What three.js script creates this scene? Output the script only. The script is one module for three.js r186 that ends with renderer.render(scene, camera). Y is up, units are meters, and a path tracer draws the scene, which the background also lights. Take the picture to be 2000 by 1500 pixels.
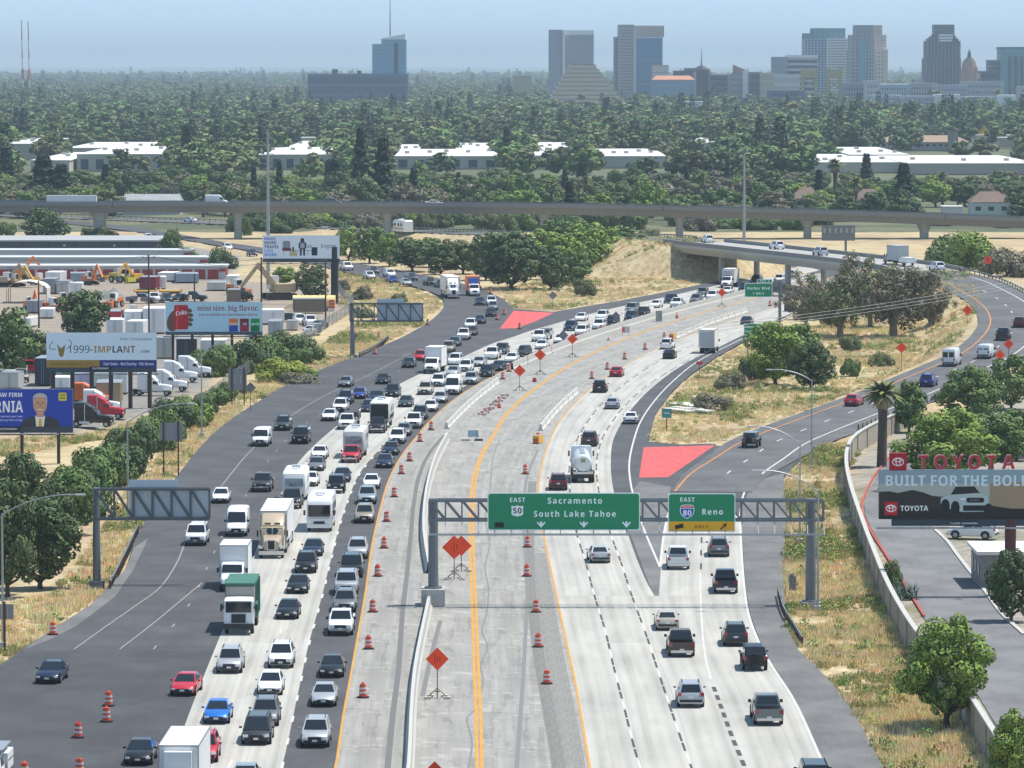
import * as THREE from 'three';
import { mergeVertices, toCreasedNormals } from 'three/addons/utils/BufferGeometryUtils.js';
import { TextGeometry } from 'three/addons/geometries/TextGeometry.js';
import { FontLoader } from 'three/addons/loaders/FontLoader.js';

// ---------------------------------------------------------------- camera, sky, sun, exposure
const scene = new THREE.Scene();
const FOCAL = 9300, EYE = 46, HORIZON = 120;          // long drone lens: focal length in photo pixels (photo 2000 x 1500), eye height in metres
const PITCH = Math.atan((750 - HORIZON) / FOCAL), SP = Math.sin(PITCH), CP = Math.cos(PITCH);
const camera = new THREE.PerspectiveCamera(2 * Math.atan(750 / FOCAL) * 180 / Math.PI, 4 / 3,1,90000);
camera.position.set(0, EYE, 0);
camera.lookAt(0, EYE - 1000 * SP, -1000 * CP);
scene.add(camera);

const SUN = new THREE.Vector3(0.37,0.92,-0.09).normalize();
{
  const w = 512, h = 256, d = new Float32Array(w * h * 4);
  const stops = [[0,[0.43,0.585,0.73]],[3,[0.40,0.565,0.73]],[12,[0.31,0.48,0.68]],[35,[0.16,0.28,0.47]],[90,[0.09,0.18,0.36]]];
  for (let y = 0; y < h; y++) for (let x = 0; x < w; x++) {
    const el = (y + 0.5) / h * Math.PI - Math.PI / 2, az = ((x + 0.5) / w - 0.5) * 2 * Math.PI;
    const e = Math.max(0, el * 180 / Math.PI); let k = 0;
    while (k < stops.length - 2 && e > stops[k + 1][0]) k++;
    const t = Math.min(1, (e - stops[k][0]) / (stops[k + 1][0] - stops[k][0]));
    const dir = new THREE.Vector3(Math.cos(el) * Math.cos(az), Math.sin(el), Math.cos(el) * Math.sin(az));
    const glow = 0.5 * Math.exp((dir.dot(SUN) - 1) * 40) + 0.08 * Math.exp((dir.dot(SUN) - 1) * 6);
    for (let c = 0; c < 3; c++) {
      let v = stops[k][1][c] * (1 - t) + stops[k + 1][1][c] * t + glow * [1,0.97,0.92][c];
      if (el < 0) v = [0.22,0.21,0.18][c];
      d[(y * w + x) * 4 + c] = v;
    }
    d[(y * w + x) * 4 + 3] = 1;
  }
  const sky = new THREE.DataTexture(d, w, h, THREE.RGBAFormat, THREE.FloatType);
  sky.mapping = THREE.EquirectangularReflectionMapping; sky.magFilter = sky.minFilter = THREE.LinearFilter; sky.needsUpdate = true;
  scene.background = sky; scene.environment = sky;
}
const sun = new THREE.DirectionalLight(new THREE.Color().setRGB(1,0.955,0.88), 4.6);
sun.position.copy(SUN).multiplyScalar(3000).add(new THREE.Vector3(0,0,-900));
sun.target.position.set(0,0,-900); sun.castShadow = true; sun.shadow.radius = 1;
Object.assign(sun.shadow.camera, { left: -900, right: 900, top: 900, bottom: -900, near: 10, far: 7000 });
sun.shadow.mapSize.set(4096,4096);
scene.add(sun, sun.target);
scene.fog = new THREE.FogExp2(new THREE.Color().setRGB(0.70,0.87,1.0), 6.6e-5);
const EXPOSURE = 1.33;

// ---------------------------------------------------------------- helpers
function rng(seed) { let a = seed >>> 0; return () => { a = (a + 0x6D2B79F5) | 0; let t = Math.imul(a ^ (a >>> 15), 1 | a); t = (t + Math.imul(t ^ (t >>> 7), 61 | t)) ^ t; return ((t ^ (t >>> 14)) >>> 0) / 4294967296; }; }
const R0 = rng(7);
const V = (x, y, z) => new THREE.Vector3(x, y, z);
const clamp = (x, a, b) => Math.min(b, Math.max(a, x));
// a photo pixel to the point of the level h that it shows (metres; z = -distance)
function G(px, py, h = 0) {
  const dy = 750 - py, dir = V(px - 1000,-FOCAL * SP + dy * CP, -FOCAL * CP - dy * SP), t = (h - EYE) / dir.y;
  return V(dir.x * t, h, dir.z * t);
}
// a photo pixel to the point at a given distance
function D(px, py, dist) {
  const dy = 750 - py, dir = V(px - 1000,-FOCAL * SP + dy * CP, -FOCAL * CP - dy * SP), t = -dist / dir.z;
  return V(dir.x * t, EYE + dir.y * t, -dist);
}
const taken = new Map();
function numbered(n) { const k = taken.get(n) ?? 0; taken.set(n, k + 1); return k ? n + '_' + String(k).padStart(3, '0') : n; }
function tag(o, label, category, group, kind) { o.userData.label = label; o.userData.category = category; if (group) o.userData.group = group; if (kind) o.userData.kind = kind; return o; }
function thing(name, label, category, group, pos) { const o = new THREE.Group(); o.name = numbered(name); scene.add(o); if (pos) o.position.copy(pos); return tag(o, label, category, group); }
function top(mesh, name, label, category, group, kind) { mesh.name = numbered(name); scene.add(mesh); return tag(mesh, label, category, group, kind); }
function put(parent, name, geo, mat) { const m = new THREE.Mesh(geo, mat); m.name = name; m.castShadow = m.receiveShadow = true; parent.add(m); return m; }
const ORD = ['first', 'second', 'third', 'fourth', 'fifth', 'sixth', 'seventh', 'eighth', 'ninth', 'tenth', 'eleventh', 'twelfth', 'thirteenth', 'fourteenth', 'fifteenth', 'sixteenth', 'seventeenth', 'eighteenth', 'nineteenth', 'twentieth'];
const ord = (i) => { if (i < 20) return ORD[i]; const tens = ['twenty', 'thirty', 'forty', 'fifty', 'sixty', 'seventy', 'eighty', 'ninety'][Math.floor((i + 1) / 10) - 2], u = (i + 1) % 10; return u ? tens + '-' + ORD[u - 1] : tens.replace(/y$/, 'ieth'); };

class MB {                                             // collects triangles; build() makes one geometry of them
  constructor() { this.p = []; this.n = []; this.u = []; this.c = []; this.color = null; this.m = null; }
  at(x, y, z, ry = 0) { this.m = new THREE.Matrix4().makeRotationY(ry).setPosition(x, y, z); return this; }
  vert(p, n, u, v) { if (this.m) { p = p.clone().applyMatrix4(this.m); n = n.clone().transformDirection(this.m); } this.p.push(p.x, p.y, p.z); this.n.push(n.x, n.y, n.z); this.u.push(u, v); if (this.color) this.c.push(...this.color); }
  tri(a, b, c, uv) { const n = b.clone().sub(a).cross(c.clone().sub(a)).normalize(); uv = uv ?? [0,0,1,0,1,1]; this.vert(a, n, uv[0], uv[1]); this.vert(b, n, uv[2], uv[3]); this.vert(c, n, uv[4], uv[5]); return this; }
  quad(a, b, c, d, uv) {
    const n = c.clone().sub(a).cross(d.clone().sub(b)).normalize(); uv = uv ?? [0,0,1,0,1,1,0,1];
    const w = [a, b, c, d]; for (const i of [0,1,2,0,2,3]) this.vert(w[i], n, uv[i * 2], uv[i * 2 + 1]); return this;
  }
  box(cx, cy, cz, sx, sy, sz, skip = '') {              // uv in metres
    const x0 = cx - sx / 2, x1 = cx + sx / 2, y0 = cy - sy / 2, y1 = cy + sy / 2, z0 = cz - sz / 2, z1 = cz + sz / 2;
    const f = (id, a, b, c, d, w, h) => skip.includes(id) || this.quad(V(...a), V(...b), V(...c), V(...d), [0,0, w, 0, w, h, 0, h]);
    f('f', [x0, y0, z1],[x1, y0, z1],[x1, y1, z1],[x0, y1, z1], sx, sy); f('b', [x1, y0, z0],[x0, y0, z0],[x0, y1, z0],[x1, y1, z0], sx, sy);
    f('r', [x1, y0, z1],[x1, y0, z0],[x1, y1, z0],[x1, y1, z1], sz, sy); f('l', [x0, y0, z0],[x0, y0, z1],[x0, y1, z1],[x0, y1, z0], sz, sy);
    f('t', [x0, y1, z1],[x1, y1, z1],[x1, y1, z0],[x0, y1, z0], sx, sz); f('d', [x0, y0, z0],[x1, y0, z0],[x1, y0, z1],[x0, y0, z1], sx, sz);
    return this;
  }
  cyl(a, b, r0, r1 = r0, seg = 8, caps = true) {
    const ax = b.clone().sub(a), len = ax.length(); ax.divideScalar(len || 1);
    const s = Math.abs(ax.y) < 0.9 ? V(0,1,0) : V(1,0,0), e1 = s.cross(ax).normalize(), e2 = ax.clone().cross(e1);
    const ring = (k, r, c) => { const t = k / seg * Math.PI * 2; return c.clone().addScaledVector(e1, Math.cos(t) * r).addScaledVector(e2, Math.sin(t) * r); };
    const nor = (k) => { const t = k / seg * Math.PI * 2; return e1.clone().multiplyScalar(Math.cos(t)).addScaledVector(e2, Math.sin(t)); };
    for (let k = 0; k < seg; k++) {
      const p = [ring(k, r0, a), ring(k + 1, r0, a), ring(k + 1, r1, b), ring(k, r1, b)], n = [nor(k), nor(k + 1), nor(k + 1), nor(k)];
      for (const i of [0,1,2,0,2,3]) this.vert(p[i], n[i],[k, k + 1, k + 1, k][i] / seg, i < 2 ? 0 : len);
      if (caps) { this.tri(b, p[3], p[2]); this.tri(a, p[1], p[0]); }
    }
    return this;
  }
  bar(a, b, w, h = w) {                                 // a square bar between two points
    const ax = b.clone().sub(a).normalize(), s = Math.abs(ax.y) < 0.9 ? V(0,1,0) : V(0,0,1), e1 = s.clone().cross(ax).normalize().multiplyScalar(w / 2), e2 = ax.clone().cross(e1).normalize().multiplyScalar(h / 2);
    const c = (p, i, j) => p.clone().addScaledVector(e1, i).addScaledVector(e2, j);
    const A = [c(a, -1,-1), c(a, 1,-1), c(a, 1,1), c(a, -1,1)], B = [c(b, -1,-1), c(b, 1,-1), c(b, 1,1), c(b, -1,1)];
    for (let k = 0; k < 4; k++) { const j = (k + 1) % 4; this.quad(A[k], A[j], B[j], B[k]); }
    this.quad(A[3], A[2], A[1], A[0]); this.quad(B[0], B[1], B[2], B[3]); return this;
  }
  geom() {
    const g = new THREE.BufferGeometry();
    g.setAttribute('position', new THREE.Float32BufferAttribute(this.p, 3)); g.setAttribute('normal', new THREE.Float32BufferAttribute(this.n, 3)); g.setAttribute('uv', new THREE.Float32BufferAttribute(this.u, 2));
    if (this.c.length) g.setAttribute('color', new THREE.Float32BufferAttribute(this.c, 3));
    return g;
  }
  build(name, mat, parent) { return put(parent, name, this.geom(), mat); }
  top(name, mat, label, category, group, kind) { const m = new THREE.Mesh(this.geom(), mat); m.castShadow = m.receiveShadow = true; return top(m, name, label, category, group, kind); }
}

// value noise
const NP = (() => { const r = rng(99), p = new Float32Array(65536); for (let i = 0; i < 65536; i++) p[i] = r(); return p; })();
const hash2 = (i, j, per) => { if (per) { i = ((i % per) + per) % per; j = ((j % per) + per) % per; } return NP[((i * 7919 + j * 104729) % 65536 + 65536) % 65536]; };
function noise(x, y, per = 0) { const i = Math.floor(x), j = Math.floor(y), f = x - i, g = y - j, u = f * f * (3 - 2 * f), v = g * g * (3 - 2 * g); return (hash2(i, j, per) * (1 - u) + hash2(i + 1, j, per) * u) * (1 - v) + (hash2(i, j + 1, per) * (1 - u) + hash2(i + 1, j + 1, per) * u) * v; }
const fbm = (x, y, o = 4, per = 0) => { let s = 0, a = 0.5, t = 0; for (let k = 0; k < o; k++) { s += a * noise(x, y, per); t += a; x *= 2; y *= 2; if (per) per *= 2; a *= 0.5; } return s / t; };
// a repeating grain texture; f(u, v) in 0..1 returns a brightness or an rgb factor around 1
function texture(w, h, f, srgb = true) {
  const d = new Uint8Array(w * h * 4);
  for (let y = 0; y < h; y++) for (let x = 0; x < w; x++) { const c = f(x / w, y / h), i = (y * w + x) * 4; for (let k = 0; k < 3; k++) { const lin = clamp(Array.isArray(c) ? c[k] : c, 0,1); d[i + k] = 255 * (srgb ? (lin < 0.0031308 ? lin * 12.92 : 1.055 * Math.pow(lin, 1 / 2.4) - 0.055) : lin); } d[i + 3] = 255; }
  const t = new THREE.DataTexture(d, w, h); t.wrapS = t.wrapT = THREE.RepeatWrapping; t.magFilter = THREE.LinearFilter; t.minFilter = THREE.LinearMipmapLinearFilter; t.generateMipmaps = true; t.needsUpdate = true; if (srgb) t.colorSpace = THREE.SRGBColorSpace; return t;
}
function canvas(w, h, draw) { const c = document.createElement('canvas'); c.width = w; c.height = h; const x = c.getContext('2d'); draw(x, w, h); const t = new THREE.CanvasTexture(c); t.colorSpace = THREE.SRGBColorSpace; return t; }
const std = (r, g, b, rough = 0.9, extra = {}) => { const m = new THREE.MeshStandardMaterial({ roughness: rough, side: THREE.DoubleSide, ...extra }); m.color.setRGB(r, g, b); return m; };
const phys = (r, g, b, rough, extra = {}) => { const m = new THREE.MeshPhysicalMaterial({ roughness: rough, side: THREE.DoubleSide, ...extra }); m.color.setRGB(r, g, b); return m; };
// smooth path through points
function smooth(pts, n) { const c = new THREE.CatmullRomCurve3(pts, false, 'centripetal'); c.arcLengthDivisions = 600; return c.getSpacedPoints(n); }
const px = (list, h = 0) => list.map(([x, y, hh]) => G(x, y, hh ?? h));

// ---------------------------------------------------------------- surface grain
const asphaltTex = texture(1024,1024, (u, v) => { const a = fbm(u * 6, v * 6,5,6), g = hash2(Math.floor(u * 1024), Math.floor(v * 1024) + 77), s = fbm(u * 48, v * 5,3,0), crack = Math.abs(fbm(u * 5 + 3, v * 5,5,5) - 0.5) < 0.004 ? 0.75 : 1; return (0.5 + 0.58 * a + 0.12 * (g - 0.5) + 0.16 * (s - 0.5)) * crack; });
const concreteTex = texture(512,1024, (u, v) => {           // u across the lanes, v along; slab joints, tyre wear, oil drips, patched streaks
  const a = fbm(u * 5, v * 7,5,0), g = hash2(Math.floor(u * 512), Math.floor(v * 1024) + 7);
  let c = 0.85 + 0.2 * (a - 0.5) * 2 + 0.04 * (g - 0.5) - (fbm(u * 40 + 2, v * 1.5,3) > 0.66 ? 0.05 : 0);
  for (let l = 0; l < 3; l++) { const uc = (l + 0.5) / 3; for (const s of [-0.085,0.085]) c -= 0.13 * Math.exp(-Math.pow((u - uc - s) / 0.03,2)) * (0.5 + fbm(u * 30, v * 6,3)); c -= 0.12 * Math.exp(-Math.pow((u - uc) / 0.02,2)) * fbm(v * 30,3.3 + l, 3); }
  const joint = (v * 18) % 1; if (joint < 0.022) c -= 0.06 + 0.05 * hash2(Math.floor(v * 18), 5);
  for (let l = 1; l < 3; l++) if (Math.abs(u - l / 3) < 0.0035) c -= 0.16;
  return [c, c * 0.985, c * 0.945];
});
const medianTex = texture(1024,1024, (u, v) => {            // old ground concrete: slabs, long worn strips, ground-off markings, dirt
  const a = fbm(u * 5, v * 4,5,0), b = fbm(u * 26 + 9, v * 2.5,4), g = hash2(Math.floor(u * 1024), Math.floor(v * 1024) + 31), slab = hash2(Math.floor(u * 7), Math.floor(v * 9) + 40);
  let c = 0.66 + 0.22 * (a - 0.5) + 0.26 * (b - 0.5) + 0.05 * (g - 0.5) + 0.07 * (slab - 0.5);
  const blot = fbm(u * 9, v * 46 + 5,3); if (blot > 0.7) c += 0.16; const dk = fbm(u * 22 + 4, v * 10,4); if (dk > 0.66) c -= 0.12;
  if ((v * 9) % 1 < 0.014) c -= 0.1; if ((u * 7) % 1 < 0.02) c -= 0.06;
  return [c, c * 0.99, c * 0.955];
});
const soilTex = texture(1024,1024, (u, v) => { const a = fbm(u * 10, v * 10,5,10), b = fbm(u * 90, v * 90,2,90), g = hash2(Math.floor(u * 1024), Math.floor(v * 1024) + 3); const c = 0.42 + 0.5 * a + 0.45 * (b - 0.5) + 0.25 * (g - 0.5); return [c, c * (0.96 + 0.08 * b), c * (0.9 + 0.16 * a)]; });
const wallTex = texture(512,512, (u, v) => { const a = fbm(u * 5, v * 5,5,5), s = fbm(u * 40, v * 3,3,0), g = hash2(Math.floor(u * 512), Math.floor(v * 512) + 13); return 0.62 + 0.3 * a + 0.18 * (s - 0.5) + 0.08 * (g - 0.5); });
const asphaltMat = std(0.078,0.079,0.085,0.88, { map: asphaltTex, bumpMap: asphaltTex, bumpScale: 0.01, vertexColors: true });
const oldAsphaltMat = std(0.17,0.168,0.165,0.9, { map: asphaltTex });
const freshAsphaltMat = std(0.060,0.061,0.066,0.85, { map: asphaltTex });
const laneMat = std(0.47,0.462,0.435,0.85, { map: concreteTex });
const medianMat = std(0.40,0.39,0.37,0.9, { map: medianTex });
const soilMat = std(1,1,1,1, { map: soilTex, vertexColors: true });
const wallMat = std(0.40,0.355,0.29,0.92, { map: wallTex });
const concMat = std(0.56,0.55,0.51,0.88, { map: wallTex });
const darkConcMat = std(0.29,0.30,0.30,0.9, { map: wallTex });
const wornPaint = std(0.36,0.36,0.35,0.85, { map: medianTex });
const whitePaint = std(0.66,0.66,0.63,0.7, { map: wallTex }), yellowPaint = std(0.66,0.33,0.045,0.7, { map: wallTex }), blackPaint = std(0.05,0.05,0.05,0.8), redPaint = std(0.80,0.125,0.125,0.85, { map: medianTex });
const galv = std(0.36,0.38,0.40,0.45, { metalness: 0.55 }), steelDark = std(0.10,0.115,0.13,0.5, { metalness: 0.3 }), steelGrey = std(0.17,0.19,0.21,0.5, { metalness: 0.4 }), rustSteel = std(0.055,0.04,0.035,0.8), black = std(0.018,0.018,0.02,0.6);

// ---------------------------------------------------------------- paths read from the photograph
const pavedLeft = [[-420,1700],[-210,1450],[0,1300],[40,1270],[110,1225],[180,1180],[215,1150],[243,1115],[262,1060],[285,1015],[312,972],[345,930],[385,880],[430,835],[490,793],[560,752],[640,716],[720,686],[790,656],[835,630],[860,609],[868,592],[857,577],[820,563],[780,551],[740,543],[690,534],[640,523],[590,511],[530,497],[480,488],[430,480],[360,468],[290,456],[180,442],[60,430]];
const pavedBack = [[60,425],[180,434],[290,447],[440,473],[560,490],[660,509],[760,524],[880,548],[940,563],[985,585],[1003,603]];
const pavedMid = [[1080,609],[1140,599],[1200,589],[1290,572],[1370,555],[1450,540],[1520,524],[1600,503]];
const pavedFar = [[1720,505],[1660,545],[1600,577],[1560,600],[1500,638],[1450,668],[1400,697],[1350,730],[1312,765],[1280,810],[1267,862]];
const pavedRight = [[1590,872],[1560,900],[1530,935],[1522,960],[1537,1010],[1533,1050],[1526,1115],[1535,1225],[1560,1270],[1600,1308],[1640,1352],[1675,1404],[1725,1500],[1780,1610],[1830,1720]];
// the climbing loop ramp: its inner (yellow) edge line, with heights
const rampInner = [[1318,960,0.02],[1350,925,0.03],[1400,893,0.1],[1445,865,0.2],[1510,838,0.35],[1585,810,0.5],[1645,788,0.7],[1695,770,0.9],[1775,736,1.3],[1825,715,1.6],[1870,695,2],[1912,665,2.5],[1934,632,3.2],[1928,607,3.9],[1905,585,4.6],[1872,566,5.3],[1832,547,6.0],[1765,530,6.7],[1700,518,7],[1600,505,7.1],[1500,494,7.1],[1410,484,7.1],[1335,476,7],[1250,466,6.2],[1100,461,4.4],[940,458,2.6],[757,451,1.1],[500,440,0.6],[372,435,0.4],[180,428,0.2],[0,422,0.1],[-200,416,0.05]];
const rampPts = smooth(px(rampInner), 360);
const rampSide = rampPts.map((p, i) => { const t = rampPts[Math.min(359, i + 1)].clone().sub(rampPts[Math.max(0, i - 1)]); t.y = 0; t.normalize(); return V(-t.z, 0, t.x); });
const rampOff = (i, d) => rampPts[i].clone().addScaledVector(rampSide[i], d);
const rampIdx = (x, y) => { let b = 0, bd = 1e9; const g = G(x, y, 7); rampPts.forEach((p, i) => { const d = p.distanceTo(g); if (d < bd) { bd = d; b = i; } }); return b; };
const bridgeA = rampIdx(1715,520), bridgeB = rampIdx(1336,476);

function inside(poly, x, z) { let c = false; for (let i = 0, j = poly.length - 1; i < poly.length; j = i++) { const a = poly[i], b = poly[j]; if ((a.z > z) !== (b.z > z) && x < (b.x - a.x) * (z - a.z) / (b.z - a.z) + a.x) c = !c; } return c; }
const pavedRing = [...smooth(px(pavedLeft), 220), ...px(pavedBack), ...px(pavedMid), ...px(pavedFar), ...px([[1330,868],[1390,866],[1440,852]]), ...smooth(px(pavedRight), 60)];
const yardRing = px([[-260,850],[140,845],[300,805],[400,752],[455,705],[470,672],[400,652],[-260,652]]);
const dirtRing = px([[-260,652],[400,652],[500,660],[620,640],[690,600],[640,560],[455,546],[-260,546]]);
const farYardRing = px([[-260,546],[455,546],[470,500],[300,468],[-260,462]]);
const townRing = px([[1760,838],[1700,868],[1668,890],[1655,915],[1653,945],[1660,985],[1680,1050],[1705,1120],[1740,1205],[1790,1290],[1835,1345],[1880,1400],[1930,1480],[1985,1570],[2400,1570],[2400,780],[2050,760]]);
function embank(x, z) {
  let h = -9;
  if (z > -480) return h;
  for (let i = 0; i < 360; i += 2) {
    if (i > bridgeA && i < bridgeB) continue;
    const p = rampPts[i]; if (p.y < 0.15) continue;
    const s = rampSide[i], dx = x - p.x, dz = z - p.z; const across = dx * s.x + dz * s.z, along = Math.abs(dx * s.z - dz * s.x);
    if (along > 9 + p.y * 2) continue;
    const out = Math.max(0, across - 13,-across - 3.2), end = (i <= bridgeA + 3 && i > bridgeA - 4) || (i >= bridgeB - 3 && i < bridgeB + 4) ? Math.max(0, along - 1.5) : Math.max(0, along - 2.2);
    const d = Math.max(out * 0.45,0) + end * 0.62;
    h = Math.max(h, p.y - 0.12 - d);
  }
  return h;
}
function groundH(x, z) {
  const n = (fbm(x * 0.09 + 40, z * 0.09,3) - 0.5) * 0.5 - 0.2;
  let h = inside(pavedRing, x, z) ? -0.3 : Math.min(-0.03, n);
  if (inside(yardRing, x, z) || inside(townRing, x, z) || inside(dirtRing, x, z) || inside(farYardRing, x, z)) h = -0.06 + 0.04 * (fbm(x * 0.2, z * 0.2,2) - 0.5);
  const e = embank(x, z);
  return e > h ? e : h;
}
// the near ground: one sheet of fine cells
{
  const x0 = -190, x1 = 190, z0 = -240, z1 = -1500, nx = 152, nz = 504, pos = [], col = [], uv = [], idx = [];
  const mix = (a, b, t) => a.map((v, k) => v + (b[k] - v) * t);
  for (let j = 0; j <= nz; j++) for (let i = 0; i <= nx; i++) {
    const x = x0 + (x1 - x0) * i / nx, z = z0 + (z1 - z0) * j / nz, e = groundH(x, z);
    pos.push(x, e, z); uv.push(x / 9, z / 9);
    const a = fbm(x * 0.06, z * 0.05,4), b = fbm(x * 0.16 + 30, z * 0.13,4), c = fbm(x * 0.3 + 7, z * 0.3 + 60,3);
    let k = mix([0.78,0.61,0.34],[0.66,0.48,0.29], clamp((a - 0.4) * 4,0,1)); k = mix(k, [0.36,0.35,0.17], clamp((b - 0.6) * 5,0,0.55)); k = mix(k, [0.86,0.73,0.46], clamp((c - 0.55) * 5,0,0.6));
    if (inside(yardRing, x, z)) k = mix([0.46,0.43,0.40],[0.32,0.30,0.28], b); else if (inside(dirtRing, x, z)) k = mix([0.60,0.47,0.35],[0.40,0.35,0.30], a); else if (inside(farYardRing, x, z)) k = [0.4,0.38,0.35]; else if (inside(townRing, x, z)) k = mix([0.52,0.47,0.40],[0.32,0.31,0.2], clamp((b - 0.5) * 6,0,1));
    else if (z < -1290) k = mix([0.26,0.25,0.13],[0.13,0.16,0.075], clamp((a - 0.35) * 4,0,1));
    col.push(...k.map((q) => q * 0.8));
  }
  for (let j = 0; j < nz; j++) for (let i = 0; i < nx; i++) { const a = j * (nx + 1) + i, b = a + 1, c = a + nx + 1, d = c + 1; idx.push(a, b, d, a, d, c); }
  const g = new THREE.BufferGeometry(); g.setAttribute('position', new THREE.Float32BufferAttribute(pos, 3)); g.setAttribute('color', new THREE.Float32BufferAttribute(col, 3)); g.setAttribute('uv', new THREE.Float32BufferAttribute(uv, 2)); g.setIndex(idx); g.computeVertexNormals();
  const m = new THREE.Mesh(g, soilMat); m.receiveShadow = m.castShadow = true; top(m, 'ground', 'dry straw-coloured grass and bare soil beside the freeway', 'ground', null, 'structure');
}
{ // the plain beyond, to the horizon
  const pos = [], col = [], uv = [], idx = [], rows = [-235,-900,-1490,-1700,-2000,-2400,-3000,-4000,-5500,-8000,-12000,-17000,-26000,-42000], nx = 40;
  rows.forEach((z, j) => { for (let i = 0; i <= nx; i++) { const w = 1200 + -z * 0.28, x = -w + 2 * w * i / nx; pos.push(x, -0.6, z); uv.push(x / 60, z / 60); const a = noise(x * 0.01, z * 0.004); col.push(0.12 + 0.08 * a, 0.14 + 0.07 * a, 0.075 + 0.03 * a); } });
  for (let j = 0; j < rows.length - 1; j++) for (let i = 0; i < nx; i++) { const a = j * (nx + 1) + i, b = a + 1, c = a + nx + 1, d = c + 1; idx.push(a, b, d, a, d, c); }
  const g = new THREE.BufferGeometry(); g.setAttribute('position', new THREE.Float32BufferAttribute(pos, 3)); g.setAttribute('color', new THREE.Float32BufferAttribute(col, 3)); g.setAttribute('uv', new THREE.Float32BufferAttribute(uv, 2)); g.setIndex(idx); g.computeVertexNormals();
  const m = new THREE.Mesh(g, soilMat); m.receiveShadow = true; top(m, 'plain', 'flat green-brown plain reaching to the hazy horizon', 'plain', null, 'structure');
}
// foothills past the plain, lost in the haze
{
  const b = new MB(), n = 60, w = 16000, H = (x) => 70 + 60 * fbm(x * 0.0003 + 9,3,4);
  for (let i = 0; i < n; i++) { const xa = -w + 2 * w * i / n, xb = -w + 2 * w * (i + 1) / n; b.quad(V(xa, -5,-38000), V(xb, -5,-38000), V(xb, H(xb), -40000), V(xa, H(xa), -40000)); b.quad(V(xa, H(xa), -40000), V(xb, H(xb), -40000), V(xb, -5,-41900), V(xa, -5,-41900)); }
  b.top('hills', std(0.33,0.30,0.24,1), 'low foothills lost in haze on the horizon', 'hills', null, 'structure');
}

// ---------------------------------------------------------------- paved sheets
const TILE = 24;
function sheet(name, ring, h, mat, label, category, tile = TILE, tint) {
  const tris = THREE.ShapeUtils.triangulateShape(ring.map((p) => new THREE.Vector2(p.x, p.z)), []), pos = [], uv = [], col = [], idx = [];
  ring.forEach((p) => { pos.push(p.x, h, p.z); uv.push(p.x / tile, p.z / tile); const t = tint ? tint(p.x, p.z) : 1; col.push(t, t, t); });
  tris.forEach((t) => { const [a, b, c] = t.map((i) => ring[i]); const up = (b.x - a.x) * (c.z - a.z) - (b.z - a.z) * (c.x - a.x) < 0; idx.push(...(up ? t : [t[0], t[2], t[1]])); });
  const g = new THREE.BufferGeometry(); g.setAttribute('position', new THREE.Float32BufferAttribute(pos, 3)); g.setAttribute('uv', new THREE.Float32BufferAttribute(uv, 2)); g.setAttribute('color', new THREE.Float32BufferAttribute(col, 3)); g.setIndex(idx);
  g.setAttribute('normal', new THREE.Float32BufferAttribute(ring.flatMap(() => [0,1,0]), 3));
  const m = new THREE.Mesh(g, mat); m.receiveShadow = true; return top(m, name, label, category, null, 'structure');
}
// a ribbon between two edges: u across 0..1 (times us), v along in metres / vt
function ribbonGeo(L, Rr, us, vt, dy = 0) {
  const pos = [], uv = [], idx = []; let s = 0;
  L.forEach((p, i) => { const q = Rr[i]; if (i) s += p.clone().add(q).multiplyScalar(0.5).distanceTo(L[i - 1].clone().add(Rr[i - 1]).multiplyScalar(0.5)); for (let k = 0; k <= 4; k++) { const m = p.clone().lerp(q, k / 4); pos.push(m.x, m.y + dy, m.z); uv.push(us * k / 4, s / vt); } if (i) for (let k = 0; k < 4; k++) { const b = i * 5 + k, a = b - 5; idx.push(a, a + 1, b + 1, a, b + 1, b); } });
  const g = new THREE.BufferGeometry(); g.setAttribute('position', new THREE.Float32BufferAttribute(pos, 3)); g.setAttribute('uv', new THREE.Float32BufferAttribute(uv, 2)); g.setIndex(idx); g.computeVertexNormals(); return g;
}
function ribbon(name, Lp, Rp, h, mat, label, us = 1, vt = 80, n = 160) {
  const m = new THREE.Mesh(ribbonGeo(smooth(px(Lp), n), smooth(px(Rp), n), us, vt, h), mat); m.receiveShadow = true; return top(m, name, label, 'road surface', null, 'structure');
}
sheet('freeway_asphalt', pavedRing, 0, asphaltMat, 'dark asphalt of the freeway, its merge lanes and shoulders', 'road');
const westL = [[310,1560],[369,1395],[430,1242],[470,1143],[510,1052],[545,972],[580,907],[635,851],[707,796],[777,752],[840,722],[900,699],[962,671],[1000,659],[1037,646],[1100,628],[1150,614],[1225,596],[1300,580],[1362,566],[1420,553],[1500,535],[1570,518]];
const westR = [[530,1560],[550,1500],[585,1340],[603,1258],[630,1160],[642,1110],[652,1070],[662,1030],[675,990],[686,960],[700,928],[728,892],[762,858],[805,822],[850,788],[905,756],[960,727],[1010,703],[1060,680],[1130,654],[1200,632],[1290,606],[1370,586],[1450,566],[1540,544],[1600,528]];
const yellowW = [[640,1560],[655,1500],[670,1402],[685,1320],[700,1237],[715,1150],[725,1075],[735,1026],[745,985],[755,950],[770,915],[788,885],[812,855],[838,824],[875,790],[915,761],[962,735],[1005,713],[1060,689],[1130,661],[1200,639],[1290,613],[1370,592],[1450,572],[1540,549],[1600,533]];
const doubleY = [[934,1560],[932,1500],[930,1400],[926,1300],[922,1180],[919,1100],[918,1030],[920,965],[926,925],[940,885],[962,849],[985,812],[1020,777],[1060,747],[1110,714],[1160,688],[1220,662],[1290,636],[1360,614],[1430,594],[1500,575],[1570,556],[1630,540]];
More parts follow.
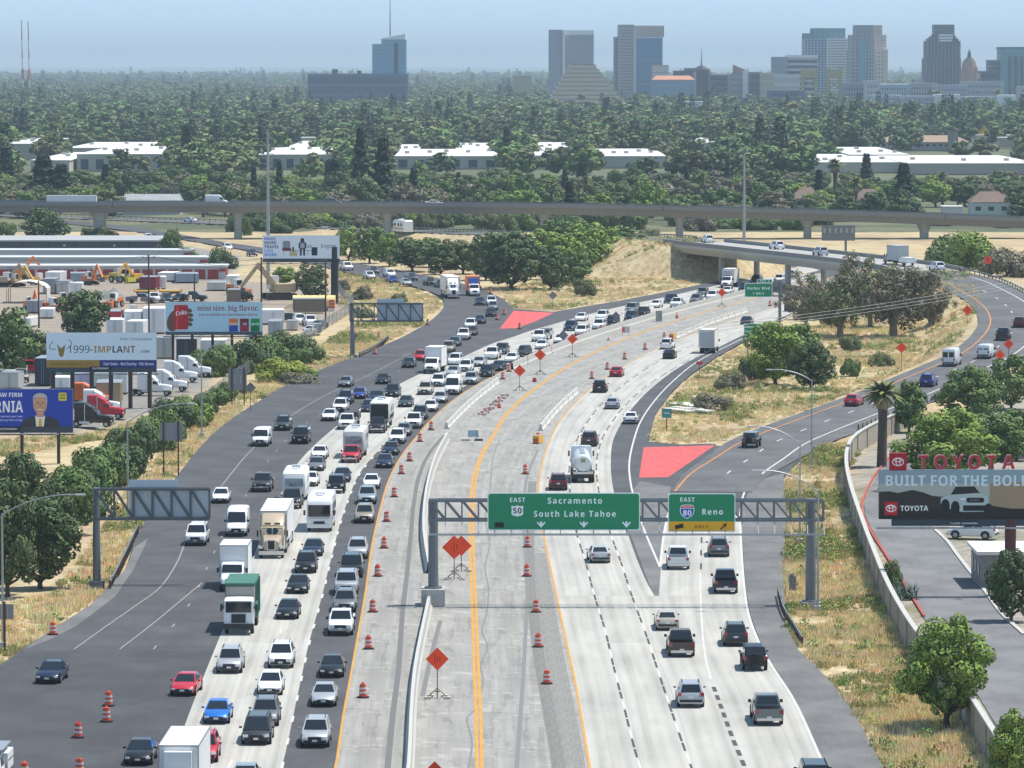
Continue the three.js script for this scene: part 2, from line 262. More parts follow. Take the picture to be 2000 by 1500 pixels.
const yellowE = [[1165,1560],[1152,1500],[1137,1410],[1122,1325],[1108,1262],[1085,1155],[1070,1085],[1060,1035],[1053,990],[1052,950],[1060,903],[1077,853],[1100,814],[1125,786],[1150,763],[1190,733],[1250,698],[1300,674],[1370,647],[1440,623],[1510,602],[1580,578],[1640,556]];
const concER = [[1640,1560],[1607,1490],[1550,1367],[1507,1300],[1480,1250],[1462,1200],[1454,1150],[1447,1050],[1444,1020]];
const mainER = [[1278,1166],[1262,1135],[1240,1082],[1227,1045],[1208,995],[1196,945],[1193,900],[1199,856],[1232,801],[1275,756],[1337,711],[1400,680],[1450,655],[1500,632],[1570,602],[1640,572]];
ribbon('westbound_concrete', westL, westR, 0.012, laneMat, 'pale concrete lanes packed with oncoming traffic');
ribbon('median_pavement', yellowW, yellowE, 0.008, medianMat, 'worn grey concrete of the closed median work zone', 1.6,40);
{ // eastbound concrete: three lanes, then the two ramp lanes that split off
  const L = yellowE, cut = (list, y0, y1) => list.filter((p) => p[1] <= y0 && p[1] >= y1);
  const m = new THREE.Mesh(ribbonGeo(smooth(px([[1168,1560],...cut(L, 1500,1164), [1085,1164]]), 60), smooth(px([...cut(concER, 1600,1150), [1454,1164]].sort((a, b) => b[1] - a[1]).filter((p) => p[1] >= 1164)), 60), 1.5,80,0.014), laneMat); m.receiveShadow = true; top(m, 'eastbound_concrete', 'pale concrete lanes in front of the overhead sign', 'road surface', null, 'structure');
  const m2 = new THREE.Mesh(ribbonGeo(smooth(px([[1085,1164],...cut(L, 1155,0)]), 120), smooth(px([[1278,1164],...mainER.slice(1)]), 120), 1,80,0.014), laneMat); m2.receiveShadow = true; top(m2, 'eastbound_concrete', 'pale concrete main lanes curving away under the overhead sign', 'road surface', null, 'structure');
  const m3 = new THREE.Mesh(ribbonGeo(smooth(px([[1287,1164],[1291,1110],[1296,1050],[1303,1005]]), 20), smooth(px([[1454,1164],[1450,1110],[1446,1050],[1443,1005]]), 20), 0.667,80,0.014), laneMat); m3.receiveShadow = true; top(m3, 'exit_concrete', 'pale concrete exit lanes under the smaller overhead sign', 'road surface', null, 'structure');
}
{ // ramp ribbon, on the embankment and over the bridge
  const a = [], b = []; for (let i = 0; i < 360; i++) { const w = clamp((i - 2) / 26,0,1); a.push(rampOff(i, -0.4 - 1.6 * w)); b.push(rampOff(i, 8.2 + 2.8 * w)); }
  const m = new THREE.Mesh(ribbonGeo(a, b, 0.55, TILE, 0.02), asphaltMat.clone()); m.material.vertexColors = false; m.material.color.setRGB(0.125,0.125,0.128); m.receiveShadow = true; top(m, 'exit_ramp', 'asphalt exit ramp looping up and over the freeway', 'road', null, 'structure');
}
// patches of newer and older paving
const patch = (name, list, mat, label, h = 0.012) => sheet(name, px(list), h, mat, label, 'road surface', mat === redPaint ? 10 : TILE);
patch('fresh_asphalt', [[-420,1700],[-205,1448],[2,1301],[42,1271],[320,1271],[418,1271],[371,1392],[345,1460],[312,1555],[250,1700]], freshAsphaltMat, 'newly laid darker asphalt at the merge', 0.004);
patch('left_shoulder_paving', [[110,1224],[180,1179],[245,1112],[262,1070],[290,1050],[262,1110],[225,1165],[150,1222],[95,1250],[48,1268]], oldAsphaltMat, 'weathered shoulder strip beside the guard rail', 0.006);
patch('right_shoulder_paving', [[1536,1225],[1560,1270],[1600,1308],[1640,1352],[1675,1404],[1725,1500],[1760,1570],[1660,1570],[1611,1490],[1554,1367],[1511,1300],[1484,1250],[1466,1200],[1457,1150],[1450,1050],[1446,1000],[1470,940],[1530,925],[1537,1010],[1528,1100]], oldAsphaltMat, 'grey right shoulder beside the roadside grass', 0.004);
patch('gore_asphalt', [[1200,1000],[1232,1045],[1262,1125],[1276,1164],[1288,1164],[1291,1105],[1298,1040],[1305,985],[1310,950],[1250,940]], oldAsphaltMat, 'grey wedge of paving between main lanes and exit', 0.005);
patch('red_gore_paint', [[1257,874],[1396,870],[1305,932],[1248,933]], redPaint, 'faded red painted wedge where the exit ramp splits off', 0.012);
patch('red_gore_paint', [[1003,607],[1082,611],[1045,628],[1010,641],[976,642]], redPaint, 'faded red painted wedge between the merging oncoming roads', 0.012);
// worn tar seams and repaired strips in the median
function line(name, list, w, h, mat, label, n = 160, parent, dash) {
  const pts = Array.isArray(list) && list[0].isVector3 ? list : smooth(px(list), n), side = pts.map((p, i) => { const t = pts[Math.min(pts.length - 1, i + 1)].clone().sub(pts[Math.max(0, i - 1)]); return V(-t.z, 0, t.x).normalize(); });
  if (!dash) { const m = new THREE.Mesh(ribbonGeo(pts.map((p, i) => p.clone().addScaledVector(side[i],-w / 2)), pts.map((p, i) => p.clone().addScaledVector(side[i], w / 2)), w, 6, h), mat); m.receiveShadow = true; return top(m, name, label, 'road marking', null, 'structure'); }
  const g = new THREE.Group(); g.name = numbered(name); scene.add(g); tag(g, label, 'road marking', null, 'structure');
  const cv = new THREE.CatmullRomCurve3(pts, false, 'centripetal'); cv.arcLengthDivisions = 800; const len = cv.getLength();
  for (let s = dash.from ?? 0; s < Math.min(len, dash.to ?? 1e9) - dash.on; s += dash.period) for (const [a, b, mt] of dash.marks) {
    const P = [a, (a + b) / 2, b].map((d) => cv.getPointAt(clamp((s + d) / len, 0,1))), T = cv.getTangentAt(clamp((s + a) / len, 0,1)), sd = V(-T.z, 0, T.x).normalize();
    const m = put(g, 'paint_dash', ribbonGeo(P.map((p) => p.clone().addScaledVector(sd, -w / 2)), P.map((p) => p.clone().addScaledVector(sd, w / 2)), 1,2, h), mt); m.castShadow = false;
  }
  return g;
}
const shift = (list, dx) => list.map(([x, y, h]) => [x + dx * (y - 120) / 1000, y, h]);
line('yellow_edge_line', shift(yellowW, 0), 0.17,0.02, yellowPaint, 'yellow line between oncoming dark lane and grey median');
line('yellow_edge_line', doubleY, 0.24,0.02, yellowPaint, 'left stripe of the double yellow line in the median');
line('yellow_edge_line', shift(doubleY, 7), 0.24,0.02, yellowPaint, 'right stripe of the double yellow line in the median');
line('yellow_edge_line', yellowE, 0.17,0.022, yellowPaint, 'yellow line on the left of the lanes going away');
line('white_edge_line', [[1289,1108],[1257,1032],[1242,985],[1232,945],[1229,905],[1238,860],[1251,824],[1276,786],[1313,746],[1363,706],[1437,668],[1500,638],[1560,608]],0.2,0.024, whitePaint, 'white edge line curving along the right of the main lanes');
line('white_edge_line', [[1289,1108],[1293,1070],[1298,1035],[1306,1000],[1314,972]],0.2,0.026, whitePaint, 'short white line on the left of the exit lanes');
line('white_edge_line', [[1640,1560],[1607,1490],[1550,1367],[1507,1300],[1480,1250],[1462,1200],[1454,1150],[1447,1050],[1446,1000],[1455,960],[1478,930],[1510,905]],0.2,0.026, whitePaint, 'white line along the right shoulder');
line('white_edge_line', [[145,1268],[205,1225],[265,1183],[310,1150],[345,1100],[370,1040],[410,980],[440,940],[490,880],[560,818],[640,770],[730,728],[800,690]],0.13,0.016, wornPaint, 'worn white line between the merging lanes, nearer the verge');
line('white_edge_line', [[234,1268],[290,1225],[345,1180],[395,1138]],0.13,0.017, wornPaint, 'short worn white line ending at the fresh asphalt');
{ // ramp lines
  line('orange_edge_line', rampPts.slice(0, bridgeA + 20), 0.22,0.034, std(0.66,0.25,0.05,0.7, { map: wallTex }), 'orange-yellow line on the inside of the looping ramp');
  const outer = []; for (let i = 8; i < bridgeA + 10; i++) outer.push(rampOff(i, 7.9)); line('white_edge_line', outer, 0.22,0.034, whitePaint, 'white line on the outside of the looping ramp');
  const mid = []; for (let i = 8; i < bridgeA + 10; i++) mid.push(rampOff(i, 4.0)); line('white_dashed_line', mid, 0.2,0.034, whitePaint, 'short white dashes between the two ramp lanes', 0, null, { period: 14.6, on: 3.6, marks: [[0,3.6, whitePaint]] });
}
const dashBW = { period: 14.6, on: 9, marks: [[0,3.8, blackPaint],[4.6,8.6, blackPaint],[9.2,13.2, whitePaint]] };
line('dashed_lane_line', [[1272,1560],[1245,1482],[1218,1378],[1198,1300],[1182,1232],[1160,1160],[1143,1095],[1127,1045],[1117,1000],[1113,960],[1112,915],[1122,870],[1145,828],[1170,795],[1205,762],[1260,722],[1330,685],[1400,657]],0.16,0.026, null, 'black and white dashed line between first and second lane going away', 200, null, { ...dashBW, from: 3 });
line('dashed_lane_line', [[1375,1560],[1345,1485],[1310,1385],[1285,1310],[1262,1240],[1232,1158],[1215,1105],[1195,1050],[1180,1005],[1168,950],[1165,905],[1176,858],[1200,818],[1228,785],[1262,755],[1320,718],[1390,684]],0.16,0.026, null, 'black and white dashed line between second and third lane going away', 200, null, { ...dashBW, from: 6 });
line('dashed_lane_line', [[1475,1560],[1455,1500],[1430,1440],[1408,1380],[1388,1327]],0.3,0.026, null, 'short thick dashes where the exit lanes part', 60, null, { period: 4.6, on: 2.6, marks: [[0,2.6, blackPaint]] });
line('white_edge_line', [[1388,1327],[1378,1285],[1372,1235],[1369,1180],[1368,1120]],0.16,0.026, whitePaint, 'solid white line between the exit lane and the main lanes');
line('dashed_lane_line', [[1369,1112],[1370,1060],[1372,1010]],0.18,0.026, null, 'dark dashes between the two exit lanes', 30, null, { period: 12, on: 5, marks: [[0,5, blackPaint]] });
line('white_dashed_line', [[446,1500],[495,1390],[520,1310],[548,1235],[578,1150],[610,1060],[640,985],[675,925],[720,868],[780,808],[850,762],[930,722],[1010,690],[1100,656]],0.14,0.02, null, 'faint white dashes between the pale oncoming lanes', 200, null, { period: 14.6, on: 3.6, marks: [[0,3.6, whitePaint]] });
line('white_dashed_line', [[550,1502],[585,1342],[603,1260],[630,1162],[642,1112],[652,1072],[662,1032],[675,992],[686,962],[700,930],[728,894],[762,860]],0.2,0.022, null, 'white dashes on the edge of the dark oncoming lane', 160, null, { period: 11, on: 3, marks: [[0,3, whitePaint]] });
line('white_dashed_line', [[300,1268],[370,1180],[420,1075],[470,985],[520,905],[575,845],[640,800],[720,755],[800,715]],0.14,0.018, null, 'worn white dashes on the dark merge lanes', 120, null, { period: 14.6, on: 2.2, marks: [[0,2.2, wornPaint]] });
line('tar_seam', [[752,1560],[757,1500],[768,1390],[778,1310],[786,1200],[795,1120],[802,1050],[808,985],[820,925],[842,880],[868,850]],0.42,0.014, std(0.13,0.13,0.13,0.9), 'dark tar band along the left half of the median');
line('tar_seam', [[825,1360],[838,1300],[850,1250],[860,1212]],0.36,0.014, std(0.15,0.15,0.15,0.9), 'short dark tar band beside the orange sign on its stand');
line('tar_seam', [[905,1560],[915,1500],[922,1450],[913,1400],[925,1390],[943,1330],[939,1300],[952,1262],[941,1232],[950,1200],[954,1150],[948,1110],[956,1060],[948,1015],[958,950],[962,900],[975,860]],0.13,0.014, std(0.17,0.17,0.17,0.9), 'wavering dark crack seal right of the double yellow line');
line('tar_seam', [[1005,1560],[1012,1460],[1020,1350],[1027,1230],[1030,1150],[1026,1080],[1022,1000],[1030,930],[1050,880]],0.3,0.014, std(0.17,0.17,0.17,0.9), 'dark straight seam in the median near the orange barrels');
line('dirt_strip', [[1098,1560],[1088,1480],[1070,1380],[1052,1280],[1042,1200],[1036,1150],[1034,1080],[1036,1000],[1040,940]],0.9,0.012, std(0.26,0.255,0.245,1, { map: medianTex }), 'dark dirt strip beside the barrels in the median');
line('dirt_strip', [[1130,1560],[1112,1440],[1092,1330],[1072,1220],[1060,1140],[1050,1080]],1.5,0.011, std(0.32,0.315,0.30,1, { map: medianTex }), 'grey stained strip left of the yellow line');

// frontage street and kerb on the right
sheet('frontage_street', px([[1742,890],[1712,930],[1697,958],[1688,985],[1689,1005],[1700,1030],[1722,1066],[1760,1130],[1800,1200],[1850,1275],[1905,1350],[1960,1440],[2030,1560],[2300,1560],[2120,1360],[2000,1240],[1957,1200],[1920,1150],[1870,1085],[1850,1058],[1826,1035],[1790,985],[1800,940],[1815,900]]), 0.02, std(0.19,0.19,0.195,0.9, { map: asphaltTex }), 'grey frontage street behind the sound wall', 'street');
{
  const k = smooth(px([[1735,895],[1708,930],[1693,958],[1684,985],[1685,1005],[1696,1030],[1718,1066],[1740,1100],[1770,1148],[1805,1205]]), 60), b = new MB();
  for (let i = 0; i < 60; i++) b.bar(k[i].clone().setY(0.06), k[i + 1].clone().setY(0.06), 0.2,0.16);
  b.top('red_kerb', std(0.5,0.09,0.07,0.8, { map: wallTex }), 'red painted kerb between sound wall and frontage street', 'kerb', null, 'structure');
  const k2 = smooth(px([[1826,1035],[1850,1058],[1870,1085],[1920,1150],[1957,1200],[2000,1240]]), 40), b2 = new MB();
  for (let i = 0; i < 40; i++) b2.bar(k2[i].clone().setY(0.06), k2[i + 1].clone().setY(0.06), 0.35,0.14);
  b2.top('pale_kerb', concMat, 'pale concrete kerb on the far side of the frontage street', 'kerb', null, 'structure');
}
// the sound wall: panels between posts, with a cap
{
  const w = thing('sound_wall', 'long beige concrete sound wall curving beside the frontage street', 'wall');
  const pts = smooth(px([[1790,826],[1745,846],[1700,868],[1668,890],[1655,915],[1653,945],[1660,985],[1680,1050],[1705,1120],[1740,1205],[1790,1290],[1835,1345],[1880,1400],[1930,1480],[1985,1570]]), 64);
  for (let i = 0; i < 64; i++) { const a = pts[i].clone().setY(1.05), c = pts[i + 1].clone().setY(1.05); new MB().bar(a, c, 0.24,2.4).build('panel', wallMat, w); new MB().bar(a.clone().setY(2.32), c.clone().setY(2.32), 0.4,0.16).build('cap', concMat, w); if (i % 2 === 0) new MB().box(a.x, 1.1, a.z, 0.42,2.5,0.42).build('post', wallMat, w); }
}

// ---------------------------------------------------------------- viaduct behind and bridge over the freeway
{
  const v = thing('viaduct', 'long grey concrete flyover crossing the whole view behind the freeway', 'bridge');
  const top_ = [[-260,394],[0,394.5],[300,395],[700,396],[1000,398],[1250,402],[1500,408.5],[1750,416],[2000,426],[2260,438]].map(([x, y]) => D(x, y, 1240)), P = smooth(top_, 56);
  const deck = new MB(), girder = new MB();
  for (let i = 0; i < 56; i++) {
    const a = P[i], b = P[i + 1], q = (p, y, z) => V(p.x, p.y + y, p.z + z);
    // box girder: sloping webs, overhanging deck
    const prof = [[-0.75,0.1],[-1.05,0.1],[-1.15,-1.1],[-2.75,-2.0],[-2.75,-9.2],[-1.15,-10.1],[-1.05,-11.3],[-0.75,-11.3]];
    for (let k = 0; k < prof.length - 1; k++) girder.quad(q(a, ...prof[k + 1]), q(b, ...prof[k + 1]), q(b, ...prof[k]), q(a, ...prof[k]), [i * 3, k, i * 3 + 3, k, i * 3 + 3, k + 1, i * 3, k + 1]);
    deck.quad(q(a, -0.74,0), q(b, -0.74,0), q(b, -0.74,-11.2), q(a, -0.74,-11.2));
  }
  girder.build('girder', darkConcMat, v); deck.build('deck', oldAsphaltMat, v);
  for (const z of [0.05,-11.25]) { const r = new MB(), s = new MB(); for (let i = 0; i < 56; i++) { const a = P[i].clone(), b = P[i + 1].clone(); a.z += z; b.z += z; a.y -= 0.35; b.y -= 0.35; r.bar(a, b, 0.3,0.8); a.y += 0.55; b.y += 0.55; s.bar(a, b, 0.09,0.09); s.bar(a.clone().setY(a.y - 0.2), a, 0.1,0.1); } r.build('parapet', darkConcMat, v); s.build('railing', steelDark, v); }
  for (const [x, w] of [[195,3.4],[465,2.1],[757,2.0],[1062,2.0],[1327,2.0],[1577,2.1],[1805,2.4]]) { const p = D(x, 440,1245.6), b = new MB(); const yT = P.reduce((m, q) => Math.abs(q.x - p.x) < Math.abs(m.x - p.x) ? q : m, P[0]).y - 2.75; const g = groundH(p.x, p.z) - 0.4; b.cyl(V(p.x, g, p.z), V(p.x, yT - 1.8, p.z), w / 2, w / 2,14); b.cyl(V(p.x, yT - 1.8, p.z), V(p.x, yT + 0.02, p.z), w / 2, w / 2 + 0.9,14); b.build('column', concMat, v); }
  for (const x of [220,1295,1846]) { const p = D(x, 400,1239.9), y = P.reduce((m, q) => Math.abs(q.x - p.x) < Math.abs(m.x - p.x) ? q : m, P[0]).y; new MB().box(p.x, y - 0.62,-1239.78,0.12,1.3,0.1).build('joint', black, v); }
}
{
  const br = thing('overpass_bridge', 'concrete ramp bridge on columns over the freeway lanes', 'bridge');
  const girder = new MB(), n0 = bridgeA - 6, n1 = bridgeB + 3, q = (i, d, y) => { const p = rampOff(i, d); p.y += y; return p; };
  const prof = [[-2.4,-0.06],[-2.4,-0.55],[-1.2,-1.9],[10.2,-1.9],[11.4,-0.55],[11.4,-0.06]];
  for (let i = n0; i < n1; i++) for (let k = 0; k < prof.length - 1; k++) girder.quad(q(i, ...prof[k]), q(i + 1,...prof[k]), q(i + 1,...prof[k + 1]), q(i, ...prof[k + 1]), [i, k, i + 1, k, i + 1, k + 1, i, k + 1]);
  girder.build('girder', concMat, br);
  const road = new MB(); for (let i = n0; i < n1; i++) road.quad(q(i, -2,0.05), q(i, 11,0.05), q(i + 1,11,0.05), q(i + 1,-2,0.05), [0, i, 1.5, i, 1.5, i + 1,0, i + 1]); road.build('deck', std(0.44,0.43,0.41,0.9, { map: asphaltTex }), br);
  for (const d of [-2.22,11.22]) { const w = new MB(); for (let i = n0; i < n1; i++) w.bar(q(i, d, 0.36), q(i + 1, d, 0.36), 0.34,0.86); w.build('parapet', darkConcMat, br); }
  for (const [x, y] of [[1403,484],[1548,499],[1650,511]]) { const i = rampIdx(x, y); for (const d of [0.6,8.4]) { const p = q(i, d, -1.85), b = new MB(); b.cyl(V(p.x, -0.35, p.z), p, 0.62,0.62,12); b.build('column', concMat, br); } }
  for (const i of [bridgeA - 3, bridgeB]) { const a = q(i, -2.6,-1.6), c = q(i, 11.6,-1.6), b = new MB(); b.bar(a, c, 1.0,3.2); b.build('abutment', concMat, br); }
}
// ---------------------------------------------------------------- overhead sign gantries
const signGreen = (w, h, draw) => new THREE.MeshStandardMaterial({ roughness: 0.55, side: THREE.DoubleSide, map: canvas(w, h, draw) });
const GREEN = '#0c8a5c', SIGNW = '#eef8f6';
function roundRect(x, X, Y, W, H, r) { x.beginPath(); x.moveTo(X + r, Y); x.arcTo(X + W, Y, X + W, Y + H, r); x.arcTo(X + W, Y + H, X, Y + H, r); x.arcTo(X, Y + H, X, Y, r); x.arcTo(X, Y, X + W, Y, r); x.closePath(); }
function plate(x, w, h, col = GREEN, edge = SIGNW, r = 26) { x.fillStyle = edge; x.fillRect(0,0, w, h); x.fillStyle = col; roundRect(x, 9,9, w - 18, h - 18, r); x.fill(); }
function spaced(x, s, cx, y, size, gap = 0.1, weight = 'bold', face = 'sans-serif') { x.font = `${weight} ${size}px ${face}`; x.textAlign = 'left'; x.textBaseline = 'alphabetic'; const ws = [...s].map((c) => x.measureText(c).width + size * gap), tw = ws.reduce((a, b) => a + b, -size * gap); let X = cx - tw / 2; [...s].forEach((c, i) => { x.fillText(c, X, y); X += ws[i]; }); }
function downArrow(x, cx, y, s) { x.beginPath(); for (const [a, b] of [[-5,0],[5,0],[5,12],[17,12],[0,34],[-17,12],[-5,12]]) x.lineTo(cx + a * s, y + b * s); x.fill(); x.beginPath(); for (const [a, b] of [[-24,6],[-17,2],[0,20],[17,2],[24,6],[0,34]]) x.lineTo(cx + a * s, y + b * s); x.fill(); }
const sacSign = signGreen(1536,376, (x, w, h) => {
  plate(x, w, h); x.fillStyle = SIGNW;
  spaced(x, 'EAST', 300,92,62); spaced(x, 'Sacramento', 880,108,82,0.11); spaced(x, 'South Lake Tahoe', 880,240,82,0.11);
  x.save(); x.translate(300,178); x.scale(1.25,1.2); x.fillStyle = '#f4f6f6'; x.beginPath(); x.moveTo(-42,-42); x.quadraticCurveTo(-20,-30,0,-46); x.quadraticCurveTo(20,-30,42,-42); x.lineTo(50,-30); x.quadraticCurveTo(40,-10,48,10); x.quadraticCurveTo(50,44,18,44); x.quadraticCurveTo(6,46,0,52); x.quadraticCurveTo(-6,46,-18,44); x.quadraticCurveTo(-50,44,-48,10); x.quadraticCurveTo(-40,-10,-50,-30); x.closePath(); x.fill(); x.fillStyle = '#111'; spaced(x, '50', 0,24,64,0.05); x.restore();
  x.fillStyle = SIGNW; for (const cx of [540,970,1400]) downArrow(x, cx, 286,1.9);
  x.fillStyle = '#10130f'; x.fillRect(72,296,92,52);
});
const renoSign = signGreen(720,408, (x, w, h) => {
  x.fillStyle = SIGNW; x.fillRect(0,0, w, h); x.fillStyle = GREEN; roundRect(x, 9,9, w - 18, h - 30,30); x.fill(); x.fillStyle = '#e9ae12'; x.fillRect(9,298, w - 18,101);
  x.fillStyle = SIGNW; spaced(x, 'EAST', 205,88,62); spaced(x, 'Reno', 475,225,84,0.11);
  x.save(); x.translate(205,190); x.scale(1.15,1.1); x.fillStyle = '#f4f6f6'; const sh = (k) => { x.beginPath(); x.moveTo(-56 * k, -58 * k); x.quadraticCurveTo(0,-74 * k, 56 * k, -58 * k); x.quadraticCurveTo(84 * k, 10 * k, 40 * k, 50 * k); x.quadraticCurveTo(16 * k, 62 * k, 0,74 * k); x.quadraticCurveTo(-16 * k, 62 * k, -40 * k, 50 * k); x.quadraticCurveTo(-84 * k, 10 * k, -56 * k, -58 * k); x.closePath(); x.fill(); };
  sh(1); x.fillStyle = '#1c59b5'; sh(0.9); x.fillStyle = '#c9323a'; x.beginPath(); x.moveTo(-54,-52); x.quadraticCurveTo(0,-66,54,-52); x.lineTo(60,-30); x.lineTo(-60,-30); x.closePath(); x.fill(); x.fillStyle = '#fff'; x.fillRect(-62,-31,124,5); x.font = 'bold 15px sans-serif'; x.textAlign = 'center'; x.fillText('INTERSTATE', 0,-39); spaced(x, '80', 0,40,72,0.04); x.restore();
  x.fillStyle = '#3a2306'; spaced(x, 'ONLY', 355,368,44,0.2); x.save(); x.translate(120,350); x.rotate(-0.25); x.fillStyle = '#1a1205'; x.fillRect(-46,-22,92,44); x.restore();
  x.save(); x.translate(595,350); x.rotate(-0.75); x.fillStyle = '#5a1a08'; x.fillRect(-46,-8,62,16); x.beginPath(); x.moveTo(10,-26); x.lineTo(50,0); x.lineTo(10,26); x.closePath(); x.fill(); x.restore();
});
const backPanel = std(0.54,0.61,0.67,0.5, { metalness: 0.15 });
function truss(parent, x0, x1, yT, yB, zF, zB, n, mat = steelGrey, flip = 1) {
  const c = new MB(); for (const y of [yT, yB]) for (const z of [zF, zB]) c.bar(V(x0, y, z), V(x1, y, z), 0.2,0.2); c.build('chord', mat, parent);
  for (let i = 0; i <= n; i++) { const x = x0 + (x1 - x0) * i / n; for (const z of [zF, zB]) new MB().bar(V(x, yB, z), V(x, yT, z), 0.12,0.12).build('upright', mat, parent); if (i < n) { const x2 = x0 + (x1 - x0) * (i + 1) / n; for (const z of [zF, zB]) new MB().bar(flip > 0 ? V(x, yT, z) : V(x, yB, z), flip > 0 ? V(x2, yB, z) : V(x2, yT, z), 0.13,0.13).build('diagonal', mat, parent); } }
}
function panel(parent, name, x0, x1, y0, y1, z, mat, th = 0.08) { const b = new MB().box((x0 + x1) / 2, (y0 + y1) / 2, z - th / 2 - 0.01, x1 - x0, y1 - y0, th); b.build(name + '_backing', backPanel, parent); const f = new MB().quad(V(x0, y0, z), V(x1, y0, z), V(x1, y1, z), V(x0, y1, z)); return f.build(name, mat, parent); }
{
  const Z = 401.7, at = (x, y) => D(x, y, Z), g = thing('sign_gantry', 'steel truss gantry carrying two green overhead signs', 'sign gantry');
  const L = at(838,977), R = at(1608,977), yT = L.y, yB = at(0,1015).y, zc = -Z, lp = at(845,0).x, rp = at(1588,0).x;
  truss(g, L.x, R.x, yT, yB, zc + 0.7, zc - 0.7,24, steelGrey, 1);
  const walk = at(0,1040).y; const w = new MB(); w.bar(V(L.x, walk, zc + 1.5), V(R.x, walk, zc + 1.5), 0.12,0.12); w.bar(V(L.x, walk, zc + 2.1), V(R.x, walk, zc + 2.1), 0.1,0.1); w.build('walkway_rail', galv, g);
  for (let i = 0; i <= 24; i += 1) { const x = L.x + (R.x - L.x) * i / 24; const b = new MB(); b.bar(V(x, yB, zc + 0.7), V(x, walk, zc + 1.5), 0.07,0.07); b.bar(V(x, walk, zc + 1.5), V(x, walk - 0.05, zc + 2.15), 0.07,0.07); b.build('bracket', galv, g); }
  for (const [x, y0] of [[lp, 1.45],[rp, 0.3]]) { const b = new MB(); b.cyl(V(x, y0, zc), V(x, yT + 0.15, zc), 0.44,0.4,16); b.cyl(V(x, y0, zc), V(x, y0 + 0.12, zc), 0.75,0.75,16); b.build('post', steelGrey, g); new MB().box(x, x === lp ? 0.73 : 0, zc, x === lp ? 2.0 : 1.6, x === lp ? 1.4 : 0.6, x === lp ? 3.2 : 1.6).build('footing', concMat, g); }
  const s1 = [at(952,0).x, at(1251,0).x, at(0,1033).y, at(0,960).y], s2 = [at(1306,0).x, at(1438,0).x, at(0,1036).y, at(0,961).y];
  panel(g, 'sign_panel', ...s1, zc + 1.25, sacSign); panel(g, 'sign_panel', ...s2, zc + 1.25, renoSign);
}
function cantilever(label, post, yBase, x0, x1, yTop, yBot, pane, nb) {
  const base = G(post, yBase), Z = -base.z, at = (x, y) => D(x, y, Z), g = thing('cantilever_sign', label, 'sign gantry', 'cantilever signs seen from behind'), yT = at(0, yTop).y, yB = at(0, yBot).y;
  const p = new MB(); p.cyl(V(base.x, -0.3,-Z), V(base.x, yT + 0.1,-Z), 0.36,0.3,14); p.cyl(V(base.x, -0.3,-Z), V(base.x, 0.35,-Z), 0.7,0.7,12); p.build('post', steelGrey, g);
  truss(g, at(x0,0).x, at(x1,0).x, yT, yB, -Z + 0.45,-Z - 0.45, nb, steelDark, 1);
  const [a, b, c, d] = pane, X0 = at(a, 0).x, X1 = at(b, 0).x; for (let k = 0; k < 5; k++) new MB().box(X0 + (X1 - X0) * (k + 0.5) / 5, (at(0, c).y + at(0, d).y) / 2 + (k < 3 ? 0 : -0.35), -Z - 0.62, (X1 - X0) / 5 - 0.015, at(0, c).y - at(0, d).y - (k < 3 ? 0 : 0.7), 0.06).build('sign_panel', backPanel, g);
}
cantilever('cantilever truss with grey sign backs, nearer of two beside the merge lane', 189,1142,180,405,955,1013,[246,405,938,1012],6);
cantilever('cantilever truss with grey sign backs, farther one by the curving ramp', 688,697,682,825,593,627,[735,824,584,626],6);
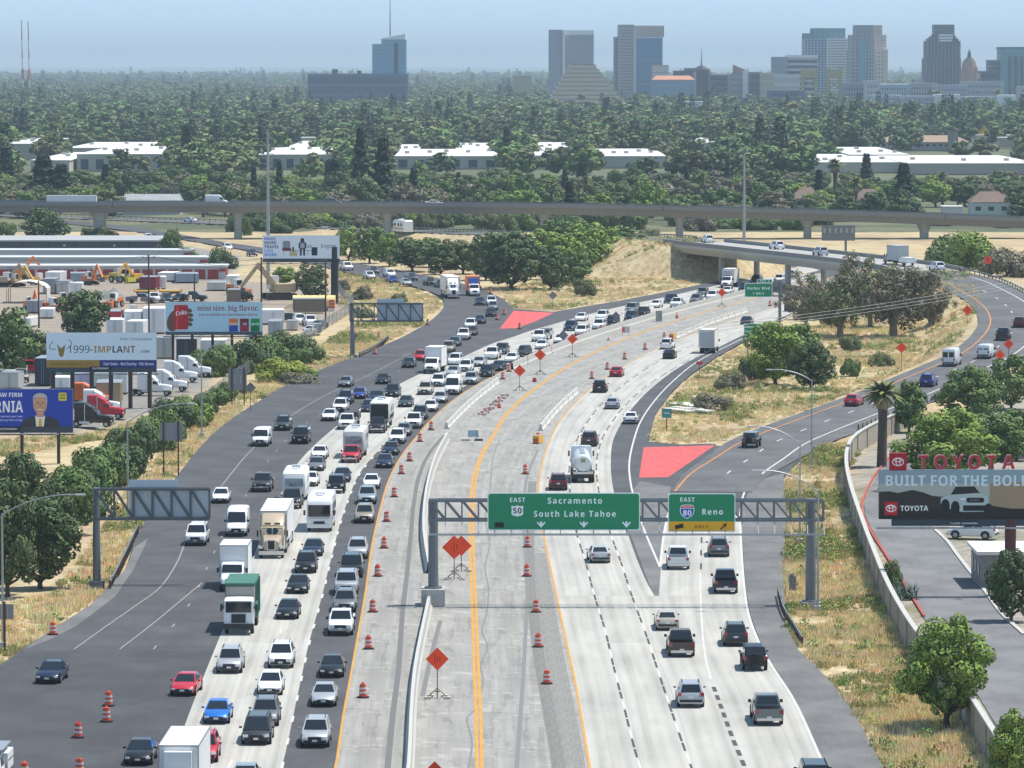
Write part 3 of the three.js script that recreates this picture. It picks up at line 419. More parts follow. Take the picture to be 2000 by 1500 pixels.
{ // the smaller green signs up the road
  const base = G(1523,628), Z = -base.z, at = (x, y) => D(x, y, Z), g = thing('exit_sign', 'green exit sign on a single post far up the freeway', 'sign');
  new MB().cyl(V(base.x, -0.3,-Z), V(base.x, at(0,548).y, -Z), 0.3,0.25,10).build('post', steelGrey, g); truss(g, at(1458,0).x, at(1530,0).x, at(0,553).y, at(0,578).y, -Z + 0.35,-Z - 0.35,4, steelGrey);
  panel(g, 'sign_panel', at(1456,0).x, at(1510,0).x, at(0,580).y, at(0,553).y, -Z + 0.7, signGreen(512,256, (x, w, h) => { plate(x, w, h); x.fillStyle = SIGNW; spaced(x, 'Harbor Blvd', 256,116,70,0.04); spaced(x, '1 MILE', 256,208,58); }));
  panel(g, 'exit_tab', at(1480,0).x, at(1510,0).x, at(0,552).y, at(0,545).y, -Z + 0.7, signGreen(256,64, (x, w, h) => { plate(x, w, h, GREEN, SIGNW, 10); x.fillStyle = SIGNW; spaced(x, 'EXIT  3', 128,48,42); }));
  const b2 = G(1500,700), Z2 = -b2.z, a2 = (x, y) => D(x, y, Z2), g2 = thing('distance_sign', 'green distance sign half hidden by the bright green tree', 'sign');
  for (const x of [1463,1488]) new MB().cyl(V(a2(x, 0).x, -0.3,-Z2), V(a2(x, 0).x, a2(0,636).y, -Z2 - 0.1), 0.1,0.1,8).build('post', steelGrey, g2);
  panel(g2, 'sign_panel', a2(1455,0).x, a2(1497,0).x, a2(0,661).y, a2(0,632).y, -Z2, signGreen(384,256, (x, w, h) => { plate(x, w, h); x.fillStyle = SIGNW; x.font = 'bold 58px sans-serif'; x.textAlign = 'left'; x.fillText('Placerville', 24,78); x.fillText('South Lake', 24,152); x.fillText('Sacramento', 24,226); }));
  const b3 = G(1640,486), Z3 = 1150, a3 = (x, y) => D(x, y, Z3), g3 = thing('message_sign', 'grey back of a wide message board below the flyover', 'sign');
  new MB().box((a3(1607,0).x + a3(1672,0).x) / 2, (a3(0,440).y + a3(0,470).y) / 2,-Z3, a3(1672,0).x - a3(1607,0).x, a3(0,440).y - a3(0,470).y, 0.8).build('cabinet', steelGrey, g3);
  for (let k = 0; k < 6; k++) new MB().box(a3(1612 + k * 11,0).x, a3(0,450).y, -Z3 + 0.45,0.5,1.2,0.1).build('vent', galv, g3);
  new MB().cyl(V(b3.x, groundH(b3.x, -Z3) - 0.3,-Z3), V(b3.x, a3(0,462).y, -Z3), 0.3,0.3,10).build('post', steelGrey, g3);
}
// ---------------------------------------------------------------- street lights, masts and utility poles
function lampPost(label, bx, by, topY, ex, ey, z2 = 0) {
  const b = G(bx, by), Z = -b.z, at = (x, y) => D(x, y, Z), t = at(bx, topY), e = at(ex, ey), g = thing('street_lamp', label, 'street lamp', 'street lamps beside the freeway');
  new MB().cyl(V(b.x, -0.3, b.z), V(b.x, t.y, b.z), 0.11,0.07,10).build('pole', galv, g); new MB().box(b.x, 0.05, b.z, 0.55,0.5,0.55).build('footing', concMat, g);
  const arm = new MB(), c = new THREE.QuadraticBezierCurve3(V(b.x, t.y - 0.1, b.z), V(b.x + (e.x - b.x) * 0.45, e.y + 0.1, b.z + z2 / 2), V(e.x, e.y, b.z + z2)); const p = c.getPoints(10); for (let i = 0; i < 10; i++) arm.cyl(p[i], p[i + 1],0.055,0.05,6, false); arm.build('arm', galv, g);
  const d = Math.sign(e.x - b.x); new MB().box(e.x + d * 0.3, e.y, b.z + z2,0.75,0.12,0.3).build('lamp_head', std(0.6,0.6,0.6,0.4, { metalness: 0.3 }), g);
}
lampPost('curved street lamp at the edge beside the big roadside oaks', 6,1262,1003,150,966);
lampPost('street lamp rising behind the nearer cantilever sign', 250,1028,823,368,788);
lampPost('street lamp by the bushes below the truck yard', 394,850,690,476,661);
lampPost('street lamp behind the ramp, farthest of three by the gantry', 1585,915,742,1508,722);
lampPost('street lamp in the grass between ramp and sound wall', 1562,1058,866,1472,833);
lampPost('street lamp standing right beside the gantry post', 1597,1190,958,1484,918,0.6);
function mast(label, x, yBase, yTop) { const b = G(x, yBase), Z = -b.z, t = D(x, yTop, Z).y, g = thing('high_mast_light', label, 'light mast', 'tall light masts'); new MB().cyl(V(b.x, -0.3, b.z), V(b.x, t, b.z), 0.42,0.2,12).build('pole', galv, g); const r = new MB(); r.cyl(V(b.x, t, b.z), V(b.x, t + 0.5, b.z), 0.7,0.5,12); for (let k = 0; k < 6; k++) { const a = k * Math.PI / 3; r.box(b.x + Math.cos(a) * 1.1, t + 0.15, b.z + Math.sin(a) * 1.1,0.5,0.25,0.5); } r.build('light_ring', steelGrey, g); }
mast('tall light mast rising over the flyover behind the white travel billboard', 524,545,252);
mast('tall light mast standing beyond the overpass bridge', 1453,525,298);
const poleWood = std(0.075,0.05,0.038,0.95);
function utilityPole(label, x, yBase, yTop, arm = true) { const b = G(x, yBase), Z = -b.z, t = D(x, yTop, Z).y, g = thing('utility_pole', label, 'utility pole', 'wooden utility poles'); new MB().cyl(V(b.x, -0.3, b.z), V(b.x, t, b.z), 0.17,0.12,8).build('pole', poleWood, g); if (arm) { new MB().box(b.x, t - 0.5, b.z, 2.4,0.14,0.14).build('crossarm', poleWood, g); for (const k of [-1,0,1]) new MB().cyl(V(b.x + k, t - 0.43, b.z), V(b.x + k, t - 0.2, b.z), 0.05,0.04,6).build('insulator', galv, g); } return V(b.x, t - 0.2, b.z); }
const upA = utilityPole('wooden pole in the equipment yard left of the soda billboard', 291,655,497), upB = utilityPole('thin pole standing in front of the white travel billboard', 511,700,503, false), upC = utilityPole('wooden pole beside the small red sign in the yard', 636,640,505, false);
utilityPole('thin dark pole behind the soda billboard', 380,620,535, false); utilityPole('short pole by the covered shelter in the yard', 76,640,548, false);
{
  const wires = [[upA, D(0,506,760)],[upA, D(0,560,660)],[upA, upB.clone()],[upA.clone().add(V(1,0,0)), upB.clone().add(V(0.3,-0.8,0))],[upB, upC],[upB.clone().add(V(0,-1.2,0)), upC.clone().add(V(0,-1.2,0))],[D(1300,642,700), D(2120,520,760)],[D(1300,648,700), D(2120,527,760)],[D(1300,654,701), D(2120,533,761)]];
  wires.forEach(([a, b], k) => { const w = new MB(), sag = a.distanceTo(b) * 0.012; let p = a; for (let i = 1; i <= 16; i++) { const t = i / 16, q = a.clone().lerp(b, t); q.y -= sag * 4 * t * (1 - t); w.cyl(p, q, 0.03,0.03,4, false); p = q; } w.top('power_cable', k > 5 ? galv : black, k > 5 ? `thin overhead cable crossing above the looping ramp, ${['highest', 'middle', 'lowest'][k - 6]} of three` : `thin dark overhead cable strung over the yard, ${ord(k)} of six`, 'cable', 'overhead cables'); });
}
// ---------------------------------------------------------------- median wall, concrete rails, guard rails
{
  const pts = smooth(px([[793,1570],[800,1500],[803,1420],[810,1330],[822,1262],[834,1205],[842,1165]]), 40), m = thing('median_barrier', 'pale concrete median barrier running to the gantry footing', 'barrier');
  const seg = (p, parent, nm, hh = 0.95) => { for (let i = 0; i < p.length - 1; i++) { const b = new MB(), a = p[i], c = p[i + 1], t = c.clone().sub(a).normalize(), s = V(-t.z, 0, t.x); const pr = [[-0.33,-0.2],[-0.33,0.08],[-0.19,0.3],[-0.12, hh],[0.12, hh],[0.19,0.3],[0.33,0.08],[0.33,-0.2]], Q = (o, k) => o.clone().addScaledVector(s, pr[k][0]).setY(pr[k][1]); for (let k = 0; k < 7; k++) b.quad(Q(a, k), Q(a, k + 1), Q(c, k + 1), Q(c, k), [0, k / 3,2, k / 3,2, k / 3 + 0.3,0, k / 3 + 0.3]); b.build(nm, concMat, parent); } };
  seg(pts.filter((_, i) => i % 4 === 0), m, 'wall_segment');
  const m2 = thing('median_barrier', 'pale concrete median barrier curving away behind the gantry post', 'barrier'); seg(smooth(px([[838,1120],[828,1060],[829,1000],[838,945],[853,900],[874,860]]), 10), m2, 'wall_segment', 1.0);
  const m3 = thing('median_barrier', 'low wide concrete median wall sweeping towards the bridge', 'barrier'); seg(smooth(px([[1000,722],[1060,695],[1130,668],[1200,645],[1290,618],[1370,597],[1450,577],[1520,558],[1580,542]]), 26), m3, 'wall_segment', 1.05);
  // loose precast rails
  const rail = (a, b, n, where) => { const p = smooth(px([a, [(a[0] + b[0]) / 2 - 3, (a[1] + b[1]) / 2 - 2], b]), n); for (let i = 0; i < n; i++) { const o = thing('concrete_rail', `white precast rail, ${ord(i)} of row ${where}`, 'barrier', 'precast rails ' + where), c = p[i].clone().lerp(p[i + 1],0.03), d = p[i + 1].clone().lerp(p[i],0.03), t = d.clone().sub(c).normalize(), s = V(-t.z, 0, t.x), bb = new MB(); const pr = [[-0.3,-0.02],[-0.3,0.1],[-0.16,0.3],[-0.1,0.82],[0.1,0.82],[0.16,0.3],[0.3,0.1],[0.3,-0.02]], Q = (q, k) => q.clone().addScaledVector(s, pr[k][0]).setY(pr[k][1] + 0.03); for (let k = 0; k < 7; k++) bb.quad(Q(c, k), Q(c, k + 1), Q(d, k + 1), Q(d, k), [0, k / 3,2, k / 3,2, k / 3 + 0.3,0, k / 3 + 0.3]); for (const e of [c, d]) { for (let k = 1; k < 6; k++) bb.tri(Q(e, 0), Q(e, k), Q(e, k + 1)); bb.tri(Q(e, 0), Q(e, 6), Q(e, 7)); } bb.build('rail_body', std(0.66,0.65,0.61,0.85, { map: wallTex }), o); new MB().box((c.x + d.x) / 2,0.87, (c.z + d.z) / 2,0.09,0.1,0.09).build('reflector', yellowPaint, o); } };
  rail([872,838],[972,748],13, 'along the oncoming side of the median'); rail([1056,842],[1127,768],8, 'beside the yellow line of the lanes going away'); rail([1318,662],[1458,610],12, 'up the road beside the lanes going away'); rail([1150,641],[1275,603],9, 'behind the grey portable cabinet');
}
function guardRail(label, list, hgt = 0.75) {
  const p = smooth(list[0].isVector3 ? list : px(list), Math.max(6, list.length * 6)), g = thing('guard_rail', label, 'guard rail', 'steel guard rails'), n = p.length - 1, beam = new MB();
  for (let i = 0; i < n; i++) { const a = p[i].clone(), b = p[i + 1].clone(); for (const [o, w] of [[hgt - 0.06,0.12],[hgt - 0.22,0.12]]) beam.bar(a.clone().setY(a.y + o), b.clone().setY(b.y + o), 0.07, w); beam.bar(a.clone().setY(a.y + hgt - 0.14), b.clone().setY(b.y + hgt - 0.14), 0.03,0.08); }
  beam.build('rail_beam', galv, g); for (let i = 0; i <= n; i++) new MB().box(p[i].x, p[i].y + hgt / 2 - 0.2, p[i].z, 0.16, hgt + 0.4,0.16).build('post', poleWood, g);
}
guardRail('guard rail curving past the nearer cantilever sign post', [[215,1150],[232,1118],[248,1085],[262,1055],[270,1038]]);
guardRail('guard rail in front of the farther cantilever sign', [[702,697],[725,686],[745,674],[758,663]]);
guardRail('guard rail on the right shoulder before the gantry post', [[1567,1262],[1548,1230],[1530,1200],[1520,1165]]);
{ const o = []; for (let i = 200; i < 359; i += 6) if (i > bridgeB + 6) o.push(rampOff(i, 10.6)); guardRail('guard rail along the rear ramp under the flyover', o); const o2 = []; for (let i = rampIdx(1934,640) - 40; i < bridgeA - 4; i += 6) o2.push(rampOff(i, 10.6)); guardRail('guard rail around the outside of the looping ramp', o2); }

// ---------------------------------------------------------------- vehicles
const paintOf = (() => { const c = {}, col = { white: [0.74,0.75,0.76], pearl: [0.66,0.65,0.62], silver: [0.42,0.44,0.46], grey: [0.17,0.18,0.19], 'dark grey': [0.04,0.043,0.047], black: [0.008,0.0085,0.0095], navy: [0.01,0.017,0.045], blue: [0.02,0.16,0.55], 'deep blue': [0.015,0.03,0.22], red: [0.46,0.02,0.035], 'dark red': [0.11,0.012,0.018], beige: [0.46,0.42,0.36], tan: [0.36,0.29,0.2], gold: [0.33,0.30,0.24], 'dark green': [0.03,0.05,0.045], 'grey-green': [0.16,0.2,0.19], brown: [0.06,0.045,0.035], lilac: [0.42,0.43,0.5], 'pale blue': [0.3,0.36,0.4], orange: [0.75,0.16,0.03] };
  return (k) => c[k] ??= phys(...col[k],0.38, { metalness: ['silver', 'grey', 'dark grey', 'lilac', 'pale blue', 'gold', 'blue'].includes(k) ? 0.35 : 0.05, clearcoat: 0.65, clearcoatRoughness: 0.05, specularIntensity: 0.5 }); })();
const glassMat = phys(0.014,0.018,0.022,0.08, { clearcoat: 0.5, clearcoatRoughness: 0.03 }), tyreMat = std(0.015,0.015,0.016,0.85), rimMat = std(0.38,0.39,0.4,0.35, { metalness: 0.7 }), trimMat = std(0.02,0.02,0.022,0.6), chromeMat = std(0.6,0.6,0.62,0.2, { metalness: 0.9 }), headMat = phys(0.8,0.82,0.84,0.12, { clearcoat: 1 }), tailMat = phys(0.38,0.012,0.015,0.2, { clearcoat: 1 }), plateMat = std(0.7,0.7,0.68,0.5), amberMat = phys(0.8,0.28,0.02,0.3), whiteBox = std(0.74,0.74,0.73,0.5), greyBox = std(0.42,0.44,0.46,0.5), seatMat = std(0.05,0.05,0.05,0.9), tanPaint = phys(0.46,0.37,0.25,0.35, { clearcoat: 0.8 }), greenBody = std(0.04,0.15,0.105,0.6), orangeBox = std(0.85,0.2,0.03,0.5), blueBox = std(0.03,0.16,0.62,0.5);

// body shell: stations [z, half width, y bottom, y top]; rounded section
function shell(st, round = 0.13) {
  const ring = (s) => { const [z, w, b, t] = s, r = Math.min(round, (t - b) * 0.4), o = []; const P = [[-w * 0.9, b],[-w, b + 0.16],[-w, b + (t - b) * 0.55],[-w * 0.985, t - r],[-w * 0.985 + r * 0.3, t - r * 0.3],[-w * 0.985 + r, t],[0, t + 0.025]]; for (const [x, y] of P) o.push([x, y, z]); for (let k = P.length - 2; k >= 0; k--) o.push([-P[k][0], P[k][1], z]); return o; };
  const R = st.map(ring), n = R[0].length, pos = [], idx = []; R.forEach((r) => r.forEach((p) => pos.push(...p)));
  for (let i = 0; i < R.length - 1; i++) for (let k = 0; k < n; k++) { const a = i * n + k, b = i * n + (k + 1) % n, c = a + n, d = b + n; idx.push(a, c, b, b, c, d); }
  for (const [i, f] of [[0,1],[R.length - 1,-1]]) for (let k = 1; k < n - 1; k++) idx.push(...(f > 0 ? [i * n, i * n + k, i * n + k + 1] : [i * n, i * n + k + 1, i * n + k]));
  let g = new THREE.BufferGeometry(); g.setAttribute('position', new THREE.Float32BufferAttribute(pos, 3)); g.setIndex(idx); g = toCreasedNormals(g, 0.75); return g;
}
// cabin: front/rear base z, front/rear roof z, belt and roof heights and half widths
function cabin(c) {
  const { fb, fr, rr, rb, yb, yr, wb, wr } = c, b = new MB(), out = {}, q = {};
  const B = { fl: V(-wb, yb, fb), fR: V(wb, yb, fb), rl: V(-wb, yb, rb), rR: V(wb, yb, rb) }, T = { fl: V(-wr, yr - 0.03, fr), fR: V(wr, yr - 0.03, fr), rl: V(-wr, yr - 0.03, rr), rR: V(wr, yr - 0.03, rr) };
  const i = 0.16, U = { fl: V(-wr + i, yr, fr - i), fR: V(wr - i, yr, fr - i), rl: V(-wr + i, yr, rr + i), rR: V(wr - i, yr, rr + i) };
  b.quad(B.fl, B.fR, T.fR, T.fl); b.quad(B.rR, B.rl, T.rl, T.rR); b.quad(B.rl, B.fl, T.fl, T.rl); b.quad(B.fR, B.rR, T.rR, T.fR); b.quad(U.fl, U.fR, U.rR, U.rl);
  b.quad(T.fl, T.fR, U.fR, U.fl); b.quad(T.rR, T.rl, U.rl, U.rR); b.quad(T.rl, T.fl, U.fl, U.rl); b.quad(T.fR, T.rR, U.rR, U.fR);
  out.core = b.geom();
  const pane = (a, bb, cc, d, u0, u1, v0, v1, off) => { const bl = (u, v) => a.clone().lerp(bb, u).lerp(d.clone().lerp(cc, u), v), n = bb.clone().sub(a).cross(d.clone().sub(a)).normalize().multiplyScalar(off ?? 0.012); return new MB().quad(bl(u0, v0).add(n), bl(u1, v0).add(n), bl(u1, v1).add(n), bl(u0, v1).add(n)).geom(); };
  out.windshield = pane(B.fl, B.fR, T.fR, T.fl, 0.05,0.95,0.06,0.93); out.rear = pane(B.rR, B.rl, T.rl, T.rR, 0.08,0.92,0.12,0.9);
  out.side = []; for (const [u0, u1] of c.panes ?? [[0.08,0.5],[0.53,0.93]]) { out.side.push(pane(B.rl, B.fl, T.fl, T.rl, u0, u1,0.1,0.88)); out.side.push(pane(B.fR, B.rR, T.rR, T.fR, 1 - u1,1 - u0,0.1,0.88)); }
  return out;
}
const wheelGeo = (() => { const c = {}; return (r, w) => c[r + '/' + w] ??= (() => { const t = new MB().cyl(V(-w / 2,0,0), V(w / 2,0,0), r, r, 16).geom(), m = new MB(); for (const s of [-1,1]) m.cyl(V(s * w * 0.45,0,0), V(s * (w / 2 + 0.012), 0,0), r * 0.62, r * 0.56,12); return [t, m.geom()]; })(); })();
const CARS = {
  sedan: { L: 4.8, W: 1.84, H: 1.45, r: 0.34, st: [[-2.4,0.72,0.34,0.78],[-2.28,0.86,0.24,0.97],[-1.7,0.91,0.22,1.0],[-0.9,0.92,0.21,0.95],[0.6,0.92,0.21,0.93],[1.2,0.91,0.21,0.91],[1.85,0.88,0.22,0.8],[2.2,0.8,0.24,0.69],[2.4,0.64,0.3,0.56]], cab: { fb: 1.15, fr: 0.3, rr: -0.95, rb: -1.75, yb: 0.9, yr: 1.45, wb: 0.85, wr: 0.62 } },
  hatch: { L: 4.55, W: 1.84, H: 1.55, r: 0.34, st: [[-2.27,0.74,0.34,0.85],[-2.15,0.87,0.24,1.02],[-1.5,0.92,0.22,1.02],[0.6,0.92,0.21,0.97],[1.1,0.91,0.21,0.94],[1.8,0.88,0.22,0.82],[2.1,0.8,0.24,0.7],[2.27,0.66,0.3,0.56]], cab: { fb: 1.2, fr: 0.35, rr: -1.35, rb: -2.05, yb: 0.93, yr: 1.55, wb: 0.85, wr: 0.63 } },
  suv: { L: 4.75, W: 1.93, H: 1.74, r: 0.38, st: [[-2.37,0.84,0.4,0.95],[-2.28,0.92,0.3,1.08],[-1.2,0.96,0.27,1.08],[0.7,0.96,0.27,1.05],[1.15,0.95,0.27,1.04],[1.85,0.92,0.28,0.96],[2.22,0.86,0.3,0.84],[2.37,0.74,0.36,0.66]], cab: { fb: 1.15, fr: 0.4, rr: -1.85, rb: -2.25, yb: 1.03, yr: 1.74, wb: 0.89, wr: 0.7, panes: [[0.06,0.3],[0.33,0.6],[0.63,0.92]] }, racks: true },
  bigsuv: { L: 5.2, W: 2.03, H: 1.92, r: 0.41, st: [[-2.6,0.94,0.42,1.1],[-2.52,1.0,0.34,1.18],[-1.2,1.01,0.3,1.18],[0.9,1.01,0.3,1.16],[1.3,1.0,0.3,1.15],[2.2,0.98,0.31,1.1],[2.52,0.93,0.34,1.0],[2.6,0.86,0.38,0.86]], cab: { fb: 1.35, fr: 0.75, rr: -2.35, rb: -2.55, yb: 1.14, yr: 1.92, wb: 0.95, wr: 0.8, panes: [[0.04,0.32],[0.35,0.62],[0.65,0.93]] }, racks: true },
  jeep: { L: 4.5, W: 1.9, H: 1.85, r: 0.44, st: [[-2.15,0.8,0.5,1.15],[-2.1,0.82,0.45,1.17],[0.8,0.84,0.45,1.15],[1.1,0.84,0.45,1.13],[1.95,0.74,0.48,1.08],[2.1,0.7,0.5,1.0]], cab: { fb: 0.95, fr: 0.72, rr: -1.95, rb: -2.1, yb: 1.12, yr: 1.85, wb: 0.8, wr: 0.74, panes: [[0.05,0.33],[0.36,0.63],[0.66,0.95]] }, spare: true, flares: true },
  minivan: { L: 5.1, W: 2.0, H: 1.78, r: 0.36, st: [[-2.55,0.88,0.38,1.0],[-2.46,0.97,0.28,1.08],[-1,1.0,0.25,1.08],[1.0,1.0,0.25,1.02],[1.7,0.96,0.25,0.95],[2.3,0.9,0.27,0.8],[2.55,0.74,0.33,0.62]], cab: { fb: 1.75, fr: 0.75, rr: -2.1, rb: -2.42, yb: 1.0, yr: 1.78, wb: 0.92, wr: 0.74, panes: [[0.05,0.3],[0.33,0.6],[0.63,0.9]] }, racks: true },
  pickup: { L: 5.8, W: 2.03, H: 1.9, r: 0.42, st: [[0.0,1.0,0.35,1.2],[1.1,1.01,0.34,1.2],[1.4,1.0,0.34,1.18],[2.4,0.98,0.36,1.12],[2.75,0.95,0.4,1.02],[2.9,0.88,0.44,0.88]], cab: { fb: 1.45, fr: 0.75, rr: -0.65, rb: -0.82, yb: 1.16, yr: 1.9, wb: 0.93, wr: 0.76 }, bed: [-2.9,-0.85] },
  van: { L: 5.9, W: 2.05, H: 2.65, r: 0.37, st: [[-2.95,0.98,0.42,2.42],[-2.86,1.0,0.35,2.58],[0.6,1.0,0.32,2.6],[1.05,0.99,0.32,2.45],[1.6,0.99,0.32,1.72],[1.95,0.98,0.32,1.28],[2.6,0.95,0.33,1.08],[2.88,0.88,0.36,0.9],[2.95,0.8,0.4,0.75]], cab: null, ws: { y0: 1.32, y1: 2.26, z0: 1.93, z1: 1.22, w0: 0.9, w1: 0.82 }, sideW: [[0.95,1.75,1.35,2.0]], rearDoors: true },
  lowvan: { L: 5.6, W: 2.0, H: 2.1, r: 0.37, st: [[-2.8,0.95,0.42,1.9],[-2.72,0.98,0.35,2.05],[0.6,0.98,0.32,2.08],[1.0,0.97,0.32,1.95],[1.75,0.97,0.32,1.15],[2.4,0.94,0.34,1.05],[2.72,0.88,0.38,0.92],[2.8,0.8,0.42,0.75]], cab: null, ws: { y0: 1.2, y1: 1.9, z0: 1.72, z1: 1.06, w0: 0.9, w1: 0.8 }, sideW: [[0.75,1.5,1.2,1.75]], rearDoors: true }
};
const carCache = {};
function carParts(type) {
  return carCache[type] ??= (() => {
    const s = CARS[type], P = [], W = s.W / 2, zf = s.st[s.st.length - 1][0], zr = s.bed ? s.bed[0] : s.st[0][0], hi = s.st[s.st.length - 2];
    P.push(['body', shell(s.st, s.cab ? 0.13 : 0.2), 'paint']);
    if (s.cab) { const c = cabin(s.cab); P.push(['cabin', c.core, 'paint'],['windshield', c.windshield, glassMat],['rear_window', c.rear, glassMat]); c.side.forEach((g) => P.push(['side_window', g, glassMat])); }
    if (s.ws) { const w = s.ws, n = V(0, w.z0 - w.z1, w.y1 - w.y0).normalize().multiplyScalar(0.03); P.push(['windshield', new MB().quad(V(-w.w0, w.y0, w.z0).add(n), V(w.w0, w.y0, w.z0).add(n), V(w.w1, w.y1, w.z1).add(n), V(-w.w1, w.y1, w.z1).add(n)).geom(), glassMat]);
      for (const [z0, z1, y0, y1] of s.sideW) for (const k of [-1,1]) P.push(['side_window', new MB().quad(...(k > 0 ? [V(W - 0.01, y0, z1 + 0.1), V(W - 0.01, y0, z0), V(W - 0.02, y1, z0), V(W - 0.02, y1, z1 - 0.4)] : [V(-W + 0.01, y0, z0), V(-W + 0.01, y0, z1 + 0.1), V(-W + 0.02, y1, z1 - 0.4), V(-W + 0.02, y1, z0)])).geom(), glassMat]);
      for (const k of [-1,1]) P.push(['rear_window', new MB().quad(V(k * 0.45 + 0.36,1.35, zr - 0.015), V(k * 0.45 - 0.36,1.35, zr - 0.015), V(k * 0.45 - 0.36, s.H - 0.55, zr - 0.015), V(k * 0.45 + 0.36, s.H - 0.55, zr - 0.015)).geom(), glassMat]); }
    if (s.bed) { const [z0, z1] = s.bed, l = z1 - z0, zc = (z0 + z1) / 2; P.push(['cargo_bed', new MB().box(0,0.62, zc, s.W - 0.1,0.5, l).geom(), 'paint'],['bed_liner', new MB().box(0,0.895, zc, s.W - 0.24,0.03, l - 0.12).geom(), trimMat]); for (const k of [-1,1]) P.push(['bed_side', new MB().box(k * (W - 0.07), 0.98, zc, 0.12,0.42, l).geom(), 'paint']); P.push(['tailgate', new MB().box(0,0.98, z0 + 0.05, s.W - 0.28,0.4,0.08).geom(), 'paint']); }
    // front: grille, bumper, lights, plate
    const fy = (hi[2] + hi[3]) / 2, tall = s.H > 1.7;
    P.push(['grille', new MB().box(0, fy + (tall ? 0.06 : 0.0), zf + 0.004, s.W * 0.46, tall ? 0.26 : 0.16,0.05).geom(), trimMat],['front_bumper', new MB().box(0, hi[2] + 0.14, zf - 0.03, s.W * 0.8,0.16,0.16).geom(), tall && s.bed ? chromeMat : trimMat]);
    for (const k of [-1,1]) { P.push(['headlight', new MB().at(k * s.W * 0.36, fy + (tall ? 0.12 : 0.07), zf - 0.07, k * 0.35).box(0,0,0, s.W * 0.17, tall ? 0.17 : 0.12,0.12).geom(), headMat]); P.push(['tail_light', new MB().at(k * (W - 0.17), tall ? 1.0 : 0.82, zr + 0.04,-k * 0.2).box(0,0,0,0.26, tall ? (s.cab ? 0.26 : 0.4) : 0.15,0.12).geom(), tailMat]); P.push(['door_mirror', new MB().box(k * (W + 0.1), s.cab ? s.cab.yb + 0.1 : s.ws.y0 + 0.12, s.cab ? s.cab.fb - 0.42 : s.ws.z0 - 0.35,0.2, s.bed || s.ws ? 0.22 : 0.13,0.12).geom(), s.bed || s.ws ? trimMat : 'paint']); }
    P.push(['number_plate', new MB().box(0, hi[2] + 0.2, zf + 0.06,0.34,0.13,0.02).geom(), plateMat, 1],['number_plate', new MB().box(0, s.bed ? 0.62 : tall ? 0.78 : 0.66, zr - 0.02,0.34,0.13,0.02).geom(), plateMat, 1],['rear_bumper', new MB().box(0, s.st[0][2] + 0.12, zr + 0.05, s.W * 0.84,0.18,0.18).geom(), s.bed ? chromeMat : trimMat]);
    if (s.racks) for (const k of [-1,1]) P.push(['roof_rail', new MB().bar(V(k * (s.cab.wr - 0.1), s.H + 0.05, s.cab.fr - 0.3), V(k * (s.cab.wr - 0.1), s.H + 0.05, s.cab.rr + 0.2), 0.05,0.05).geom(), trimMat, 1]);
    if (s.spare) P.push(['spare_wheel', new MB().cyl(V(0.05,1.0, zr - 0.3), V(0.05,1.0, zr - 0.02), 0.4,0.4,16).geom(), tyreMat]);
    if (s.flares) for (const k of [-1,1]) for (const z of [-1.35,1.4]) P.push(['wheel_flare', new MB().box(k * (W - 0.06), 0.92, z, 0.26,0.08,1.1).geom(), trimMat]);
    return P;
  })();
}
const wheelSpots = (s) => { const zf = s.st[s.st.length - 1][0], zr = s.bed ? s.bed[0] : s.st[0][0]; return [zf - 0.86 * s.L / 4.8, zr + 0.95 * s.L / 4.8]; };
function fillCar(o, type, paint, near) {
  const s = CARS[type], mat = paintOf(paint);
  for (const [n, g, m, fine] of carParts(type)) { if (!near && (fine || n === 'grille' || n === 'rear_bumper' || n === 'front_bumper')) continue; put(o, n, g, m === 'paint' ? mat : m); }
  const [tg, rg] = wheelGeo(s.r, 0.24); for (const z of wheelSpots(s)) for (const k of [-1,1]) { const w = put(o, 'wheel', tg, tyreMat); w.position.set(k * (s.W / 2 - 0.11), s.r, z); if (near) { put(w, 'rim', rg, rimMat); const a = put(o, 'wheel_arch', archGeo(s.r), trimMat); a.position.set(k * (s.W / 2 + 0.004), s.r, z); } }
}
const archGeo = (() => { const c = {}; return (r) => c[r] ??= (() => { const b = new MB(); for (let k = 0; k < 10; k++) { const a = Math.PI * k / 10 - 0.1, e = Math.PI * (k + 1) / 10 - 0.1, R = r + 0.09; b.quad(V(0, Math.sin(a) * r * 0.5, Math.cos(a) * r * 0.5), V(0, Math.sin(a) * R, Math.cos(a) * R), V(0, Math.sin(e) * R, Math.cos(e) * R), V(0, Math.sin(e) * r * 0.5, Math.cos(e) * r * 0.5)); } return b.geom(); })(); })();
function axle(o, zs, r, half, dual = false) { const [tg, rg] = wheelGeo(r, 0.28); for (const z of zs) for (const k of [-1,1]) for (const d of dual ? [0,0.32] : [0]) { const w = put(o, 'wheel', tg, tyreMat); w.position.set(k * (half - 0.16 - d), r, z); if (!d) put(w, 'rim', rg, rimMat); } }
const boxPart = (o, n, m, ...a) => put(o, n, new MB().box(...a).geom(), m);
function ribbedBox(o, n, m, cx, cy, cz, sx, sy, sz, edge = galv) { boxPart(o, n, m, cx, cy, cz, sx, sy, sz); const t = 0.07; for (const x of [-1,1]) for (const z of [-1,1]) boxPart(o, 'corner_post', edge, cx + x * (sx / 2 - t / 2 + 0.012), cy, cz + z * (sz / 2 - t / 2 + 0.012), t, sy, t); for (const x of [-1,1]) boxPart(o, 'top_rail', edge, cx + x * (sx / 2 - t / 2 + 0.014), cy + sy / 2 - 0.04, cz, t, 0.1, sz); for (const z of [-1,1]) boxPart(o, 'top_rail', edge, cx, cy + sy / 2 - 0.035, cz + z * (sz / 2 - t / 2 + 0.016), sx - 0.1,0.1, t); }
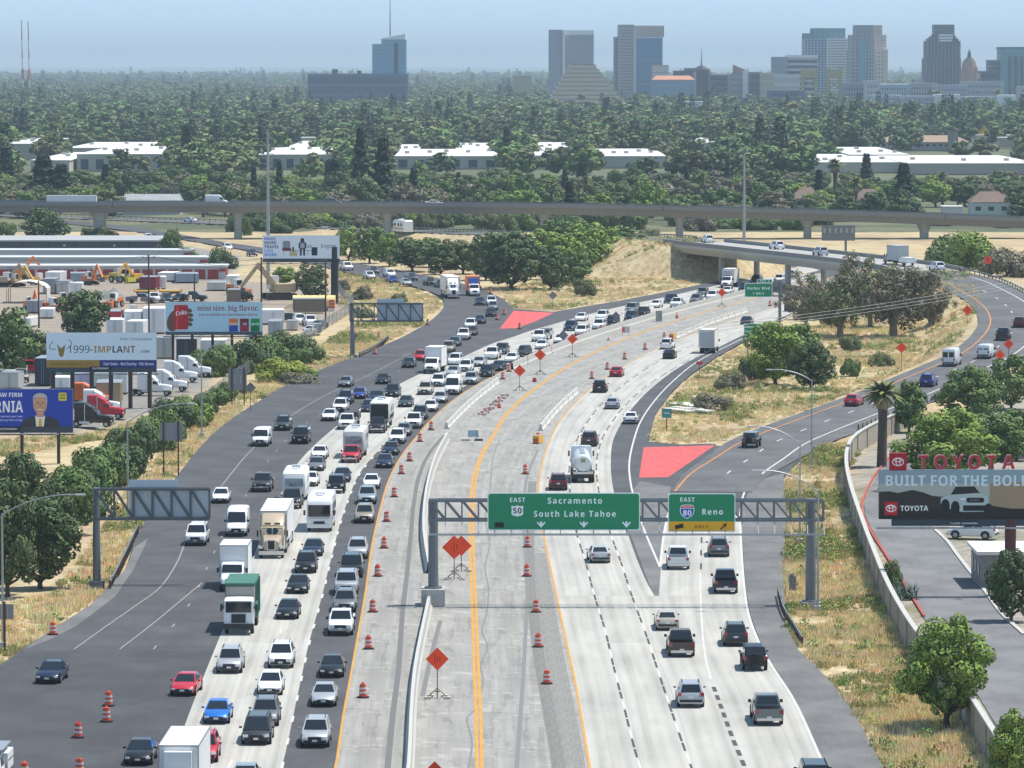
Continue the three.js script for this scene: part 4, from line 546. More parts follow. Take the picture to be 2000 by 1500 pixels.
const BIG = {
  box_truck: { L: 8.4, W: 2.5, H: 3.8, make(o, k) { const bl = k.long ?? 5.4, zr = 1.2 - bl;   // van-nose cab and cargo box
    put(o, 'cab', shell([[1.2,1.02,0.5,2.35],[1.9,1.02,0.48,2.35],[2.35,1.0,0.48,2.1],[2.75,1.0,0.48,1.5],[3.5,0.96,0.5,1.3],[4.0,0.88,0.52,1.15],[4.15,0.8,0.55,0.95]],0.16), paintOf(k.paint ?? 'white'));
    const n = V(0,0.42,0.62).normalize().multiplyScalar(0.03); put(o, 'windshield', new MB().quad(V(-0.9,1.58,2.74).add(n), V(0.9,1.58,2.74).add(n), V(0.84,2.2,2.32).add(n), V(-0.84,2.2,2.32).add(n)).geom(), glassMat);
    for (const s of [-1,1]) { boxPart(o, 'side_window', glassMat, s * 1.02,1.8,1.95,0.03,0.5,0.7); boxPart(o, 'door_mirror', trimMat, s * 1.25,1.75,2.6,0.22,0.4,0.12); boxPart(o, 'headlight', headMat, s * 0.68,0.98,4.02,0.3,0.2,0.14); boxPart(o, 'tail_light', tailMat, s * 1.05,0.75, zr, 0.24,0.12,0.06); }
    boxPart(o, 'grille', trimMat, 0,0.98,4.12,0.95,0.34,0.1); boxPart(o, 'front_bumper', k.paint === 'white' ? whiteBox : trimMat, 0,0.58,4.12,1.9,0.26,0.2); boxPart(o, 'chassis', trimMat, 0,0.72,1.3 - bl / 2,0.9,0.3, bl + 0.1); boxPart(o, 'rear_bumper', trimMat, 0,0.55, zr + 0.05,2.2,0.14,0.14);
    ribbedBox(o, 'cargo_box', k.box ?? whiteBox, 0,2.36,1.2 - bl / 2,2.5,2.85, bl); if (k.rear) boxPart(o, 'rear_door', k.rear, 0,2.3, zr - 0.015,2.2,2.55,0.03); if (k.front) boxPart(o, 'wind_deflector', k.front, 0,2.95,1.5,1.7,1.0,0.6);
    axle(o, [3.0],0.42,1.08); axle(o, [zr + 1.6],0.42,1.2, true); } },
  semi: { L: 7.2, W: 2.5, H: 3.9, make(o, k) { // bonneted tractor with sleeper
    const p = k.mat ?? paintOf(k.paint ?? 'white');
    put(o, 'hood', shell([[0.9,0.98,0.7,2.0],[1.5,0.92,0.7,1.95],[2.9,0.78,0.72,1.78],[3.35,0.7,0.78,1.62]],0.2), p); put(o, 'cab', shell([[-1.2,1.14,0.75,2.75],[0.5,1.14,0.75,2.75],[0.95,1.08,0.75,2.55],[1.15,1.05,0.75,2.0]],0.14), p); put(o, 'roof_fairing', shell([[-2.6,1.12,2.5,3.85],[-1.0,1.12,2.5,3.85],[0.1,1.08,2.5,3.3],[0.6,1.0,2.5,2.82]],0.2), p); put(o, 'sleeper', shell([[-2.6,1.16,0.8,2.8],[-1.18,1.16,0.8,2.8]],0.1), p);
    for (const s of [-1,1]) { const n = V(0,0.25,0.6).normalize().multiplyScalar(0.04); put(o, 'windshield', new MB().quad(...[[0.04,2.02,1.14],[1.0,2.02,1.05],[0.98,2.62,0.86],[0.04,2.62,0.9]].map(([x, y, z]) => V(s * x, y, z).add(n))).geom(), glassMat); boxPart(o, 'side_window', glassMat, s * 1.15,2.2,0.45,0.03,0.5,0.65); boxPart(o, 'door_mirror', trimMat, s * 1.38,2.1,1.0,0.16,0.6,0.1); boxPart(o, 'fender', p, s * 1.0,0.98,2.6,0.46,0.2,1.3); boxPart(o, 'headlight', headMat, s * 0.98,1.05,3.3,0.32,0.24,0.12); put(o, 'exhaust_stack', new MB().cyl(V(s * 1.2,1,-0.9), V(s * 1.2,3.7,-0.9), 0.09,0.09,8).geom(), chromeMat); boxPart(o, 'visor_window', std(0.12,0.06,0.05,0.3), s * 0.45,3.0,0.53,0.55,0.14,0.04); put(o, 'fuel_tank', new MB().cyl(V(s * 0.95,0.75,-1.8), V(s * 0.95,0.75,-0.2), 0.32,0.32,12).geom(), chromeMat); }
    boxPart(o, 'grille', chromeMat, 0,1.25,3.36,0.8,0.95,0.08); boxPart(o, 'grille_mesh', trimMat, 0,1.25,3.41,0.62,0.8,0.03); boxPart(o, 'front_bumper', chromeMat, 0,0.55,3.45,2.3,0.36,0.18); boxPart(o, 'chassis', trimMat, 0,0.85,-1.2,0.9,0.3,5.6);
    axle(o, [2.5],0.5,1.15); axle(o, [-2.3,-3.5],0.5,1.22, true); } },
  trailer: { L: 13, W: 2.55, H: 4.05, make(o, k) { ribbedBox(o, 'cargo_box', k.box ?? whiteBox, 0,2.6,0,2.55,2.85,13); boxPart(o, 'landing_gear', trimMat, 0,0.6,3.2,1.6,1.1,0.2); boxPart(o, 'chassis', trimMat, 0,1.05,0,1.0,0.25,12); for (const s of [-1,1]) boxPart(o, 'side_skirt', greyBox, s * 1.22,0.75,-0.8,0.05,0.75,5); axle(o, [-4.2,-5.4],0.5,1.25, true); } },
  camper: { L: 8, W: 2.5, H: 3.4, make(o, k) { put(o, 'body', shell([[-4,1.2,0.7,3.2],[-3.8,1.25,0.6,3.35],[3.3,1.25,0.6,3.35],[3.8,1.22,0.9,3.1],[4,1.15,1.3,2.5]],0.25), k.box ?? whiteBox); boxPart(o, 'roof_vent', whiteBox, 0,3.45,1.5,0.7,0.2,0.7); boxPart(o, 'air_conditioner', greyBox, 0,3.5,-0.6,0.9,0.3,1.0); boxPart(o, 'front_panel', k.front ?? std(0.5,0.54,0.58,0.4), 0, k.big ? 2.1 : 2.2, k.big ? 3.96 : 3.94, k.big ? 2.2 : 1.9, k.big ? 1.8 : 0.9, k.big ? 0.2 : 0.12); for (const s of [-1,1]) { boxPart(o, 'side_stripe', k.stripe ?? greyBox, s * 1.25,1.3,-0.2,0.03,0.5,6.6); for (const z of [-2.2,0.4]) boxPart(o, 'side_window', glassMat, s * 1.26,2.3, z, 0.03,0.7,1.1); boxPart(o, 'tail_light', tailMat, s * 1.0,1.1,-4.02,0.2,0.2,0.05); } boxPart(o, 'hitch', trimMat, 0,0.6,4.3,0.4,0.12,1.2); axle(o, [-0.6,-1.5],0.36,1.2); } },
  motorhome: { L: 9.5, W: 2.55, H: 3.6, make(o) { put(o, 'body', shell([[-4.7,1.2,0.6,3.2],[-4.5,1.26,0.45,3.4],[3.8,1.26,0.42,3.4],[4.3,1.25,0.42,3.25],[4.6,1.2,0.45,2.9],[4.72,1.15,0.5,1.6]],0.22), paintOf('white')); boxPart(o, 'windshield', glassMat, 0,2.1,4.72,2.15,1.15,0.06); boxPart(o, 'grille', trimMat, 0,0.95,4.75,1.1,0.24,0.05); boxPart(o, 'front_bumper', whiteBox, 0,0.6,4.72,2.35,0.35,0.2); boxPart(o, 'wiper_panel', greyBox, 0,1.38,4.74,2.0,0.1,0.05); boxPart(o, 'air_conditioner', whiteBox, 0,3.52,1.2,0.9,0.3,1.2); boxPart(o, 'roof_vent', whiteBox, 0,3.5,3,0.6,0.16,0.6); for (const s of [-1,1]) { boxPart(o, 'headlight', headMat, s * 0.95,1.0,4.72,0.32,0.22,0.1); boxPart(o, 'door_mirror', trimMat, s * 1.45,1.9,4.5,0.2,0.5,0.15); for (const z of [-2.5,0,2.8]) boxPart(o, 'side_window', glassMat, s * 1.27,2.2, z, 0.03,0.8,1.3); boxPart(o, 'side_stripe', std(0.25,0.2,0.18,0.5), s * 1.265,1.3,0,0.03,0.3,8); } axle(o, [3.2],0.45,1.2); axle(o, [-2.6],0.45,1.22, true); } },
  garbage_truck: { L: 9.6, W: 2.5, H: 4.0, make(o) { put(o, 'cab', shell([[2.9,1.18,0.6,2.9],[4.5,1.2,0.55,2.9],[4.75,1.18,0.55,2.75],[4.8,1.15,0.6,1.7]],0.14), paintOf('white')); boxPart(o, 'windshield', glassMat, 0,2.25,4.8,2.05,0.85,0.07); boxPart(o, 'grille', trimMat, 0,1.35,4.84,1.15,0.7,0.06); boxPart(o, 'front_bumper', trimMat, 0,0.72,4.9,2.45,0.4,0.3); for (const s of [-1,1]) { boxPart(o, 'headlight', headMat, s * 0.92,1.05,4.84,0.24,0.22,0.06); boxPart(o, 'door_mirror', trimMat, s * 1.4,2.2,4.6,0.16,0.6,0.12); boxPart(o, 'lift_arm', greenBody, s * 1.3,2.2,2.6,0.14,0.24,4.0); boxPart(o, 'side_window', glassMat, s * 1.2,2.25,4.0,0.03,0.7,0.9); } boxPart(o, 'hopper', std(0.35,0.32,0.28,0.8), 0,2.4,2.0,2.3,2.6,1.5); boxPart(o, 'container_body', greenBody, 0,2.45,-1.7,2.45,3.0,6.0); boxPart(o, 'hopper_rim', greenBody, 0,3.86,2.0,2.4,0.22,1.6); for (let z = -4.2; z < 1; z += 1) for (const s of [-1,1]) boxPart(o, 'body_rib', greenBody, s * 1.25,2.4, z, 0.1,2.8,0.12); boxPart(o, 'chassis', trimMat, 0,0.8,-0.5,1,0.3,8.5); axle(o, [3.4],0.5,1.18); axle(o, [-2.2,-3.5],0.5,1.2, true); } },
  tanker: { L: 11, W: 2.5, H: 3.5, make(o) { const z = -0.4, t = new MB(); t.cyl(V(0,2.1,-5.1), V(0,2.1,4.2), 1.02,1.02,28); t.cyl(V(0,2.1,-5.35), V(0,2.1,-5.1), 0.82,1.02,28); put(o, 'tank', t.geom(), std(0.72,0.74,0.76,0.28, { metalness: 0.3 })); for (const zz of [-4,-2,0,2]) put(o, 'tank_band', new MB().cyl(V(0,2.1, zz), V(0,2.1, zz + 0.12), 1.045,1.045,28, false).geom(), chromeMat); boxPart(o, 'hazard_plate', std(0.4,0.33,0.12,0.6), 0,2.45,-5.37,0.5,0.4,0.02); boxPart(o, 'rear_bumper', trimMat, 0,0.75,-5.3,2.4,0.45,0.3); boxPart(o, 'hose_box', chromeMat, 0,1.1,-5.15,2.2,0.25,0.5); put(o, 'cab', shell([[3.9,1.15,0.8,3.3],[5.2,1.15,0.8,3.3],[5.5,1.1,0.8,2.4]],0.16), paintOf('white')); boxPart(o, 'chassis', trimMat, 0,0.9,0,1,0.3,10.4); boxPart(o, 'walkway', galv, 0,3.16,0,0.5,0.06,8); for (const s of [-1,1]) { boxPart(o, 'tail_light', tailMat, s * 0.95,0.95,-5.46,0.3,0.12,0.04); boxPart(o, 'door_mirror', trimMat, s * 1.36,2.4,5.0,0.18,0.6,0.12); boxPart(o, 'mudguard', trimMat, s * 1.0,1.15,-3.9,0.55,0.1,2.6); } axle(o, [-4.4,-3.2],0.5,1.25, true); axle(o, [4.6],0.5,1.2); } },
  utility_truck: { L: 6.8, W: 2.2, H: 2.6, make(o) { put(o, 'cab', shell([[0.2,1.0,0.4,1.3],[1.6,1.0,0.4,1.28],[2.9,0.96,0.42,1.15],[3.4,0.88,0.48,0.95]],0.14), paintOf('white')); const c = cabin({ fb: 1.7, fr: 1.0, rr: -0.2, rb: -0.4, yb: 1.24, yr: 2.0, wb: 0.94, wr: 0.78 }); put(o, 'cabin', c.core, paintOf('white')); put(o, 'windshield', c.windshield, glassMat); for (const g of c.side) put(o, 'side_window', g, glassMat); for (const s of [-1,1]) { boxPart(o, 'tool_cabinet', whiteBox, s * 0.86,1.35,-2.0,0.44,1.1,2.8); boxPart(o, 'headlight', headMat, s * 0.7,0.95,3.3,0.3,0.16,0.12); boxPart(o, 'cabinet_handle', trimMat, s * 1.09,1.4,-2.0,0.02,0.06,2.2); } boxPart(o, 'bed_floor', greyBox, 0,0.85,-2,1.3,0.1,2.9); boxPart(o, 'ladder_rack', galv, 0,2.3,-1.2,1.9,0.06,4.2); axle(o, [2.4,-2.2],0.42,1.0); } },
  open_trailer: { L: 5, W: 2.2, H: 1.5, make(o, k) { boxPart(o, 'trailer_deck', greyBox, 0,0.75,0,2.1,0.15,4.6); for (const s of [-1,1]) boxPart(o, 'side_board', k.box ?? greyBox, s * 1.03,1.1,0,0.06,0.6,4.5); boxPart(o, 'covered_load', k.box ?? std(0.1,0.1,0.11,0.9), 0,1.25,-0.2,1.7,0.9,3.6); boxPart(o, 'hitch', trimMat, 0,0.6,2.8,0.12,0.12,1.4); axle(o, [-0.3],0.36,1.05); } }
};
// flows: the way traffic runs, as ground paths from their near end to their far end
const flowOf = (list) => smooth(px(list), 200);
const FLOW = {
  west: flowOf([[330,1750],[400,1500],[470,1340],[545,1180],[600,1060],[650,950],[700,880],[770,808],[860,745],[950,704],[1050,664],[1150,632],[1250,603],[1350,579],[1450,556],[1540,537]]),
  merge: flowOf([[-250,1640],[-60,1450],[95,1325],[250,1200],[390,1060],[440,970],[530,880],[650,790],[780,715],[870,665],[930,624],[952,600],[935,580],[880,562],[800,546],[720,531],[660,518],[560,498],[430,477],[290,452],[120,436]]),
  east: flowOf([[1460,1700],[1400,1500],[1335,1300],[1270,1150],[1180,1050],[1135,960],[1122,900],[1150,850],[1200,782],[1300,700],[1400,654],[1500,616],[1600,575]]),
  exit: flowOf([[1640,1700],[1560,1500],[1465,1290],[1425,1160],[1405,1080],[1400,1000],[1420,930],[1470,880]]),
  ramp: Array.from({ length: 360 }, (_, i) => rampOff(i, 3.6)),
};
const flowName = { west: 'on pale oncoming lanes', merge: 'on dark merge lanes', dark: 'in dark lane by yellow line', east: 'on main lanes going away', exit: 'on exit lanes going away', ramp: 'on looping ramp' };
const VEH = [];
function veh(kind, color, x, y, flow, opt = {}) { VEH.push({ kind, color, x, y, flow, opt }); }
const add = (flow, list) => list.forEach(([k, c, x, y, o]) => veh(k, c, x, y, flow, o));
add('merge', [['sedan', 'navy', 92,1337],['sedan', 'red', 356,1361],['sedan', 'black', 268,1497],['box_truck', 'white', 340,1590, { front: whiteBox, long: 8.6 }],['utility_truck', 'white', -34,1548],['bigsuv', 'white', 381,1067],['sedan', 'white', 430,984],['pickup', 'dark grey', 510,962],['lowvan', 'white', 507,873],['suv', 'dark green', 550,842],['bigsuv', 'black', 585,868],['sedan', 'white', 641,823],['suv', 'white', 662,806],['suv', 'navy', 672,790],['sedan', 'deep blue', 699,780],['sedan', 'grey', 672,757],['sedan', 'black', 745,751],['sedan', 'black', 796,719],['hatch', 'red', 818,705],['suv', 'gold', 873,689],['sedan', 'dark green', 886,677],['pickup', 'white', 903,665],['hatch', 'brown', 919,656],['suv', 'white', 917,643],['sedan', 'navy', 936,633],['sedan', 'black', 957,619],['hatch', 'grey', 962,606],['suv', 'white', 960,597],['sedan', 'navy', 937,597],['pickup', 'white', 682,529],['suv', 'navy', 733,536],['suv', 'silver', 726,546],['suv', 'white', 766,542],['sedan', 'deep blue', 771,553],['sedan', 'silver', 797,558],['suv', 'navy', 808,549],['suv', 'black', 844,558],['semi', 'white', 887,584],['box_truck', 'orange', 928,579, { box: orangeBox, front: blueBox, paint: 'white' }],['hatch', 'navy', 863,562],['suv', 'white', 448,489],['suv', 'navy', 496,501],['suv', 'white', 293,470],['sedan', 'blue', 314,477]]);
add('west', [['sedan', 'blue', 422,1416],['suv', 'red', 396,1492],['suv', 'silver', 447,1317],['suv', 'white', 547,1307],['hatch', 'white', 526,1360],['suv', 'grey', 516,1421],['minivan', 'dark grey', 500,1457],['sedan', 'pale blue', 477,1548],['sedan', 'black', 561,1211],['motorhome', 'white', 624,1040],['semi', 'tan', 529,1092, { mat: tanPaint }],['pickup', 'black', 569,995],['sedan', 'white', 604,951],['sedan', 'grey', 616,921],['sedan', 'white', 622,898],['pickup', 'red', 684,905],['jeep', 'black', 655,965],['sedan', 'navy', 666,943],['sedan', 'navy', 610,1088],['suv', 'black', 596,1121],['sedan', 'black', 580,1161],['garbage_truck', 'green', 465,1241],['box_truck', 'white', 452,1157],['van', 'white', 461,1049],['pickup', 'white', 675,840],['suv', 'black', 764,777],['sedan', 'navy', 731,786],['pickup', 'black', 735,847],['hatch', 'navy', 718,806],['sedan', 'dark green', 790,796],['suv', 'beige', 828,772],['van', 'white', 882,772],['suv', 'white', 853,756],['box_truck', 'white', 840,731],['suv', 'white', 885,714],['sedan', 'silver', 882,736],['suv', 'white', 906,727],['sedan', 'silver', 932,717],['pickup', 'white', 957,703],['suv', 'dark green', 976,693],['pickup', 'white', 1049,668],['suv', 'navy', 1110,647],['suv', 'white', 1132,656],['sedan', 'white', 1131,628],['suv', 'white', 1166,644],['suv', 'white', 1172,626],['bigsuv', 'grey-green', 1230,613],['sedan', 'white', 1277,602],['suv', 'navy', 1305,593],['pickup', 'white', 1318,602],['suv', 'grey', 1355,593],['jeep', 'grey', 1368,581],['suv', 'white', 1387,586],['sedan', 'white', 1417,575],['box_truck', 'white', 1416,563, { front: greyBox }],['suv', 'navy', 1450,569],['suv', 'black', 1473,554],['suv', 'white', 1517,553],['sedan', 'black', 1531,550],['suv', 'white', 1541,544]]);
add('dark', [['suv', 'grey', 672,1198],['pickup', 'white', 664,1243],['sedan', 'black', 647,1325],['sedan', 'silver', 631,1382],['suv', 'silver', 615,1462],['sedan', 'white', 724,956],['suv', 'pale blue', 716,986],['suv', 'gold', 711,1023],['sedan', 'navy', 750,915],['sedan', 'navy', 762,890],['suv', 'white', 774,868],['suv', 'silver', 697,1093],['bigsuv', 'black', 685,1130],['bigsuv', 'silver', 675,1164],['sedan', 'silver', 857,788],['sedan', 'white', 838,805],['suv', 'dark grey', 818,821],['pickup', 'white', 806,838],['sedan', 'grey', 787,852],['suv', 'black', 947,737],['sedan', 'navy', 970,725],['suv', 'silver', 917,752],['sedan', 'white', 996,709],['suv', 'dark green', 1020,698],['sedan', 'white', 1055,683],['sedan', 'white', 1091,671],['suv', 'black', 1192,636],['suv', 'navy', 1228,627],['suv', 'black', 1252,619]]);
add('east', [['sedan', 'silver', 1174,1101],['sedan', 'beige', 1304,1233],['pickup', 'brown', 1332,1285],['suv', 'silver', 1350,1384],['tanker', 'white', 1140,944],['suv', 'dark red', 1091,959],['suv', 'brown', 1150,873],['sedan', 'white', 1231,829],['sedan', 'lilac', 1194,800],['suv', 'black', 1170,768],['sedan', 'red', 1202,737],['sedan', 'black', 1305,702],['suv', 'white', 1300,683],['box_truck', 'white', 1380,691, { rear: greyBox }],['sedan', 'navy', 1455,635],['suv', 'black', 1541,609]]);
add('exit', [['pickup', 'white', 1325,1114],['suv', 'grey', 1404,1089],['pickup', 'navy', 1418,1161],['suv', 'dark grey', 1437,1264],['jeep', 'black', 1475,1312],['pickup', 'grey', 1502,1419],['bigsuv', 'black', 1594,1555]]);
add('ramp', [['jeep', 'grey-green', 1463,876],['hatch', 'red', 1661,795],['suv', 'deep blue', 1808,757],['van', 'white', 1852,717],['lowvan', 'white', 1920,702],['pickup', 'dark grey', 1957,667],['suv', 'dark red', 1990,642],['suv', 'white', 1382,476],['suv', 'white', 1517,487],['suv', 'lilac', 1602,499],['suv', 'white', 1830,529],['box_truck', 'grey', 1748,517, { paint: 'dark grey', box: greyBox }],['sedan', 'white', 372,434],['motorhome', 'silver', 787,456]]);
// nearest flow point and tangent
function onFlow(p, flow) { const F = FLOW[flow === 'dark' ? 'west' : flow]; let b = 1, bd = 1e9; for (let i = 1; i < F.length - 1; i++) { const d = (F[i].x - p.x) ** 2 + (F[i].z - p.z) ** 2; if (d < bd) { bd = d; b = i; } } const t = F[b + 1].clone().sub(F[b - 1]); return { t: t.normalize(), y: F[b].y, i: b }; }
for (const v of VEH) {
  const s = CARS[v.kind] ?? BIG[v.kind]; v.L = s.L; v.W = s.W;
  let h = 0; if (v.flow === 'ramp') { for (let k = 0; k < 4; k++) h = onFlow(G(v.x, v.y, h), 'ramp').y; }
  const base = G(v.x, v.y, h), f = onFlow(base, v.flow), away = ['east', 'exit', 'ramp'].includes(v.flow);
  v.away = away; v.dir = f.t.clone(); v.dir.y = 0; v.dir.normalize(); if (v.flow === 'ramp' && v.y < 520) v.flip = true;
  const into = v.dir.z < 0 || v.flow === 'ramp' ? v.dir : v.dir.clone().negate();         // pointing away from the camera
  v.pos = base.clone().addScaledVector(into, (v.flow === 'ramp' && f.i > bridgeA - 10 ? 0 : v.L / 2)); v.into = into; v.h = h;
}
// no two vehicles may overlap: push the farther one of a pair up the lane
for (let it = 0; it < 30; it++) for (const a of VEH) for (const b of VEH) { if (a === b || a.pos.z < b.pos.z) continue; const d = b.pos.clone().sub(a.pos), al = d.dot(a.into), la = Math.abs(d.x * a.into.z - d.z * a.into.x); if (la < (a.W + b.W) / 2 + 0.1 && Math.abs(al) < (a.L + b.L) / 2 + 0.7) { const push = ((a.L + b.L) / 2 + 0.7 - al) * 0.5; b.pos.addScaledVector(b.into, Math.min(push, 2)); } }
const pretty = { sedan: 'saloon car', hatch: 'hatchback', suv: 'SUV', bigsuv: 'large SUV', jeep: 'boxy off-roader', minivan: 'minivan', pickup: 'pickup truck', van: 'tall cargo van', lowvan: 'low cargo van', box_truck: 'box truck', semi: 'bonneted lorry tractor', motorhome: 'motorhome', garbage_truck: 'rubbish truck', tanker: 'tanker lorry', utility_truck: 'utility truck with tool cabinets', trailer: 'long box trailer', camper: 'camper trailer', open_trailer: 'loaded open trailer' };
const nameOfKind = { sedan: 'sedan_car', hatch: 'hatchback_car', suv: 'suv_car', bigsuv: 'large_suv_car', jeep: 'offroad_car', minivan: 'minivan', pickup: 'pickup_truck', van: 'cargo_van', lowvan: 'cargo_van' };
const counts = {};
VEH.map((v) => v).sort((a, b) => b.pos.z - a.pos.z).forEach((v) => {
  const key = v.color + v.kind + v.flow; v.n = counts[key] = (counts[key] ?? -1) + 1;
});
for (const v of VEH) {
  const key = v.color + v.kind + v.flow, many = counts[key] > 0, what = `${v.color} ${pretty[v.kind]}`;
  const label = many ? `${what}, ${ord(v.n)} such from the camera, ${flowName[v.flow]}` : `${what} ${flowName[v.flow]}, the only such one`;
  const o = thing(nameOfKind[v.kind] ?? v.kind, label, /truck|tanker|semi/.test(v.kind) ? 'truck' : /van/.test(v.kind) ? 'van' : v.kind === 'motorhome' ? 'motorhome' : 'car', 'vehicles ' + flowName[v.flow]);
  const near = v.pos.z > -720; if (CARS[v.kind]) fillCar(o, v.kind, v.color, near); else BIG[v.kind].make(o, v.opt);
  let d = v.away ? v.dir.clone() : v.dir.clone().negate(); if (v.flow === 'ramp') d = v.dir.clone();
  const y = v.flow === 'ramp' ? onFlow(v.pos, 'ramp').y + 0.03 : 0.02; o.position.set(v.pos.x, y, v.pos.z); o.rotation.y = Math.atan2(d.x, d.z) + (R0() - 0.5) * 0.02; v.obj = o; v.head = d;
}
// trailers in tow: behind the vehicle that pulls them
function tow(find, kind, opt, gap, label, dy = 0) {
  const v = VEH.find(find), s = BIG[kind], o = thing(kind, label, 'trailer', 'trailers in tow'); s.make(o, opt);
  const back = v.head.clone().negate(); const c = v.obj.position.clone().addScaledVector(back, v.L / 2 + s.L / 2 + gap); const f = onFlow(c, v.flow).t.clone(); f.y = 0; f.normalize(); if (!v.away) f.negate(); if (f.dot(v.head) < 0) f.negate();
  o.position.copy(c); o.position.y += dy; o.rotation.y = Math.atan2(f.x, f.z);
}
tow((v) => v.kind === 'semi' && v.color === 'tan', 'trailer', { box: whiteBox }, -2.6, 'long silver-white box trailer pulled by the tan lorry tractor');
tow((v) => v.kind === 'semi' && v.color === 'white', 'trailer', { box: whiteBox }, -2.6, 'white box trailer behind the white tractor on the curving ramp');
tow((v) => v.kind === 'pickup' && v.color === 'black' && v.x === 569, 'camper', {}, 0.6, 'white camper trailer towed by a black pickup behind the motorhome');
tow((v) => v.kind === 'pickup' && v.color === 'black' && v.x === 735, 'camper', { box: std(0.55,0.55,0.54,0.5), front: trimMat, stripe: trimMat, big: 1 }, -0.4, 'black-fronted tall camper trailer towed by a black pickup', 0.25);
tow((v) => v.kind === 'pickup' && v.color === 'red', 'camper', { box: std(0.5,0.5,0.5,0.5), front: greyBox }, 0.5, 'grey camper trailer towed by the red pickup');
tow((v) => v.kind === 'pickup' && v.x === 675, 'open_trailer', { box: std(0.05,0.05,0.055,0.8) }, 0.6, 'black-sided trailer behind the white pickup on the merge edge');
tow((v) => v.kind === 'pickup' && v.x === 1049, 'open_trailer', {}, 0.6, 'trailer with dark covered load behind a far white pickup');
tow((v) => v.kind === 'box_truck' && v.color === 'grey', 'open_trailer', { box: whiteBox }, 0.6, 'white-sided trailer behind the grey truck on the bridge');
// vehicles on the flyover
for (const [k, c, x, lab] of [['van', 'white', 423, 'tall white van crossing the flyover'],['sedan', 'white', 848, 'white saloon crossing the flyover'],['suv', 'grey', 650, 'grey SUV crossing the flyover'],['trailer', 'white', 140, 'long pale trailer half hidden by the flyover parapet']]) {
  const p = D(x, 400,1244), o = thing(nameOfKind[k] ?? 'box_trailer', lab, k === 'trailer' ? 'trailer' : 'car', 'vehicles on the flyover'); if (CARS[k]) fillCar(o, k, c, false); else BIG[k].make(o, {}); const y = D(x, x > 700 ? 396.6 : 395.3,1240).y - 0.72; o.position.set(p.x, k === 'trailer' ? y - 1.6 : y, -1244); o.rotation.y = Math.PI / 2;
}

// footprints of the far white sheds [x0, x1, distance0, distance1], so that trees keep off them
const shedPx = [[0,70,302,280,2250],[60,135,338,312,2000],[150,330,330,300,2020],[130,290,300,288,2330],[500,660,327,301,2050],[560,620,300,287,2320],[770,975,328,304,2060],[765,815,303,294,2240],[890,975,306,291,2330],[1045,1110,321,303,2060],[1160,1300,321,304,2080],[1045,1115,305,290,2280],[1325,1400,300,278,2420],[1590,1770,333,316,1990],[1660,1775,318,301,2120],[1770,2030,338,318,1960],[1720,1890,300,272,2480],[1905,1990,292,264,2620],[1640,1670,316,310,2200]];
const SHEDS = shedPx.map(([x0, x1, , , z]) => [(x0 - 1000) / FOCAL * z, (x1 - 1000) / FOCAL * z, z, z + 190]);
const housePx = [[1898,1974,0,390,1400],[238,352,0,388,1440],[1842,1880,0,398,1395]];
// would a tree of height h at this spot hide a shed from the road side?
const hides = (x, z, h, w = 4) => { const q = x / z * FOCAL + 1000, t = HORIZON + (EYE - h) * FOCAL / z, m = w * FOCAL / z; return [...shedPx, ...housePx].some(([x0, x1, , yT, zs]) => z < zs && q > x0 - m && q < x1 + m && t < yT + 9); };

// ---------------------------------------------------------------- trees and shrubs
const leafMat = (r, g, b) => { const m = std(r, g, b, 0.85, { vertexColors: true }); return m; };
const LEAF = { oak: leafMat(0.074,0.115,0.043), green: leafMat(0.11,0.175,0.052), bright: leafMat(0.175,0.255,0.047), lime: leafMat(0.24,0.285,0.05), grey: leafMat(0.165,0.155,0.105), pine: leafMat(0.042,0.068,0.043), dull: leafMat(0.125,0.152,0.064), palm: leafMat(0.15,0.175,0.055), straw: leafMat(0.40,0.31,0.17) };
const barkMat = std(0.09,0.07,0.055,0.95), paleBark = std(0.24,0.2,0.165,0.9);
